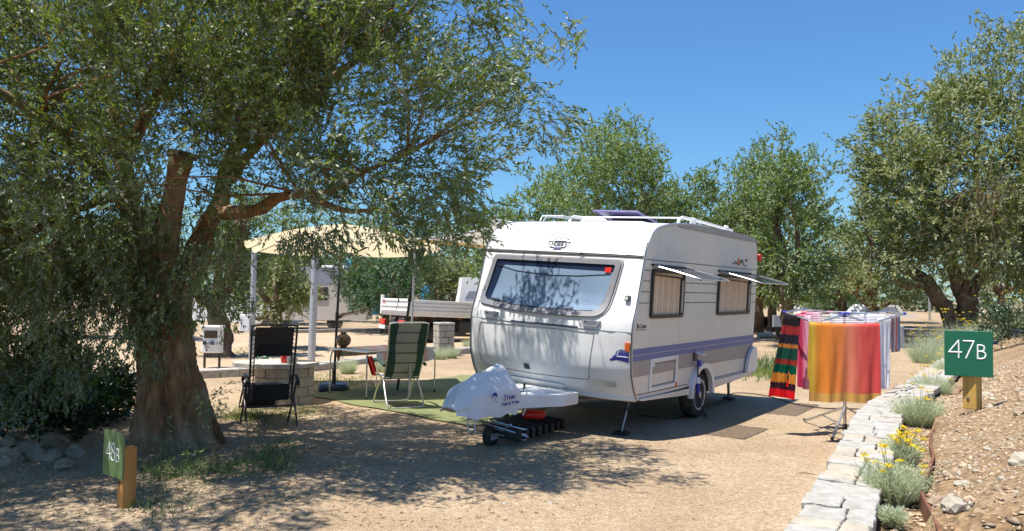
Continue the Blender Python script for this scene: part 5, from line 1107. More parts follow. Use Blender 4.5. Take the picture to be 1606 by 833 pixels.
def towel(name, label, A, B, front, back, m, folds=7, amp=.03, seed=0, swing=0.0, thick=.012, cat='towel', nu=70, nv=46, pinch=.0, sagm=.0, flare=.0):
    """cloth folded over the line A-B, hanging `front` metres on the camera side and `back` behind"""
    A, B = Vector(A), Vector(B); ax = (B-A).normalized(); nrm = Vector((ax.y, -ax.x, 0)).normalized()
    if nrm.y > 0: nrm = -nrm
    tot = front+back; V = []; UV = []
    for i in range(nu+1):
        u = i/nu; base = A.lerp(B, u)
        for j in range(nv+1):
            v = j/nv; s_ = v*tot-back       # s_>0 front
            h = abs(s_); side = 1 if s_ > 0 else -1; L_ = front if s_ > 0 else back; k = h/L_
            w = amp*(k**.8)*(math.sin(u*folds*2*PI*.5+seed+1.2*math.sin(u*4+seed)) + .5*math.sin(u*folds*1.9*PI+seed*2+k*2)) + .006*noise.noise(Vector((u*14, s_*3, seed)))*1.6*min(1, k*5)
            d = thick*math.tanh(h*40) + w*(1 if side > 0 else .7)+(.02 if side < 0 else 0)*k
            lat = (u-.5)*flare*k+pinch*math.sin(k*3+seed)*.02
            q = base+nrm*(d*1.0)*side + ax*(lat+swing*k) - Vector((0, 0, h-.006+ (sagm*math.sin(PI*u))*(1-k)))
            q.z += .006*math.sin(u*folds*PI*.7+seed)*k*k; V.append(tuple(q)); UV.append((u, 1-v if False else (1-k if s_ > 0 else 1-k)))
    Fc = [(i*(nv+1)+j, (i+1)*(nv+1)+j, (i+1)*(nv+1)+j+1, i*(nv+1)+j+1) for i in range(nu) for j in range(nv)]
    org = Vector(((A+B).x/2, (A+B).y/2, A.z-front)); V = np.array(V)-np.array(org)
    o = npmesh(name, V, Fc, MT[m], None, uv=UV, smooth=True); o.location = org; return props(o, label, cat)
towel('towel', 'big beach towel fading from yellow to orange to coral red, on the front line', FLp+Vector((.005, -.02, 0)), FRp+Vector((.0, -.02, 0)), 0.95, .70, 'towel', 6, .013, 1.3, -.0, flare=.02, sagm=.01)
A_ = LT.lerp(FLp, .35); B_ = LT.lerp(FLp, .02); 
towel('towel', 'narrow patterned towel in black, green, orange and red at the far left of the rack', Vector((XD(1231, 9.7), 9.7, 1.50)), Vector((XD(1256, 9.6), 9.6, 1.49)), 1.04, .9, 'ethnic', 2, .02, .5, -.13, nu=20, flare=.12)
towel('towel', 'crimson and pink towel hung beside the patterned one', Vector((XD(1250, 9.9), 9.9, 1.50)), Vector((XD(1272, 9.75), 9.75, 1.47)), .92, .45, 'pink', 3, .03, 2.0, .0, nu=24, flare=-.02)
towel('towel', 'pale pink towel half hidden behind the orange beach towel', Vector((XD(1256, 10.3), 10.3, 1.53)), Vector((XD(1290, 10.2), 10.2, 1.52)), .78, .4, 'pink', 3, .03, 4.0, .0, nu=24)
towel('cloth', 'long white cloth hanging at the right end of the rack', Vector((XD(1374, 9.7), 9.7, 1.46)), Vector((XD(1396, 9.8), 9.8, 1.47)), .88, .4, 'cloth_w', 3, .02, 1.0, .0, cat='cloth', nu=24, flare=-.10)
towel('cloth', 'small grey patterned cloth at the right wing of the rack', Vector((XD(1396, 9.85), 9.85, 1.49)), Vector((XD(1411, 9.9), 9.9, 1.50)), .46, .3, 'cloth_pattern', 2, .012, 3.0, .0, cat='cloth', nu=16)
towel('cloth', 'white sheet folded over the lines behind the rack hub', Vector((XD(1302, 10.1), 10.1, 1.50)), Vector((XD(1388, 10.1), 10.1, 1.50)), .30, .3, 'cloth_w', 4, .012, 5.0, .0, cat='cloth', nu=40)
# ------------------------------------------------------------------ turf mat
mc = [(-.45, 9.95), (-3.3, 12.75), (-1.0, 16.3), (2.0, 14.4)]
def matf(u, v):
    a = Vector(mc[0]).lerp(Vector(mc[1]), u); b = Vector(mc[3]).lerp(Vector(mc[2]), u); p = a.lerp(b, v)
    e = .05*(noise.noise(Vector((p.x*1.5, p.y*1.5, 0)))); return (p.x+e, p.y+e, gz(p.x, p.y)+.016+.012*noise.noise(Vector((p.x*2.2, p.y*2.2, 5))))
mb = MB(); mb.grid(matf, 40, 50); single('turf_mat', mb, MT['mat_green'], 'large green artificial turf mat spread beside the caravan', 'mat', smooth=True, origin=(0, 12.5, 0))
# ------------------------------------------------------------------ green camping chair
def ctr(pts, n=5): return catmull(pts, n)
gc = thing('camping_chair', 'high-backed folding chair with dark green and beige fabric on the turf mat', 'chair', (-1.66, 11.75, .02), math.radians(25))
W2 = .27
for nm, y0, y1 in (('rear_frame', -.36, .0), ('front_frame', .40, -.02)):
    mb = MB(); mb.tube(ctr([(-W2+.02, y1*.2-.02, .46), (-W2, y0*.55, .24), (-W2, y0*.98, .04), (-W2+.05, y0, .012), (0, y0, .010), (W2-.05, y0, .012), (W2, y0*.98, .04), (W2, y0*.55, .24), (W2-.02, y1*.2-.02, .46)]), .0125, 8); mb.build(nm, MT['alu_tube'], gc, smooth=True)
def bk(u, v):     # back: leans, curved
    return Vector(((u-.5)*(.53+.05*v), -.10-.36*v-.05*math.sin(PI*v)-.03*(1-(2*u-1)**2)*(1-.3*v), .40+.83*v))
for nm, a, b, m_ in (('green_side_panel', 0, .21, 'chair_green'), ('beige_centre_panel', .21, .79, 'chair_grey'), ('green_side_panel', .79, 1, 'chair_green')):
    mb = MB(); mb.grid(lambda u, v: bk(a+(b-a)*(u) + (0.03*math.sin(v*7) if 0 < a+(b-a)*u < 1 and abs((a+(b-a)*u)-.5) > .2 else 0), v)+Vector((0, .002, 0)), 10, 26); mb.build(nm, MT[m_], gc, smooth=True)
for k, vv in enumerate((.12, .3, .48, .66, .84)): mb = MB(); mb.tube([bk(u/10, vv)-Vector((0, .006, 0)) for u in range(11)], .006, 5); mb.build('seam', MT['chair_green'], gc)
mb = MB(); mb.tube([bk(0, k/12) for k in range(13)]+[bk(u/8, 1.0)+Vector((0, 0, .015)) for u in range(1, 8)]+[bk(1, 1-k/12) for k in range(13)], .0125, 8); mb.build('back_frame', MT['alu_tube'], gc, smooth=True)
mb = MB(); mb.grid(lambda u, v: (-.24+.48*u, -.12+.50*v, .43-.03*math.sin(PI*v)+.02*v-.015*math.sin(PI*u)), 10, 10); mb.build('seat', MT['chair_grey'], gc, smooth=True)
mb = MB(); mb.tube([(-.25, .38, .45), (-.25, -.12, .43)], .0125, 8); mb.tube([(.25, .38, .45), (.25, -.12, .43)], .0125, 8); mb.tube([(-.25, -.12, .43), (.25, -.12, .43)], .0125, 8); mb.build('seat_frame', MT['alu_tube'], gc, smooth=True)
for sx in (-1, 1):
    mb = MB(); mb.tube(ctr([(sx*.31, -.28, .62), (sx*.315, -.05, .67), (sx*.315, .2, .67), (sx*.31, .28, .64)]), .024, 8); ar = mb.build('armrest', MT['chair_green'], gc, smooth=True)
    mb = MB(); mb.tube([(sx*.30, .15, .65), (sx*.28, .22, .46), (sx*.27, .30, .25)], .010, 6); mb.build('arm_support', MT['alu_tube'], ar)
# ------------------------------------------------------------------ black reclining lounger
zg = thing('reclining_chair', 'black zero-gravity reclining chair with head pillow beside the stone table', 'chair', (-2.93, 9.62, .0), math.radians(25))
def zb(u, v): return Vector(((u-.5)*(.50+.02*v), -.02-.26*v, .36+.92*v))
mb = MB(); mb.grid(lambda u, v: zb(.10+.8*u, .10+.42*v), 8, 10); mb.build('lower_back_fabric', MT['textile_k'], zg) if False else None
mb = MB(); mb.tube(ctr([zb(0, 0), zb(0, .5), zb(0, .95), zb(.04, 1.0), zb(.5, 1.01), zb(.96, 1.0), zb(1, .95), zb(1, .5), zb(1, 0)], 6), .013, 8); mb.build('back_frame', MT['tube_brown'], zg, smooth=True)
mb = MB(); mb.grid(lambda u, v: zb(.08+.84*u, .0+.22*v)+Vector((0, -.02*math.sin(PI*u), 0)), 8, 6); mb.build('seat_back_fabric', MT['textile_k'], zg, smooth=True)
mb = MB(); mb.grid(lambda u, v: zb(.08+.84*u, .60+.38*v)+Vector((0, -.02*math.sin(PI*u), 0)), 8, 6); mb.build('upper_back_fabric', MT['tube_brown'], zg, smooth=True)
def pil(u, v):
    a = v*2*PI; return zb(.13+.74*u, .78)+Vector((0, .035*math.sin(a)*(1-abs(2*u-1)**4)+.02, .155*math.cos(a)))
mb = MB(); mb.grid(pil, 14, 16); pw = mb.build('head_pillow', MT['textile_k'], zg, smooth=True)
mb = MB()
for sx in (.035, .965):
    for k in range(16):
        v = .03+k*.06; a = zb(sx, v); b = zb(sx+(.06 if sx < .5 else -.06), v+.03); mb.tube([a, b], .005, 4)
o = mb.build('lacing', MT['black'], zg); o['kind'] = 'stuff'
for sx in (.08, .92): mb = MB(); mb.tube([zb(sx, .0), zb(sx, .95)], .008, 6); mb.build('inner_rod', MT['tube_brown'], zg)
# seat and leg part run away from the camera
def zs(u, v):
    y = -.02+1.12*v; z = .40+.12*math.sin(min(1, v/.5)*PI*.5)-(max(0, v-.5))*.75; return Vector(((u-.5)*.48, y, z))
mb = MB(); mb.grid(lambda u, v: zs(.05+.9*u, v), 8, 16); mb.build('seat_fabric', MT['textile_k'], zg, smooth=True)
mb = MB(); mb.tube([zs(0, k/10) for k in range(11)]+[zs(1, 1-k/10) for k in range(11)], .013, 8); mb.build('seat_frame', MT['tube_brown'], zg, smooth=True)
for sx in (-1, 1):
    x = sx*.29; mb = MB(); mb.tube(ctr([(x, .30, .58), (x, -.05, .30), (x, -.30, .03), (x, -.33, .012)]), .013, 8); mb.build('leg', MT['tube_brown'], zg, smooth=True)
    mb = MB(); mb.tube(ctr([(x, -.14, .60), (x, .12, .32), (x, .42, .04), (x, .5, .012)]), .013, 8); mb.build('leg', MT['tube_brown'], zg, smooth=True)
    mb = MB(); mb.tube(ctr([(x, -.22, .60), (x, -.1, .67), (x, .14, .66), (x*1.02, .22, .60)]), .022, 8); mb.build('armrest', MT['black'], zg, smooth=True)
    mb = MB(); mb.lathe([(.028, -.02), (.03, 0), (.02, .02)], 10, Matrix.Translation((x*1.07, -.12, .57)) @ Matrix.Rotation(PI/2, 4, 'Y')); mb.build('locking_knob', MT['black'], zg)
for y_ in (-.10, .50): mb = MB(); mb.tube([(-.29, y_, .30 if y_ < 0 else .012), (.29, y_, .30 if y_ < 0 else .012)], .013, 8); mb.build('cross_tube', MT['tube_brown'], zg)
# ------------------------------------------------------------------ round stone table
tb = thing('stone_table', 'round stone table with pale concrete top on a curved masonry base', 'table', (-3.55, 11.9, 0))
mb = MB(); out = []
for k in range(28): a = 2*PI*k/28; r = .62+.02*math.sin(k*2.3); out.append((r*1.02*math.cos(a), r*.8*math.sin(a), .565))
mb.prism(out, (0, 0, .06)); mb.build('table_top', MT['concrete'], tb)
mb = MB(); mb.lathe([(.40, -.03), (.41, .3), (.42, .563)], 26, Matrix.Translation((.14, 0, 0))); cr = mb.build('base', MT['concrete'], tb, smooth=True)
for row in range(4):
    n_ = 8
    for k in range(n_):
        a0 = 2*PI*(k+.5*(row % 2))/n_+.02; a1 = a0+2*PI/n_-.05; z0 = .0+row*.14; P_ = []; fs = []
        for a in (a0, (a0+a1)/2, a1):
            for r, z in ((.40, z0+.008), (.435, z0+.008), (.435, z0+.132), (.40, z0+.132)): P_.append((.14+r*math.cos(a), r*math.sin(a), z))
        for i in range(2):
            for q in range(4): fs.append((i*4+q, i*4+(q+1) % 4, (i+1)*4+(q+1) % 4, (i+1)*4+q))
        fs += [(0, 1, 2, 3), (11, 10, 9, 8)]; mb = MB(); mb.add(P_, fs); mb.build('stone', MT['stone_cream'], cr)
mb = MB(Matrix.Translation((-3.37, 11.75, .626))); mb.lathe([(.045, 0), (.06, .02), (.062, .13), (.055, .13), (.05, .02)], 18); single('cup', mb, MT['red'], 'red plastic cup standing on the stone table', 'cup', smooth=True)
mb = MB(Matrix.Translation((-3.22, 11.6, .626))); mb.lathe([(.06, 0), (.075, .03), (.078, .10), (.07, .10), (.065, .03)], 18); single('pot', mb, MT['concrete'], 'small grey pot on the stone table, right of the red cup', 'pot', smooth=True)
# ------------------------------------------------------------------ folding table with cloth and vase
ft = thing('folding_table', 'grey folding camping table on thin curved legs behind the green chair', 'table', (-2.13, 13.2, 0))
tc4 = [Vector(q) for q in ((-2.97, 12.98, .745), (-2.25, 12.33, .745), (-1.30, 13.5, .745), (-2.02, 14.1, .745))]
mb = MB(); mb.prism(tc4, (0, 0, .022)); mb.build('table_top', MT['galv'], ft, world=True)
mb = MB(); mb.tube([q+Vector((0, 0, .01)) for q in tc4], .016, 6, closed=True); mb.build('rim', MT['alu_tube'], ft, world=True, smooth=True)
cen = sum(tc4, Vector())/4
for q in tc4:
    ii = q+(cen-q).normalized()*.12; mb = MB(); mb.tube(ctr([ii, q+(cen-q).normalized()*.03-Vector((0, 0, .04)), q-Vector((0, 0, .2)), Vector((q.x, q.y, .012))]), .013, 8); lg = mb.build('leg', MT['alu_tube'], ft, smooth=True, world=True)
    mb = MB(); mb.tube([Vector((q.x, q.y, .0)), Vector((q.x, q.y, .05))], .018, 8); mb.build('foot_cap', MT['black'], lg, world=True)
mb = MB(); mb.tube([tc4[0]-Vector((0, 0, .3)), tc4[0].lerp(tc4[1], .5)-Vector((0, 0, .02))], .005, 5); mb.build('stay_wire', MT['galv'], ft, world=True)
def clothf(u, v):
    a = tc4[0].lerp(tc4[3], .12+u*.85); b = tc4[1].lerp(tc4[2], .12+u*.85); k = -.15+v*1.3; p = a.lerp(b, min(1, max(0, k))); e = 0
    if k > 1: e = (k-1)/.15; d_ = (b-a).normalized(); p = p+d_*.03*e-Vector((0, 0, (.10+.13*abs(math.sin(u*5+.5)))*e))
    if k < 0: e = -k/.15; d_ = (a-b).normalized(); p = p+d_*.03*e-Vector((0, 0, .16*e))
    return tuple(p+Vector((0, 0, .028+.006*noise.noise(Vector((u*9, v*9, 2))))))
V = [clothf(i/30, j/24) for i in range(31) for j in range(25)]; UV = [(i/30*1.0, j/24) for i in range(31) for j in range(25)]; Fc = [(i*25+j, (i+1)*25+j, (i+1)*25+j+1, i*25+j+1) for i in range(30) for j in range(24)]
def plaid():
    m, n, l, b = nmat('plaid_cloth'); uv = node(n, 'ShaderNodeUVMap'); mp = node(n, 'ShaderNodeMapping'); mp.inputs['Scale'].default_value = (9, 7, 1); l.new(uv.outputs[0], mp.inputs[0])
    ck = node(n, 'ShaderNodeTexChecker', Scale=1.0); ck.inputs[1].default_value = (0.50, 0.13, 0.07, 1); ck.inputs[2].default_value = (0.42, 0.46, 0.58, 1); l.new(mp.outputs[0], ck.inputs[0])
    wv = node(n, 'ShaderNodeTexWave', Scale=3.0, Distortion=1.5); l.new(mp.outputs[0], wv.inputs[0]); mx = node(n, 'ShaderNodeMixRGB'); l.new(wv.outputs['Fac'], mx.inputs[0]); l.new(ck.outputs[0], mx.inputs[1]); mx.inputs[2].default_value = (0.62, 0.6, 0.62, 1)
    l.new(mx.outputs[0], b.inputs['Base Color']); b.inputs['Roughness'].default_value = .9; return m
o = npmesh('tablecloth', np.array(V)-np.array([-2.1, 13.2, .7]), Fc, plaid(), None, uv=UV, smooth=True); o.location = (-2.1, 13.2, .7); props(o, 'red, blue and white checked cloth draped over the folding table', 'tablecloth')
mb = MB(); q = tc4[1]; mb.grid(lambda u, v: (q.x-.02+.1*u+.10*v, q.y-.03+.04*math.sin(u*9)+.02, q.z-.05-.30*v), 8, 8); single('cloth', mb, MT['red'], 'red cloth hanging off the near corner of the folding table', 'cloth', smooth=True)
mb = MB(); q = tc4[0]; mb.grid(lambda u, v: (q.x+.10+.13*u, q.y-.13*u-.11+.02*math.sin(u*9), q.z-.0-.20*v*(1-abs(2*u-1)*.8)), 8, 8); single('cloth', mb, MT['terracotta'], 'small brown cloth tip hanging under the round vase', 'cloth', smooth=True)
vp = Vector((XD(541, 13.1), 13.1, .775)); va = thing('vase', 'round dark vase with gold pattern on the corner of the folding table', 'vase', vp)
mv, n_, l_, b_ = nmat('vase_glaze'); tc_ = node(n_, 'ShaderNodeTexCoord'); vv = node(n_, 'ShaderNodeTexVoronoi', Scale=26.0, feature='DISTANCE_TO_EDGE'); l_.new(tc_.outputs['Object'], vv.inputs[0]); rr_ = node(n_, 'ShaderNodeValToRGB'); e = rr_.color_ramp.elements; e[0].position = .05; e[0].color = (0.28, 0.16, 0.05, 1); e[1].position = .12; e[1].color = (0.015, 0.014, 0.02, 1); l_.new(vv.outputs[0], rr_.inputs[0]); l_.new(rr_.outputs[0], b_.inputs['Base Color']); b_.inputs['Roughness'].default_value = .3
mb = MB(); mb.lathe([(.05, 0)]+[(.125*math.sin(a), .115-.115*math.cos(a)) for a in np.linspace(.5, 2.7, 14)]+[(.045, .235), (.06, .25), (.045, .25)], 26); mb.build('body', mv, va, smooth=True)
# ------------------------------------------------------------------ parasol and posts
px_, py_ = -3.0, 13.4; ps = thing('parasol', 'cream square parasol with black pole standing by the folding table', 'parasol', (px_, py_, 0))
mb = MB(); mb.rbox((-.24, -.2, .0), (.24, .2, .14), .05); mb.build('base', MT['navy'], ps, smooth=True)
mb = MB(); mb.tube([(0, 0, .1), (.03, 0, 1.3), (.09, 0, 2.75)], .022, 10); mb.build('pole', MT['black'], ps, smooth=True)
mb = MB(); mb.tube([(0, 0, .13), (.0, 0, .38)], .034, 10); mb.build('socket', MT['black'], ps, smooth=True)
mb = MB(); mb.tube([(.03, 0, 1.22), (.03, 0, 1.34)], .032, 10); mb.rbox((.03, -.02, 1.25), (.11, .02, 1.29), .008); mb.build('crank', MT['black'], ps, smooth=True)
apex = Vector((.09, 0, 2.86)); hs = 1.52; ra = math.radians(14); cor = []
for k in range(8):
    a = ra+PI/4*k; r = hs*(1.414 if k % 2 else 1.0)*.98; cor.append(Vector((.09+r*math.cos(a), r*math.sin(a), 2.42 if k % 2 else 2.43)))
for k in range(8):
    a_, b_ = cor[k], cor[(k+1) % 8]
    mb = MB(); mb.grid(lambda u, v: tuple(apex.lerp(a_.lerp(b_, u), v)-Vector((0, 0, .10*math.sin(PI*u)*v*.6+.0-.05*math.sin(PI*v)))), 8, 10); mb.build('canopy_panel', MT['canvas'], ps, smooth=True)
    mb = MB(); mb.tube([apex.lerp(a_, q/6)-Vector((0, 0, .015-.05*math.sin(PI*q/6))) for q in range(7)], .009, 5); mb.build('rib', MT['black'], ps)
    mb = MB(); mb.tube([(.09, 0, 2.25), apex.lerp(a_, .5)], .007, 5); mb.build('strut', MT['black'], ps)
mb = MB(); fnp = lambda a, b: Vector((.09+.55-a, -hs*.98+.02+.0*a, 2.43+b)); 
glyphs(mb, 'tS', lambda a, b: Vector((.72+a, -hs*.80-.08, 2.46+b)), 0, 0, .1, .07, .03, .007); mb.build('print', MT['brownink'], ps)
q = at(648, 430, 13.6); r = at(633, 540, 13.6)
d_ = (r-q).normalized(); base = r+d_*((r.z)/-d_.z) if d_.z < 0 else r
lp = thing('parasol', 'slim black parasol pole leaning behind the green camping chair', 'parasol', (base.x, base.y, 0))
mb = MB(); tp_ = q-d_*.95; mb.tube([base, tp_], .023, 8); mb.build('pole', MT['black'], lp, smooth=True, world=True)
mb = MB(); a = base.lerp(tp_, .52); mb.tube([a, a-d_*.12], .035, 8); mb.build('joint', MT['black'], lp, smooth=True, world=True)
def foldf(u, v):
    a = v*2*PI; r_ = (.035+.10*math.sin(PI*min(1, u*1.0))**.7)*(1+.28*math.sin(5*a)); p = tp_+d_*(.9*u-.05); return (p.x+r_*math.cos(a), p.y+r_*math.sin(a), p.z)
mb = MB(); mb.grid(foldf, 12, 30); mb.build('folded_canopy', MT['chair_green'], lp, smooth=True, world=True)
for i, (u, v, ut, vt, D, r_, lb) in enumerate(((394, 575, 399, 388, 17.6, .062, 'slim galvanised steel post left of the reclining chair'), (488, 573, 495, 396, 18.1, .085, 'thicker galvanised steel post right of the reclining chair'))):
    b_ = at(u, v, D); t_ = at(ut, vt, D); po = thing('steel_post', lb, 'post', (b_.x, D, 0), 0, 'galvanised posts by the road')
    mb = MB(); mb.tube([(0, 0, -.02), (t_.x-b_.x, 0, t_.z)], r_, 14); mb.build('pole', MT['galv'], po, smooth=True)
    mb = MB(); mb.tube([(t_.x-b_.x, 0, t_.z), (t_.x-b_.x, 0, t_.z+.03)], r_*1.1, 14); mb.build('cap', MT['galv'], po)
    if i == 0:
        mb = MB(); mb.rbox((-.26, -.10, .78), (-.03, .06, 1.16), .015); bx = mb.build('junction_box', MT['cloth_w'], po); mb = MB(); mb.tube([(.01, 0, .68), (.012, 0, .80)], r_*1.06, 12); mb.build('black_band', MT['black'], po)
# electricity pedestal
p = gp(332, 578); ep = thing('power_pedestal', 'white campsite power pedestal with a row of socket flaps on two legs', 'power pedestal', (p.x, p.y, 0))
mb = MB(); mb.rbox((-.20, -.1, .34), (.20, .12, .90), .02); mb.build('cabinet', MT['white'], ep)
mb = MB(); mb.rbox((-.22, -.12, .88), (.22, .14, .93), .012); mb.build('lid', MT['white'], ep)
mb = MB(); mb.box((-.14, -.115, .66), (.14, -.10, .82)); mb.build('meter_window', MT['glassdark'], ep)
for k in range(4): mb = MB(); mb.rbox((-.16+k*.085, -.14, .52), (-.10+k*.085, -.10, .60), .008); mb.build('socket_flap', MT['steelgrey' if k % 2 else 'navy'], ep)
for sx in (-1, 1): mb = MB(); mb.rbox((sx*.16-.02, -.02, -.02), (sx*.16+.02, .03, .35), .004); mb.build('leg', MT['black'], ep)
# ------------------------------------------------------------------ white kerb wall and masonry bollard
kp = [(-9.5, 12.9), (-6.5, 14.9), (-4.5, 16.6), (-3.27, 19.0), (-1.4, 22.4), (1.8, 26.6)]; kc = catmull([(x, y, 0) for x, y in kp], 30); kl = [0]
for a, b in zip(kc, kc[1:]): kl.append(kl[-1]+(b-a).length)
kb = thing('kerb', 'low kerb of white limestone blocks along the edge of the campsite road', 'kerb', (-4.5, 16.6, 0)); s0 = 0.0
def kpos(s): 
    i = min(max(np.searchsorted(kl, s)-1, 0), len(kc)-2); f = (s-kl[i])/(kl[i+1]-kl[i]); p = kc[i].lerp(kc[i+1], f); d = (kc[i+1]-kc[i]).normalized(); return p, Vector((-d.y, d.x, 0))
while s0 < kl[-1]-.6:
    dl = rs.uniform(.35, .6); a, na = kpos(s0+.008); b, nb_ = kpos(s0+dl-.008); h = .15+rs.uniform(-.01, .01); vs = []
    for p_, nn_ in ((a, na), (b, nb_)):
        for o_, z_ in ((-.15, -.03), (.15, -.03), (.15, h-.015), (.13, h), (-.13, h), (-.15, h-.015)): vs.append((p_.x+nn_.x*o_, p_.y+nn_.y*o_, z_))
    fs = [(k, (k+1) % 6, 6+(k+1) % 6, 6+k) for k in range(6)]+[(5, 4, 3, 2, 1, 0), (6, 7, 8, 9, 10, 11)]; mb = MB(); mb.add(vs, fs); mb.build('stone', MT['stone'], kb, world=True); s0 += dl
bo = thing('stone_bollard', 'squat masonry bollard of white stone blocks by the kerb, below the truck wheel', 'bollard', (XD(698, 21.6), 21.6, 0), .45)
mb = MB(); mb.box((-.19, -.19, -.02), (.19, .19, .84)); core = mb.build('core', MT['mortar'], bo)
for row in range(5):
    for f in range(4):
        for k in range(2):
            sp = .5+.12*((row+f) % 3-1); x0, x1 = (-.21, -.21+.42*sp-.008) if k == 0 else (-.21+.42*sp+.008, .21); mb = MB(Matrix.Rotation(f*PI/2, 4, 'Z')); mb.box((x0, -.225-.01*rs.random(), row*.168), (x1, -.185, row*.168+.155)); mb.build('stone', MT['stone' if (row+k) % 2 else 'stone_cream'], core)
mb = MB(); mb.rbox((-.24, -.24, .84), (.24, .24, .90), .02); mb.build('cap_stone', MT['stone'], bo)
# ------------------------------------------------------------------ white tipper truck
tk = thing('tipper_truck', 'white flatbed tipper truck seen from behind, tail lights red', 'truck', (XD(641, 26), 26, 0), math.radians(35)); tk.rotation_euler.y = math.radians(2.2)
tk.rotation_euler = (0, math.radians(2.0), math.radians(33)); bpy.context.view_layer.update(); WM[tk.name] = tk.matrix_world.copy()
# local: x forward along the truck, y to its left; near rear corner at origin
LB, BWd = 4.3, 2.2
mb = MB(); mb.rbox((0, 0, .93), (LB, BWd, 1.03), .02); mb.build('bed_floor', MT['white'], tk)
mb = MB(); mb.rbox((-.03, .04, 1.02), (.02, BWd-.04, 1.50), .01); tg = mb.build('tailgate', MT['white'], tk)
for zz in (1.08, 1.24, 1.42): mb = MB(); mb.rbox((-.06, .06, zz), (-.03, BWd-.06, zz+.045), .01); mb.build('rib', MT['white'], tg)
for yy in (.75, 1.45): mb = MB(); mb.rbox((-.055, yy, 1.03), (-.03, yy+.05, 1.3), .01); mb.build('stiffener', MT['white'], tg)
for yy in (BWd, 0): mb = MB(); mb.rbox((-.05, yy-.05, .95), (.05, yy+.05, 1.62), .01); mb.build('corner_post', MT['white'], tk)
for k in range(2): mb = MB(); mb.tube([(-.065, BWd-.35, 1.32+k*.11), (-.065, BWd-.28, 1.36+k*.11), (-.065, BWd-.18, 1.32+k*.11)], .012, 5); mb.build('mark', MT['red'], tg)
for y0 in (-.03, BWd-.02):
    mb = MB(); mb.rbox((.05, y0, 1.02), (LB, y0+.05, 1.48), .01); sdp = mb.build('side_board', MT['white'], tk)
    for zz in (1.08, 1.20, 1.32, 1.43): mb = MB(); mb.rbox((.06, y0-.02, zz), (LB-.02, y0+.07, zz+.05), .01); mb.build('rib', MT['white'], sdp)
for yy in (.55, 1.55): mb = MB(); mb.rbox((.1, yy, .62), (LB+1.6, yy+.12, .90), .01); mb.build('chassis_beam', MT['darkmetal'], tk)
for x_ in (.3, 1.0, 2.0, 3.0): mb = MB(); mb.rbox((x_, .1, .84), (x_+.08, BWd-.1, .93), .01); mb.build('cross_member', MT['terracotta'], tk)
mb = MB(); mb.rbox((-.10, .1, .44), (-.02, BWd-.1, .56), .01); bp_ = mb.build('bumper_bar', MT['darkmetal'], tk)
for y0 in (.12, BWd-.55):
    mb = MB(); mb.rbox((-.13, y0, .60), (-.05, y0+.42, .78), .01); lm = mb.build('tail_light', MT['red'], tk); mb = MB(); mb.rbox((-.14, y0+.16, .63), (-.128, y0+.26, .75), .004); mb.build('lens', MT['orange'], lm)
mb = MB(); mb.rbox((-.14, BWd-.62, .44), (-.12, BWd-.12, .57), .004); mb.build('number_plate', MT['white'], tk)
for y0 in (.35, 1.05): mb = MB(); mb.rbox((-.05, y0, .50), (.15, y0+.35, .86), .03); mb.build('tow_frame', MT['darkmetal'], tk)
for x_ in (1.15, 4.9):
    for y0 in (.18, BWd-.18):
        T_ = Matrix.Translation((x_, y0, .37)) @ Matrix.Rotation(-PI/2 if y0 < 1 else PI/2, 4, 'X')
        mb = MB(T_); mb.lathe([(.2, -.20), (.34, -.20), (.37, -.16), (.37, .16), (.34, .2), (.2, .2)] if x_ < 2 else [(.2, -.1), (.34, -.11), (.37, -.08), (.37, .08), (.34, .11), (.2, .1)], 30); w_ = mb.build('wheel', MT['rubber'], tk, smooth=True)
        mb = MB(T_); mb.lathe([(.21, -.19), (.19, -.12), (.12, -.10), (.08, -.15), (.001, -.16)] if x_ > 2 else [(.21, .19), (.19, .10), (.12, .05), (.08, .12), (.001, .13)], 20); mb.build('rim', MT['stone_cream'], w_, smooth=True)
mb = MB(); 
for y0 in (.0, BWd-.36):
    vs = []; fs = []
    for i in range(15):
        a = PI*(.02+.96*i/14)
        for r, y_ in ((.44, y0), (.47, y0), (.47, y0+.36), (.44, y0+.36)): vs.append((1.15+r*math.cos(a), y_, .40+r*math.sin(a)))
    for i in range(14):
        for q in range(4): fs.append((i*4+q, i*4+(q+1) % 4, (i+1)*4+(q+1) % 4, (i+1)*4+q))
    mb = MB(); mb.add(vs, fs); mb.build('mudguard', MT['rubber'], tk, smooth=True)
mb = MB(); mb.rbox((2.0, .08, .42), (3.4, .5, .80), .03); mb.build('side_box', MT['darkmetal'], tk)
mb = MB(); mb.prism([(LB+.15, 0, .6), (LB+1.9, 0, .6), (LB+1.95, 0, 1.3), (LB+1.55, 0, 2.25), (LB+.15, 0, 2.3)], (0, BWd-.05, 0)); cb = mb.build('cab', MT['white'], tk)
mb = MB(); mb.prism([(LB+.7, -.01, 1.35), (LB+1.75, -.01, 1.35), (LB+1.48, -.01, 2.1), (LB+.7, -.01, 2.1)], (0, .02, 0)); mb.build('window', MT['glassdark'], cb)
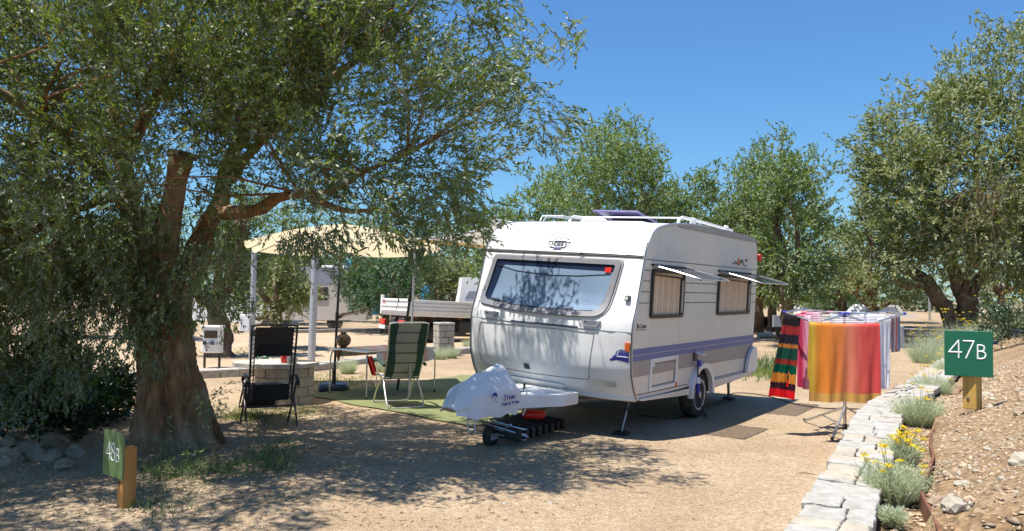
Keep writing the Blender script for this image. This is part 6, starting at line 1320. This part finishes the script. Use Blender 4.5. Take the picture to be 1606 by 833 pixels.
# white van behind the tipper
vn = thing('van', 'white van with sloping front parked beyond the tipper truck', 'van', (XD(738, 31), 31, 0), math.radians(8))
mb = MB(); mb.prism([(x, 0, z) for x, z in ((-1.3, .35), (4, .35), (4, 2.35), (-.30, 2.35), (-.38, 1.75), (-.45, 1.35), (-1.2, 1.2))], (0, 1.9, 0)); b_ = mb.build('body', MT['white'], vn)
mb = MB(); mb.prism([(x, -.012, z) for x, z in ((-.2, 1.50), (.95, 1.50), (.95, 1.8), (-.05, 1.8))], (0, .01, 0)); mb.build('window', MT['steelgrey'], b_)
for x_ in (-.4, 2.9): T_ = Matrix.Translation((x_, .1, .33)) @ Matrix.Rotation(PI/2, 4, 'X'); mb = MB(T_); mb.lathe([(.18, -.1), (.33, -.1), (.33, .12), (.18, .12)], 22); mb.build('wheel', MT['rubber'], vn, smooth=True)
# ------------------------------------------------------------------ motorhome
mh = thing('motorhome', 'beige motorhome with brown side window parked across the road', 'motorhome', (XD(576, 35), 35, 0), 0.05)
mb = MB(); mb.prism([(x, 0, z) for x, z in ((0, .45), (0, .50), (.03, 1.0), (-.1, 2.75), (-2.9, 2.80), (-3.35, 2.6), (-3.55, 1.9), (-4.3, 1.35), (-4.35, .5), (-3.6, .42))], (0, 2.2, 0)); b_ = mb.build('body', MT['beigebody'], mh)
mb = MB(); mb.prism([(x, -.02, z) for x, z in ((.02, 2.1), (-3.5, 2.1), (-3.3, 2.6), (-2.9, 2.78), (-.08, 2.74))], (0, .018, 0)); mb.build('upper_band', MT['steelgrey'], b_)
mb = MB(); mb.prism([(x, -.014, z) for x, z in ((-3.45, 1.85), (-4.15, 1.40), (-4.25, 1.1), (-3.4, .95), (-2.8, .95))], (0, .01, 0)); mb.build('cab_side', MT['greystripe'], b_)
mb = MB(); mb.prism([(x, -.022, z) for x, z in ((-2.95, 1.95), (-3.42, 1.9), (-4.0, 1.45), (-2.95, 1.3))], (0, .01, 0)); mb.build('cab_window', MT['glassdark'], b_)
mb = MB(); mb.rbox((-2.55, -.04, 1.32), (-1.72, -.0, 1.92), .06); w_ = mb.build('window', MT['black'], b_); mb = MB(); mb.rbox((-2.46, -.05, 1.38), (-1.85, -.03, 1.86), .03); mb.build('pane', MT['brownink'], w_)
mb = MB(); mb.prism([(x, -.01, z) for x, z in ((-.02, .95), (-1.1, .75), (-1.35, .55), (-1.2, .55), (-.9, .70), (-.02, .88))], (0, .005, 0)); mb.build('swoosh', MT['terracotta'], b_)
mb = MB(); mb.prism([(x, -.012, z) for x, z in ((-3.0, 1.25), (-3.55, .5), (-3.45, .5), (-2.9, 1.25))], (0, .006, 0)); mb.build('swoosh', MT['terracotta'], b_)
mb = MB(); mb.rbox((-2.2, .6, 2.78), (-1.1, 1.4, 2.9), .03); mb.build('roof_hatch', MT['white'], mh)
for x_ in (-1.4, -3.7): T_ = Matrix.Translation((x_, .12, .34)) @ Matrix.Rotation(PI/2, 4, 'X'); mb = MB(T_); mb.lathe([(.18, -.1), (.34, -.1), (.34, .1), (.18, .1)], 22); w_ = mb.build('wheel', MT['rubber'], mh, smooth=True)
# low stone edge across the road, tents and far vehicles
mb = MB(); e0 = catmull([(-9, 31.8, 0), (-6.3, 34.0, 0), (-2.8, 36.4, 0), (2, 38.9, 0)], 10)
ke = thing('kerb', 'far white stone kerb on the other side of the road', 'kerb', (-4, 35, 0))
for a, b in zip(e0, e0[1:]): mb = MB(); d_ = (b-a).normalized(); n_ = Vector((-d_.y, d_.x, 0))*.15; mb.prism([a-n_+d_*.01, b-n_-d_*.01, b+n_-d_*.01, a+n_+d_*.01], (0, 0, .14)); mb.build('stone', MT['stone'], ke, world=True)
def tent(x, y, w, d, h, m, label):
    t_ = thing('tent', label, 'tent', (x, y, 0)); mb = MB(); mb.prism([(-w/2, 0, 0), (w/2, 0, 0), (w/2*.9, 0, h*.6), (0, 0, h), (-w/2*.9, 0, h*.6)], (0, d, 0)); mb.build('fly_sheet', MT[m], t_)
    mb = MB(); mb.prism([(-w*.2, -.02, 0), (w*.2, -.02, 0), (0, -.02, h*.75)], (0, .015, 0)); mb.build('door', MT['cloth_w'], t_)
tent(XD(330, 44), 44, 4.5, 3, 1.5, 'cloth_w', 'low white tent beyond the road, far left of the motorhome')
tent(XD(405, 42), 42, 3.5, 3, 1.9, 'cloth_w', 'white tent canvas seen through the small round olive tree')
tent(XD(540, 60), 60, 6, 3, 4.2, 'teal', 'blue tent roof showing above the motorhome, behind the parasol pole')
tent(XD(710, 58), 58, 5, 3, 3.6, 'teal', 'blue canvas roof seen above the tipper truck')
# ------------------------------------------------------------------ right-hand background
gt = thing('dump_truck', 'green tipper lorry with red tail lights under the trees behind the rack', 'truck', (XD(1327, 47), 47, 0), 0)
mb = MB(); mb.prism([(-1.25, 0, 1.15), (1.25, 0, 1.15), (1.32, 0, 1.35), (1.32, 0, 1.95), (-1.32, 0, 1.95), (-1.32, 0, 1.35)], (0, 3.6, 0)); b_ = mb.build('tipper_body', MT['green_truck'], gt)
for x_ in (-.9, -.3, .35, .9): mb = MB(); mb.rbox((x_, -.05, 1.2), (x_+.08, 0, 1.92), .01); mb.build('rib', MT['green_truck'], b_)
mb = MB(); mb.rbox((-1.36, -.07, 1.9), (1.36, .02, 2.0), .02); mb.build('top_rail', MT['green_truck'], b_)
mb = MB(); mb.rbox((-1.2, .1, .75), (1.2, 5.2, 1.1), .02); mb.build('chassis', MT['darkmetal'], gt)
for x_ in (-1.1, .7): mb = MB(); mb.rbox((x_, -.02, .82), (x_+.42, .06, 1.02), .01); mb.build('tail_light', MT['red'], gt)
for x_ in (-1.05, .7): T_ = Matrix.Translation((x_+.18, .9, .5)) @ Matrix.Rotation(PI/2, 4, 'Y'); mb = MB(T_); mb.lathe([(.2, -.22), (.5, -.22), (.5, .22), (.2, .22)], 22); mb.build('wheel', MT['rubber'], gt, smooth=True)
mb = MB(); mb.rbox((-1.1, 3.8, 1.0), (1.1, 5.4, 2.3), .08); mb.build('cab', MT['green_truck'], gt)
gr = thing('crane_grab', 'red crane grab standing folded above the green lorry', 'crane', (XD(1337, 47.5), 47.5, 2.0))
for k in range(7):
    a = k*.9; mb = MB(); mb.tube(ctr([(.25*math.cos(a), .2*math.sin(a), .0), (.42*math.cos(a), .3*math.sin(a), .6), (.15*math.cos(a), .1*math.sin(a), 1.05+.08*math.sin(k*3))], 4), .075, 6); mb.build('claw', MT['red'], gr, smooth=True)
mb = MB(); mb.lathe([(.12, .4), (.2, .7), (.12, 1.1)], 12); mb.build('hub', MT['red'], gr)
for x_, y_, l_, h_, lb in ((1283, 50, 2.0, 1.9, 'white van parked just left of the green lorry'), (1392, 44, 3.4, 1.4, 'low white car parked right of the green lorry')):
    v_ = thing('parked_car', lb, 'car', (XD(x_, y_), y_, 0), 0)
    mb = MB(); mb.prism([(-l_/2, 0, .3), (l_/2, 0, .3), (l_/2, 0, h_*.55), (l_*.3, 0, h_*.62), (l_*.18, 0, h_), (-l_*.35, 0, h_), (-l_/2, 0, h_*.6)], (0, 1.7, 0)); b_ = mb.build('body', MT['white'], v_)
    mb = MB(); mb.prism([(-l_*.38, -.012, h_*.66), (l_*.22, -.012, h_*.66), (l_*.14, -.012, h_*.93), (-l_*.32, -.012, h_*.93)], (0, .01, 0)); mb.build('window', MT['steelgrey'], b_)
    for s_ in (-.33, .33): T_ = Matrix.Translation((l_*s_, .1, .3)) @ Matrix.Rotation(PI/2, 4, 'X'); mb = MB(T_); mb.lathe([(.15, -.1), (.3, -.1), (.3, .1), (.15, .1)], 18); mb.build('wheel', MT['rubber'], v_, smooth=True)
# far electric cabinet and post
eb = thing('power_cabinet', 'grey electric cabinet standing just right of the caravan rear', 'cabinet', (XD(1221, 34), 34, 0)); mb = MB(); mb.rbox((-.23, -.1, .45), (.23, .1, .95), .01); mb.build('box', MT['steelgrey'], eb); mb = MB(); mb.rbox((-.05, .1, 0), (.05, .18, .45), .005); mb.build('stand', MT['darkmetal'], eb)
mb = MB(); mb.rbox((XD(1220, 31.5)-.07, 31.4, -.02), (XD(1220, 31.5)+.07, 31.55, .55), .01); single('wooden_post', mb, MT['brownpost'], 'short brown wooden post in front of the grey electric cabinet', 'post')
mb = MB(); mb.tube([(XD(1190, 33), 33, .12), (XD(1240, 33.5), 33.5, .12)], .12, 10); single('log', mb, MT['concrete'], 'pale log lying across the sand behind the caravan', 'log')
cx0 = XD(1385, 27.4)
mc_ = thing('metal_cabinet', 'blue-grey corrugated metal box at the left end of the low stone wall', 'cabinet', (XD(1400, 27.4), 27.4, 0)); mb = MB(); mb.rbox((-.42, 0, -.02), (.42, .8, .78), .015); b_ = mb.build('box', MT['steelgrey'], mc_)
for k in range(7): mb = MB(); mb.rbox((-.39+k*.115, -.015, .02), (-.345+k*.115, 0, .75), .004); mb.build('rib', MT['steelgrey'], b_)
lw = thing('stone_wall', 'low grey wall of irregular stones under the big right-hand olive', 'stone wall', (15, 28, 0))
mb = MB(); mb.box((XD(1418, 28), 28.02, -.05), (XD(1418, 28)+14, 28.3, .62)); mb.build('mortar', MT['mortar'], lw, world=True)
x = XD(1418, 28)+.02
for row in range(3):
    x = XD(1418, 28)+.02; z0 = row*.205
    while x < XD(1418, 28)+7.5:
        w_ = rs.uniform(.2, .42); h = .19; n6 = [(x+.01+rs.uniform(0, .05), z0+.01), (x+w_-.03, z0+rs.uniform(.0, .03)), (x+w_-.012, z0+h*.55), (x+w_-rs.uniform(.02, .07), z0+h), (x+.04, z0+h-rs.uniform(0, .03)), (x+.005, z0+h*.5)]
        mb = MB(); mb.prism([(a, 28.02, b) for a, b in n6], (0, -.05-.02*rs.random(), 0)); mb.build('stone', MT['stone' if rs.random() < .4 else 'stone_cream'], lw, world=True); x += w_
mb = MB(); mb.rbox((XD(1418, 28)-.05, 27.9, .62), (XD(1418, 28)+14, 28.35, .68), .02); mb.build('coping', MT['concrete'], lw, world=True)
for u, D, h, lb in ((1458, 40, 1.3, 'slim grey post behind the leaning olive stems'), (1534, 42, 1.3, 'slim grey post right of the big olive stems')):
    mb = MB(); mb.tube([(XD(u, D), D, .6), (XD(u, D), D, .6+h)], .06, 8); single('steel_post', mb, MT['galv'], lb, 'post')
# ------------------------------------------------------------------ plants
def blades(P, hmin, hmax, w, spread, per, name, m, parent=None, vals=None, curve=.4):
    n = len(P)*per; B = np.repeat(P, per, 0)+np.c_[RNG.normal(0, .02, (n, 2)), np.zeros(n)]; d = np.c_[RNG.normal(0, spread, (n, 2)), np.ones(n)]; d /= np.linalg.norm(d, axis=1)[:, None]
    h = RNG.uniform(hmin, hmax, n)[:, None]; a = RNG.uniform(0, PI, n); s = np.c_[np.cos(a), np.sin(a), np.zeros(n)]*w
    mid = B+d*h*.55; tip = B+d*h+np.c_[d[:, :2]*h*curve, -np.abs(d[:, :1])*h*curve*.5]
    V = np.stack([B-s, B+s, mid+s*.7, mid-s*.7, tip, tip+s*.05], 1).reshape(-1, 3); k = 6*np.arange(n)[:, None]
    Fc = np.concatenate([k+np.array([[0, 1, 2, 3]]), k+np.array([[3, 2, 5, 4]])]); v = RNG.uniform(0, 1, n)
    o = npmesh(name, V, Fc, MT[m], parent, attr=np.concatenate([v, v])); o['kind'] = 'stuff'; return o, tip
def flower_plant(x, y, z, r, h, nf, label, seed=0, dens=1.0, m='silver', spreadf=.35, cat='flowering plant', fl_h=1.35):
    t_ = thing('flowering_plant', label, cat, (x, y, z), 0, 'silver plants with yellow flowers along the wall')
    n = int(190*dens); a = RNG.uniform(0, 2*PI, n); q = r*np.sqrt(RNG.uniform(0, 1, n))*.6; P = np.c_[x+q*np.cos(a), y+q*np.sin(a), np.full(n, z)]
    k = 5; B = np.repeat(P, k, 0); d = np.c_[(B[:, 0]-x)*1.0/r+RNG.normal(0, .28, n*k), (B[:, 1]-y)/r+RNG.normal(0, .28, n*k), np.full(n*k, 1.1)]; d /= np.linalg.norm(d, axis=1)[:, None]
    H = RNG.uniform(.45, 1.05, n*k)*h; s = RNG.normal(0, 1, (n*k, 3)); s /= np.linalg.norm(s, axis=1)[:, None]; s *= .0028; tip = B+d*H[:, None]
    V = np.stack([B-s, B+s, tip], 1).reshape(-1, 3); Fc = np.arange(3*n*k).reshape(-1, 3); o = npmesh('stems', V, Fc, MT[m], t_, attr=RNG.uniform(0, 1, n*k)); o['kind'] = 'stuff'
    nl = n*k*4; idx = RNG.integers(0, n*k, nl); tt = RNG.uniform(.3, 1, nl)[:, None]; Pp = B[idx]+d[idx]*H[idx][:, None]*tt; D = d[idx]+unit(nl)*.8; D /= np.linalg.norm(D, axis=1)[:, None]
    o = leafmesh('foliage', Pp, D, RNG.uniform(.02, .04, nl), .0035, MT[m], t_); o['kind'] = 'stuff'
    for i in range(nf):
        a = random.uniform(0, 2*PI); q = r*random.uniform(.2, 1.25); b = Vector((x+q*.4*math.cos(a), y+q*.4*math.sin(a), z)); tp2 = Vector((x+q*math.cos(a)*1.15, y+q*math.sin(a)*1.15, z+h*random.uniform(.8, fl_h)))
        mb = MB(); mb.tube([b, b.lerp(tp2, .6)+Vector((0, 0, .03)), tp2], .0022, 3, False); fs_ = mb.build('flower_stalk', MT['silver'], t_, world=True, fixn=False)
        m_ = 22; Pp = np.array(tp2)+RNG.normal(0, 1, (m_, 3))*np.array([.012, .012, .005]); D = unit(m_); D[:, 2] = np.abs(D[:, 2]); leafmesh('flower_head', Pp, D, .013, .011, MT['flower'], fs_)
    return t_
def onterr(u, v, z0=.5):
    z = z0
    for _ in range(8):
        p = gp(u, v, z); t, s = wst(p.x, p.y); z = float(terr_z(float(t[0]), np.array(float(s[0]))))
    return p.x, p.y, z
for (u, v, r, h, nf, lb, k) in ((1402, 790, .15, .26, 16, 'thick grey-green plant nearest the camera in the bed, tall thin yellow flowers', 1.8), (1415, 728, .12, .20, 26, 'plant with the densest golden flower head, second nearest in the bed', .9),
    (1440, 668, .20, .30, 9, 'large silvery plant spilling over the wall left of the 47B post', 2.2), (1463, 625, .22, .32, 12, 'silvery plant just behind the large one, touching the wall', 1.8), (1490, 596, .26, .36, 14, 'silver plant directly left of the 47B sign', 1.8), (1512, 570, .30, .42, 18, 'yellow-flowered plant hidden behind the 47B sign', 1.6), (1430, 833, .06, .10, 0, 'tiny blue-green tuft at the very bottom of the bed', .6)):
    x, y, z = onterr(u, v); 
    if u == 1430: x, y = gp(1402, 826, .48)[:2]; z = .48
    flower_plant(x, y, z, r, h, nf, lb, dens=k)
for (u, D, z, r, h, nf, lb, k) in ((1455, 15.5, .45, .45, .55, 26, 'pale yellow-flowered plant farther along the wall, left of the sign plate', 1.5), (1505, 18, .5, .55, .75, 34, 'yellow flowers standing out above the top of the 47B sign', 1.5), (1548, 20, .7, .6, .5, 8, 'silvery shrub right behind the 47B sign', 1.5), (1592, 21, 1.0, .7, .75, 40, 'bank of yellow flowers at the right photo edge', 1.6), (1470, 20, .4, .5, .5, 16, 'farthest small plant with yellow flowers by the wall end', 1.0)):
    flower_plant(XD(u, D), D, z, r, h, nf, lb, dens=k)
def bush(x, y, z, r, h, n, m, label, ll=.05, lw=.022, grp=None, cat='shrub', name='shrub'):
    t_ = thing(name, label, cat, (x, y, z), 0, grp); C = crown_points([(x, y, z+h*.5, r, r, h*.5)], max(10, n//90), .3)
    P, D, Ls, Ws, v, b, d, sl = shoots(C, r*.25, 10, 9, r*.35, ll, lw, np.array([x, y, z]), .0); o = leafmesh('foliage', P, D, Ls, Ws, MT[m], t_, v); o['kind'] = 'stuff'
    mb = MB()
    for k in range(9): a = random.uniform(0, 2*PI); mb = MB(); mb.tube([(x, y, z), (x+.3*r*math.cos(a), y+.3*r*math.sin(a), z+h*.4), (x+.7*r*math.cos(a), y+.7*r*math.sin(a), z+h*.75)], .008, 5, False); mb.build('stem', MT['bark_far'], t_, world=True, fixn=False)
    return t_
bush(XD(1582, 17), 17, .85, .55, .75, 5000, 'bush', 'dark green shrub on the slope right of the 47B sign')
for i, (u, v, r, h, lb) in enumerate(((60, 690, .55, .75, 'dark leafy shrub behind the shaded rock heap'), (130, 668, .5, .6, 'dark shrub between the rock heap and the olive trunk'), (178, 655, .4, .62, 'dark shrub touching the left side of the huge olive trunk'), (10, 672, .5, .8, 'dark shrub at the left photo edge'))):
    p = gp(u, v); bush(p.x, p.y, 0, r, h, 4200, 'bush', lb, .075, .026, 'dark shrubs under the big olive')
for i, (u, v, r, lb) in enumerate(((545, 586, .20, 'small grey lavender tuft left of the parasol base'), (600, 583, .26, 'pale lavender tuft behind the folding table legs'), (640, 572, .2, 'lavender tuft behind the green chair'), (688, 564, .25, 'lavender tuft beside the masonry bollard'), (708, 562, .2, 'lavender tuft just right of the masonry bollard'), (736, 548, .22, 'yellowish tuft by the kerb at the caravan side'), (500, 500, .25, 'dry yellow tuft across the road below the motorhome'), (545, 498, .25, 'dry tuft by the far kerb right of the parasol pole'))):
    p = gp(u, v); flower_plant(p.x, p.y, 0, r, .34, 4 if u > 720 else 0, lb, dens=1.0, m='silver', cat='lavender')
# weeds, grass
def patch(pts, n, hmin, hmax, w, m, label, per=3, name='grass', spread=.45):
    P = []
    for (u, v, ru, rv, k) in pts:
        for _ in range(int(n*k)): q = gp(u+random.gauss(0, ru), v+random.gauss(0, rv)); P.append((q.x, q.y, gz(q.x, q.y)))
    o, _ = blades(np.array(P), hmin, hmax, w, spread, per, name, m); return props(o, label, name.replace('_', ' '))
patch([(300, 742, 45, 8, 1), (350, 732, 40, 8, 1), (255, 738, 18, 8, .5)], 90, .05, .16, .004, 'weed', 'weeds and low herbs round the foot of the olive trunk', 4, 'weeds', .7)
patch([(420, 725, 25, 14, 1), (440, 700, 25, 14, .5), (240, 790, 30, 15, .4)], 160, .04, .18, .0035, 'weed', 'thin weeds on the dappled ground right of the trunk', 3, 'weeds', .6)
patch([(430, 652, 50, 9, 1), (500, 600, 35, 8, .8), (380, 655, 20, 5, .4), (560, 600, 30, 8, .5)], 500, .02, .08, .004, 'grass', 'short patchy grass under the chairs and parasol', 3)
patch([(1205, 590, 22, 5, 1), (1180, 588, 15, 4, .6)], 130, .05, .22, .008, 'grass', 'green grass tuft behind the rear of the caravan', 4, 'grass', .4)
patch([(1212, 578, 12, 4, 1), (1195, 582, 10, 4, .5)], 30, .2, .5, .010, 'weed', 'tall leafy weeds standing behind the caravan rear', 5, 'weeds', .35)
patch([(840, 710, 60, 8, 1), (900, 720, 50, 8, .6), (1120, 720, 60, 15, .3), (1180, 690, 40, 15, .3), (960, 770, 90, 25, .25)], 260, .008, .035, .0025, 'grass', 'sparse fine grass sprouting in the gravel before the caravan', 2, 'grass', .8)
patch([(400, 550, 60, 4, 1), (300, 500, 60, 4, 1), (450, 510, 30, 3, .5)], 200, .03, .1, .012, 'grass', 'grass verge beyond the road at the left', 2)
patch([(385, 715, 3, 6, 1)], 14, .25, .5, .0016, 'dry', 'few tall dry grass stalks beside the reclining chair', 2, 'grass', .25)
# leafy sprout on the olive trunk and twigs at its foot
P = []; 
for (u, v, k, D_) in ((262, 680, 8, 7.75), (325, 640, 16, 8.0), (338, 612, 8, 8.1), (300, 738, 10, 7.6), (285, 730, 8, 7.6), (240, 750, 8, 7.3)):
    for _ in range(k): q = at(u+random.gauss(0, 9), v+random.gauss(0, 13), D_); P.append(tuple(q))
P = np.array(P); Pn, D, Ls, Ws, v, b, d, sl = shoots(P, .06, 2, 9, .16, .045, .011, np.array([-3.7, 8.6, .8]), -.2)
o = leafmesh('sprouts', Pn, D, Ls, Ws, MT['leaf_b'], big, v); o['kind'] = 'stuff'
# twigs lying about
tw = MB()
for (u, v, lb_) in ((480, 705, 'dry twig on the dappled ground in front of the reclining chair'), (1280, 745, 'thin dry twig on the sunny gravel left of the slab wall'), (640, 760, 'dry twig on the gravel below the jockey wheel'), (330, 790, 'dry twig on the shaded ground right of the 48B post')):
    p = gp(u, v, .01); a = random.uniform(0, PI); l_ = random.uniform(.1, .3); tw = MB(); tw.tube([p, p+Vector((l_*.5*math.cos(a), l_*.5*math.sin(a), .01)), p+Vector((l_*math.cos(a+.3), l_*math.sin(a+.3), 0))], .004, 4); single('twig', tw, MT['dry'], lb_, 'twig', 'fallen twigs on the ground')
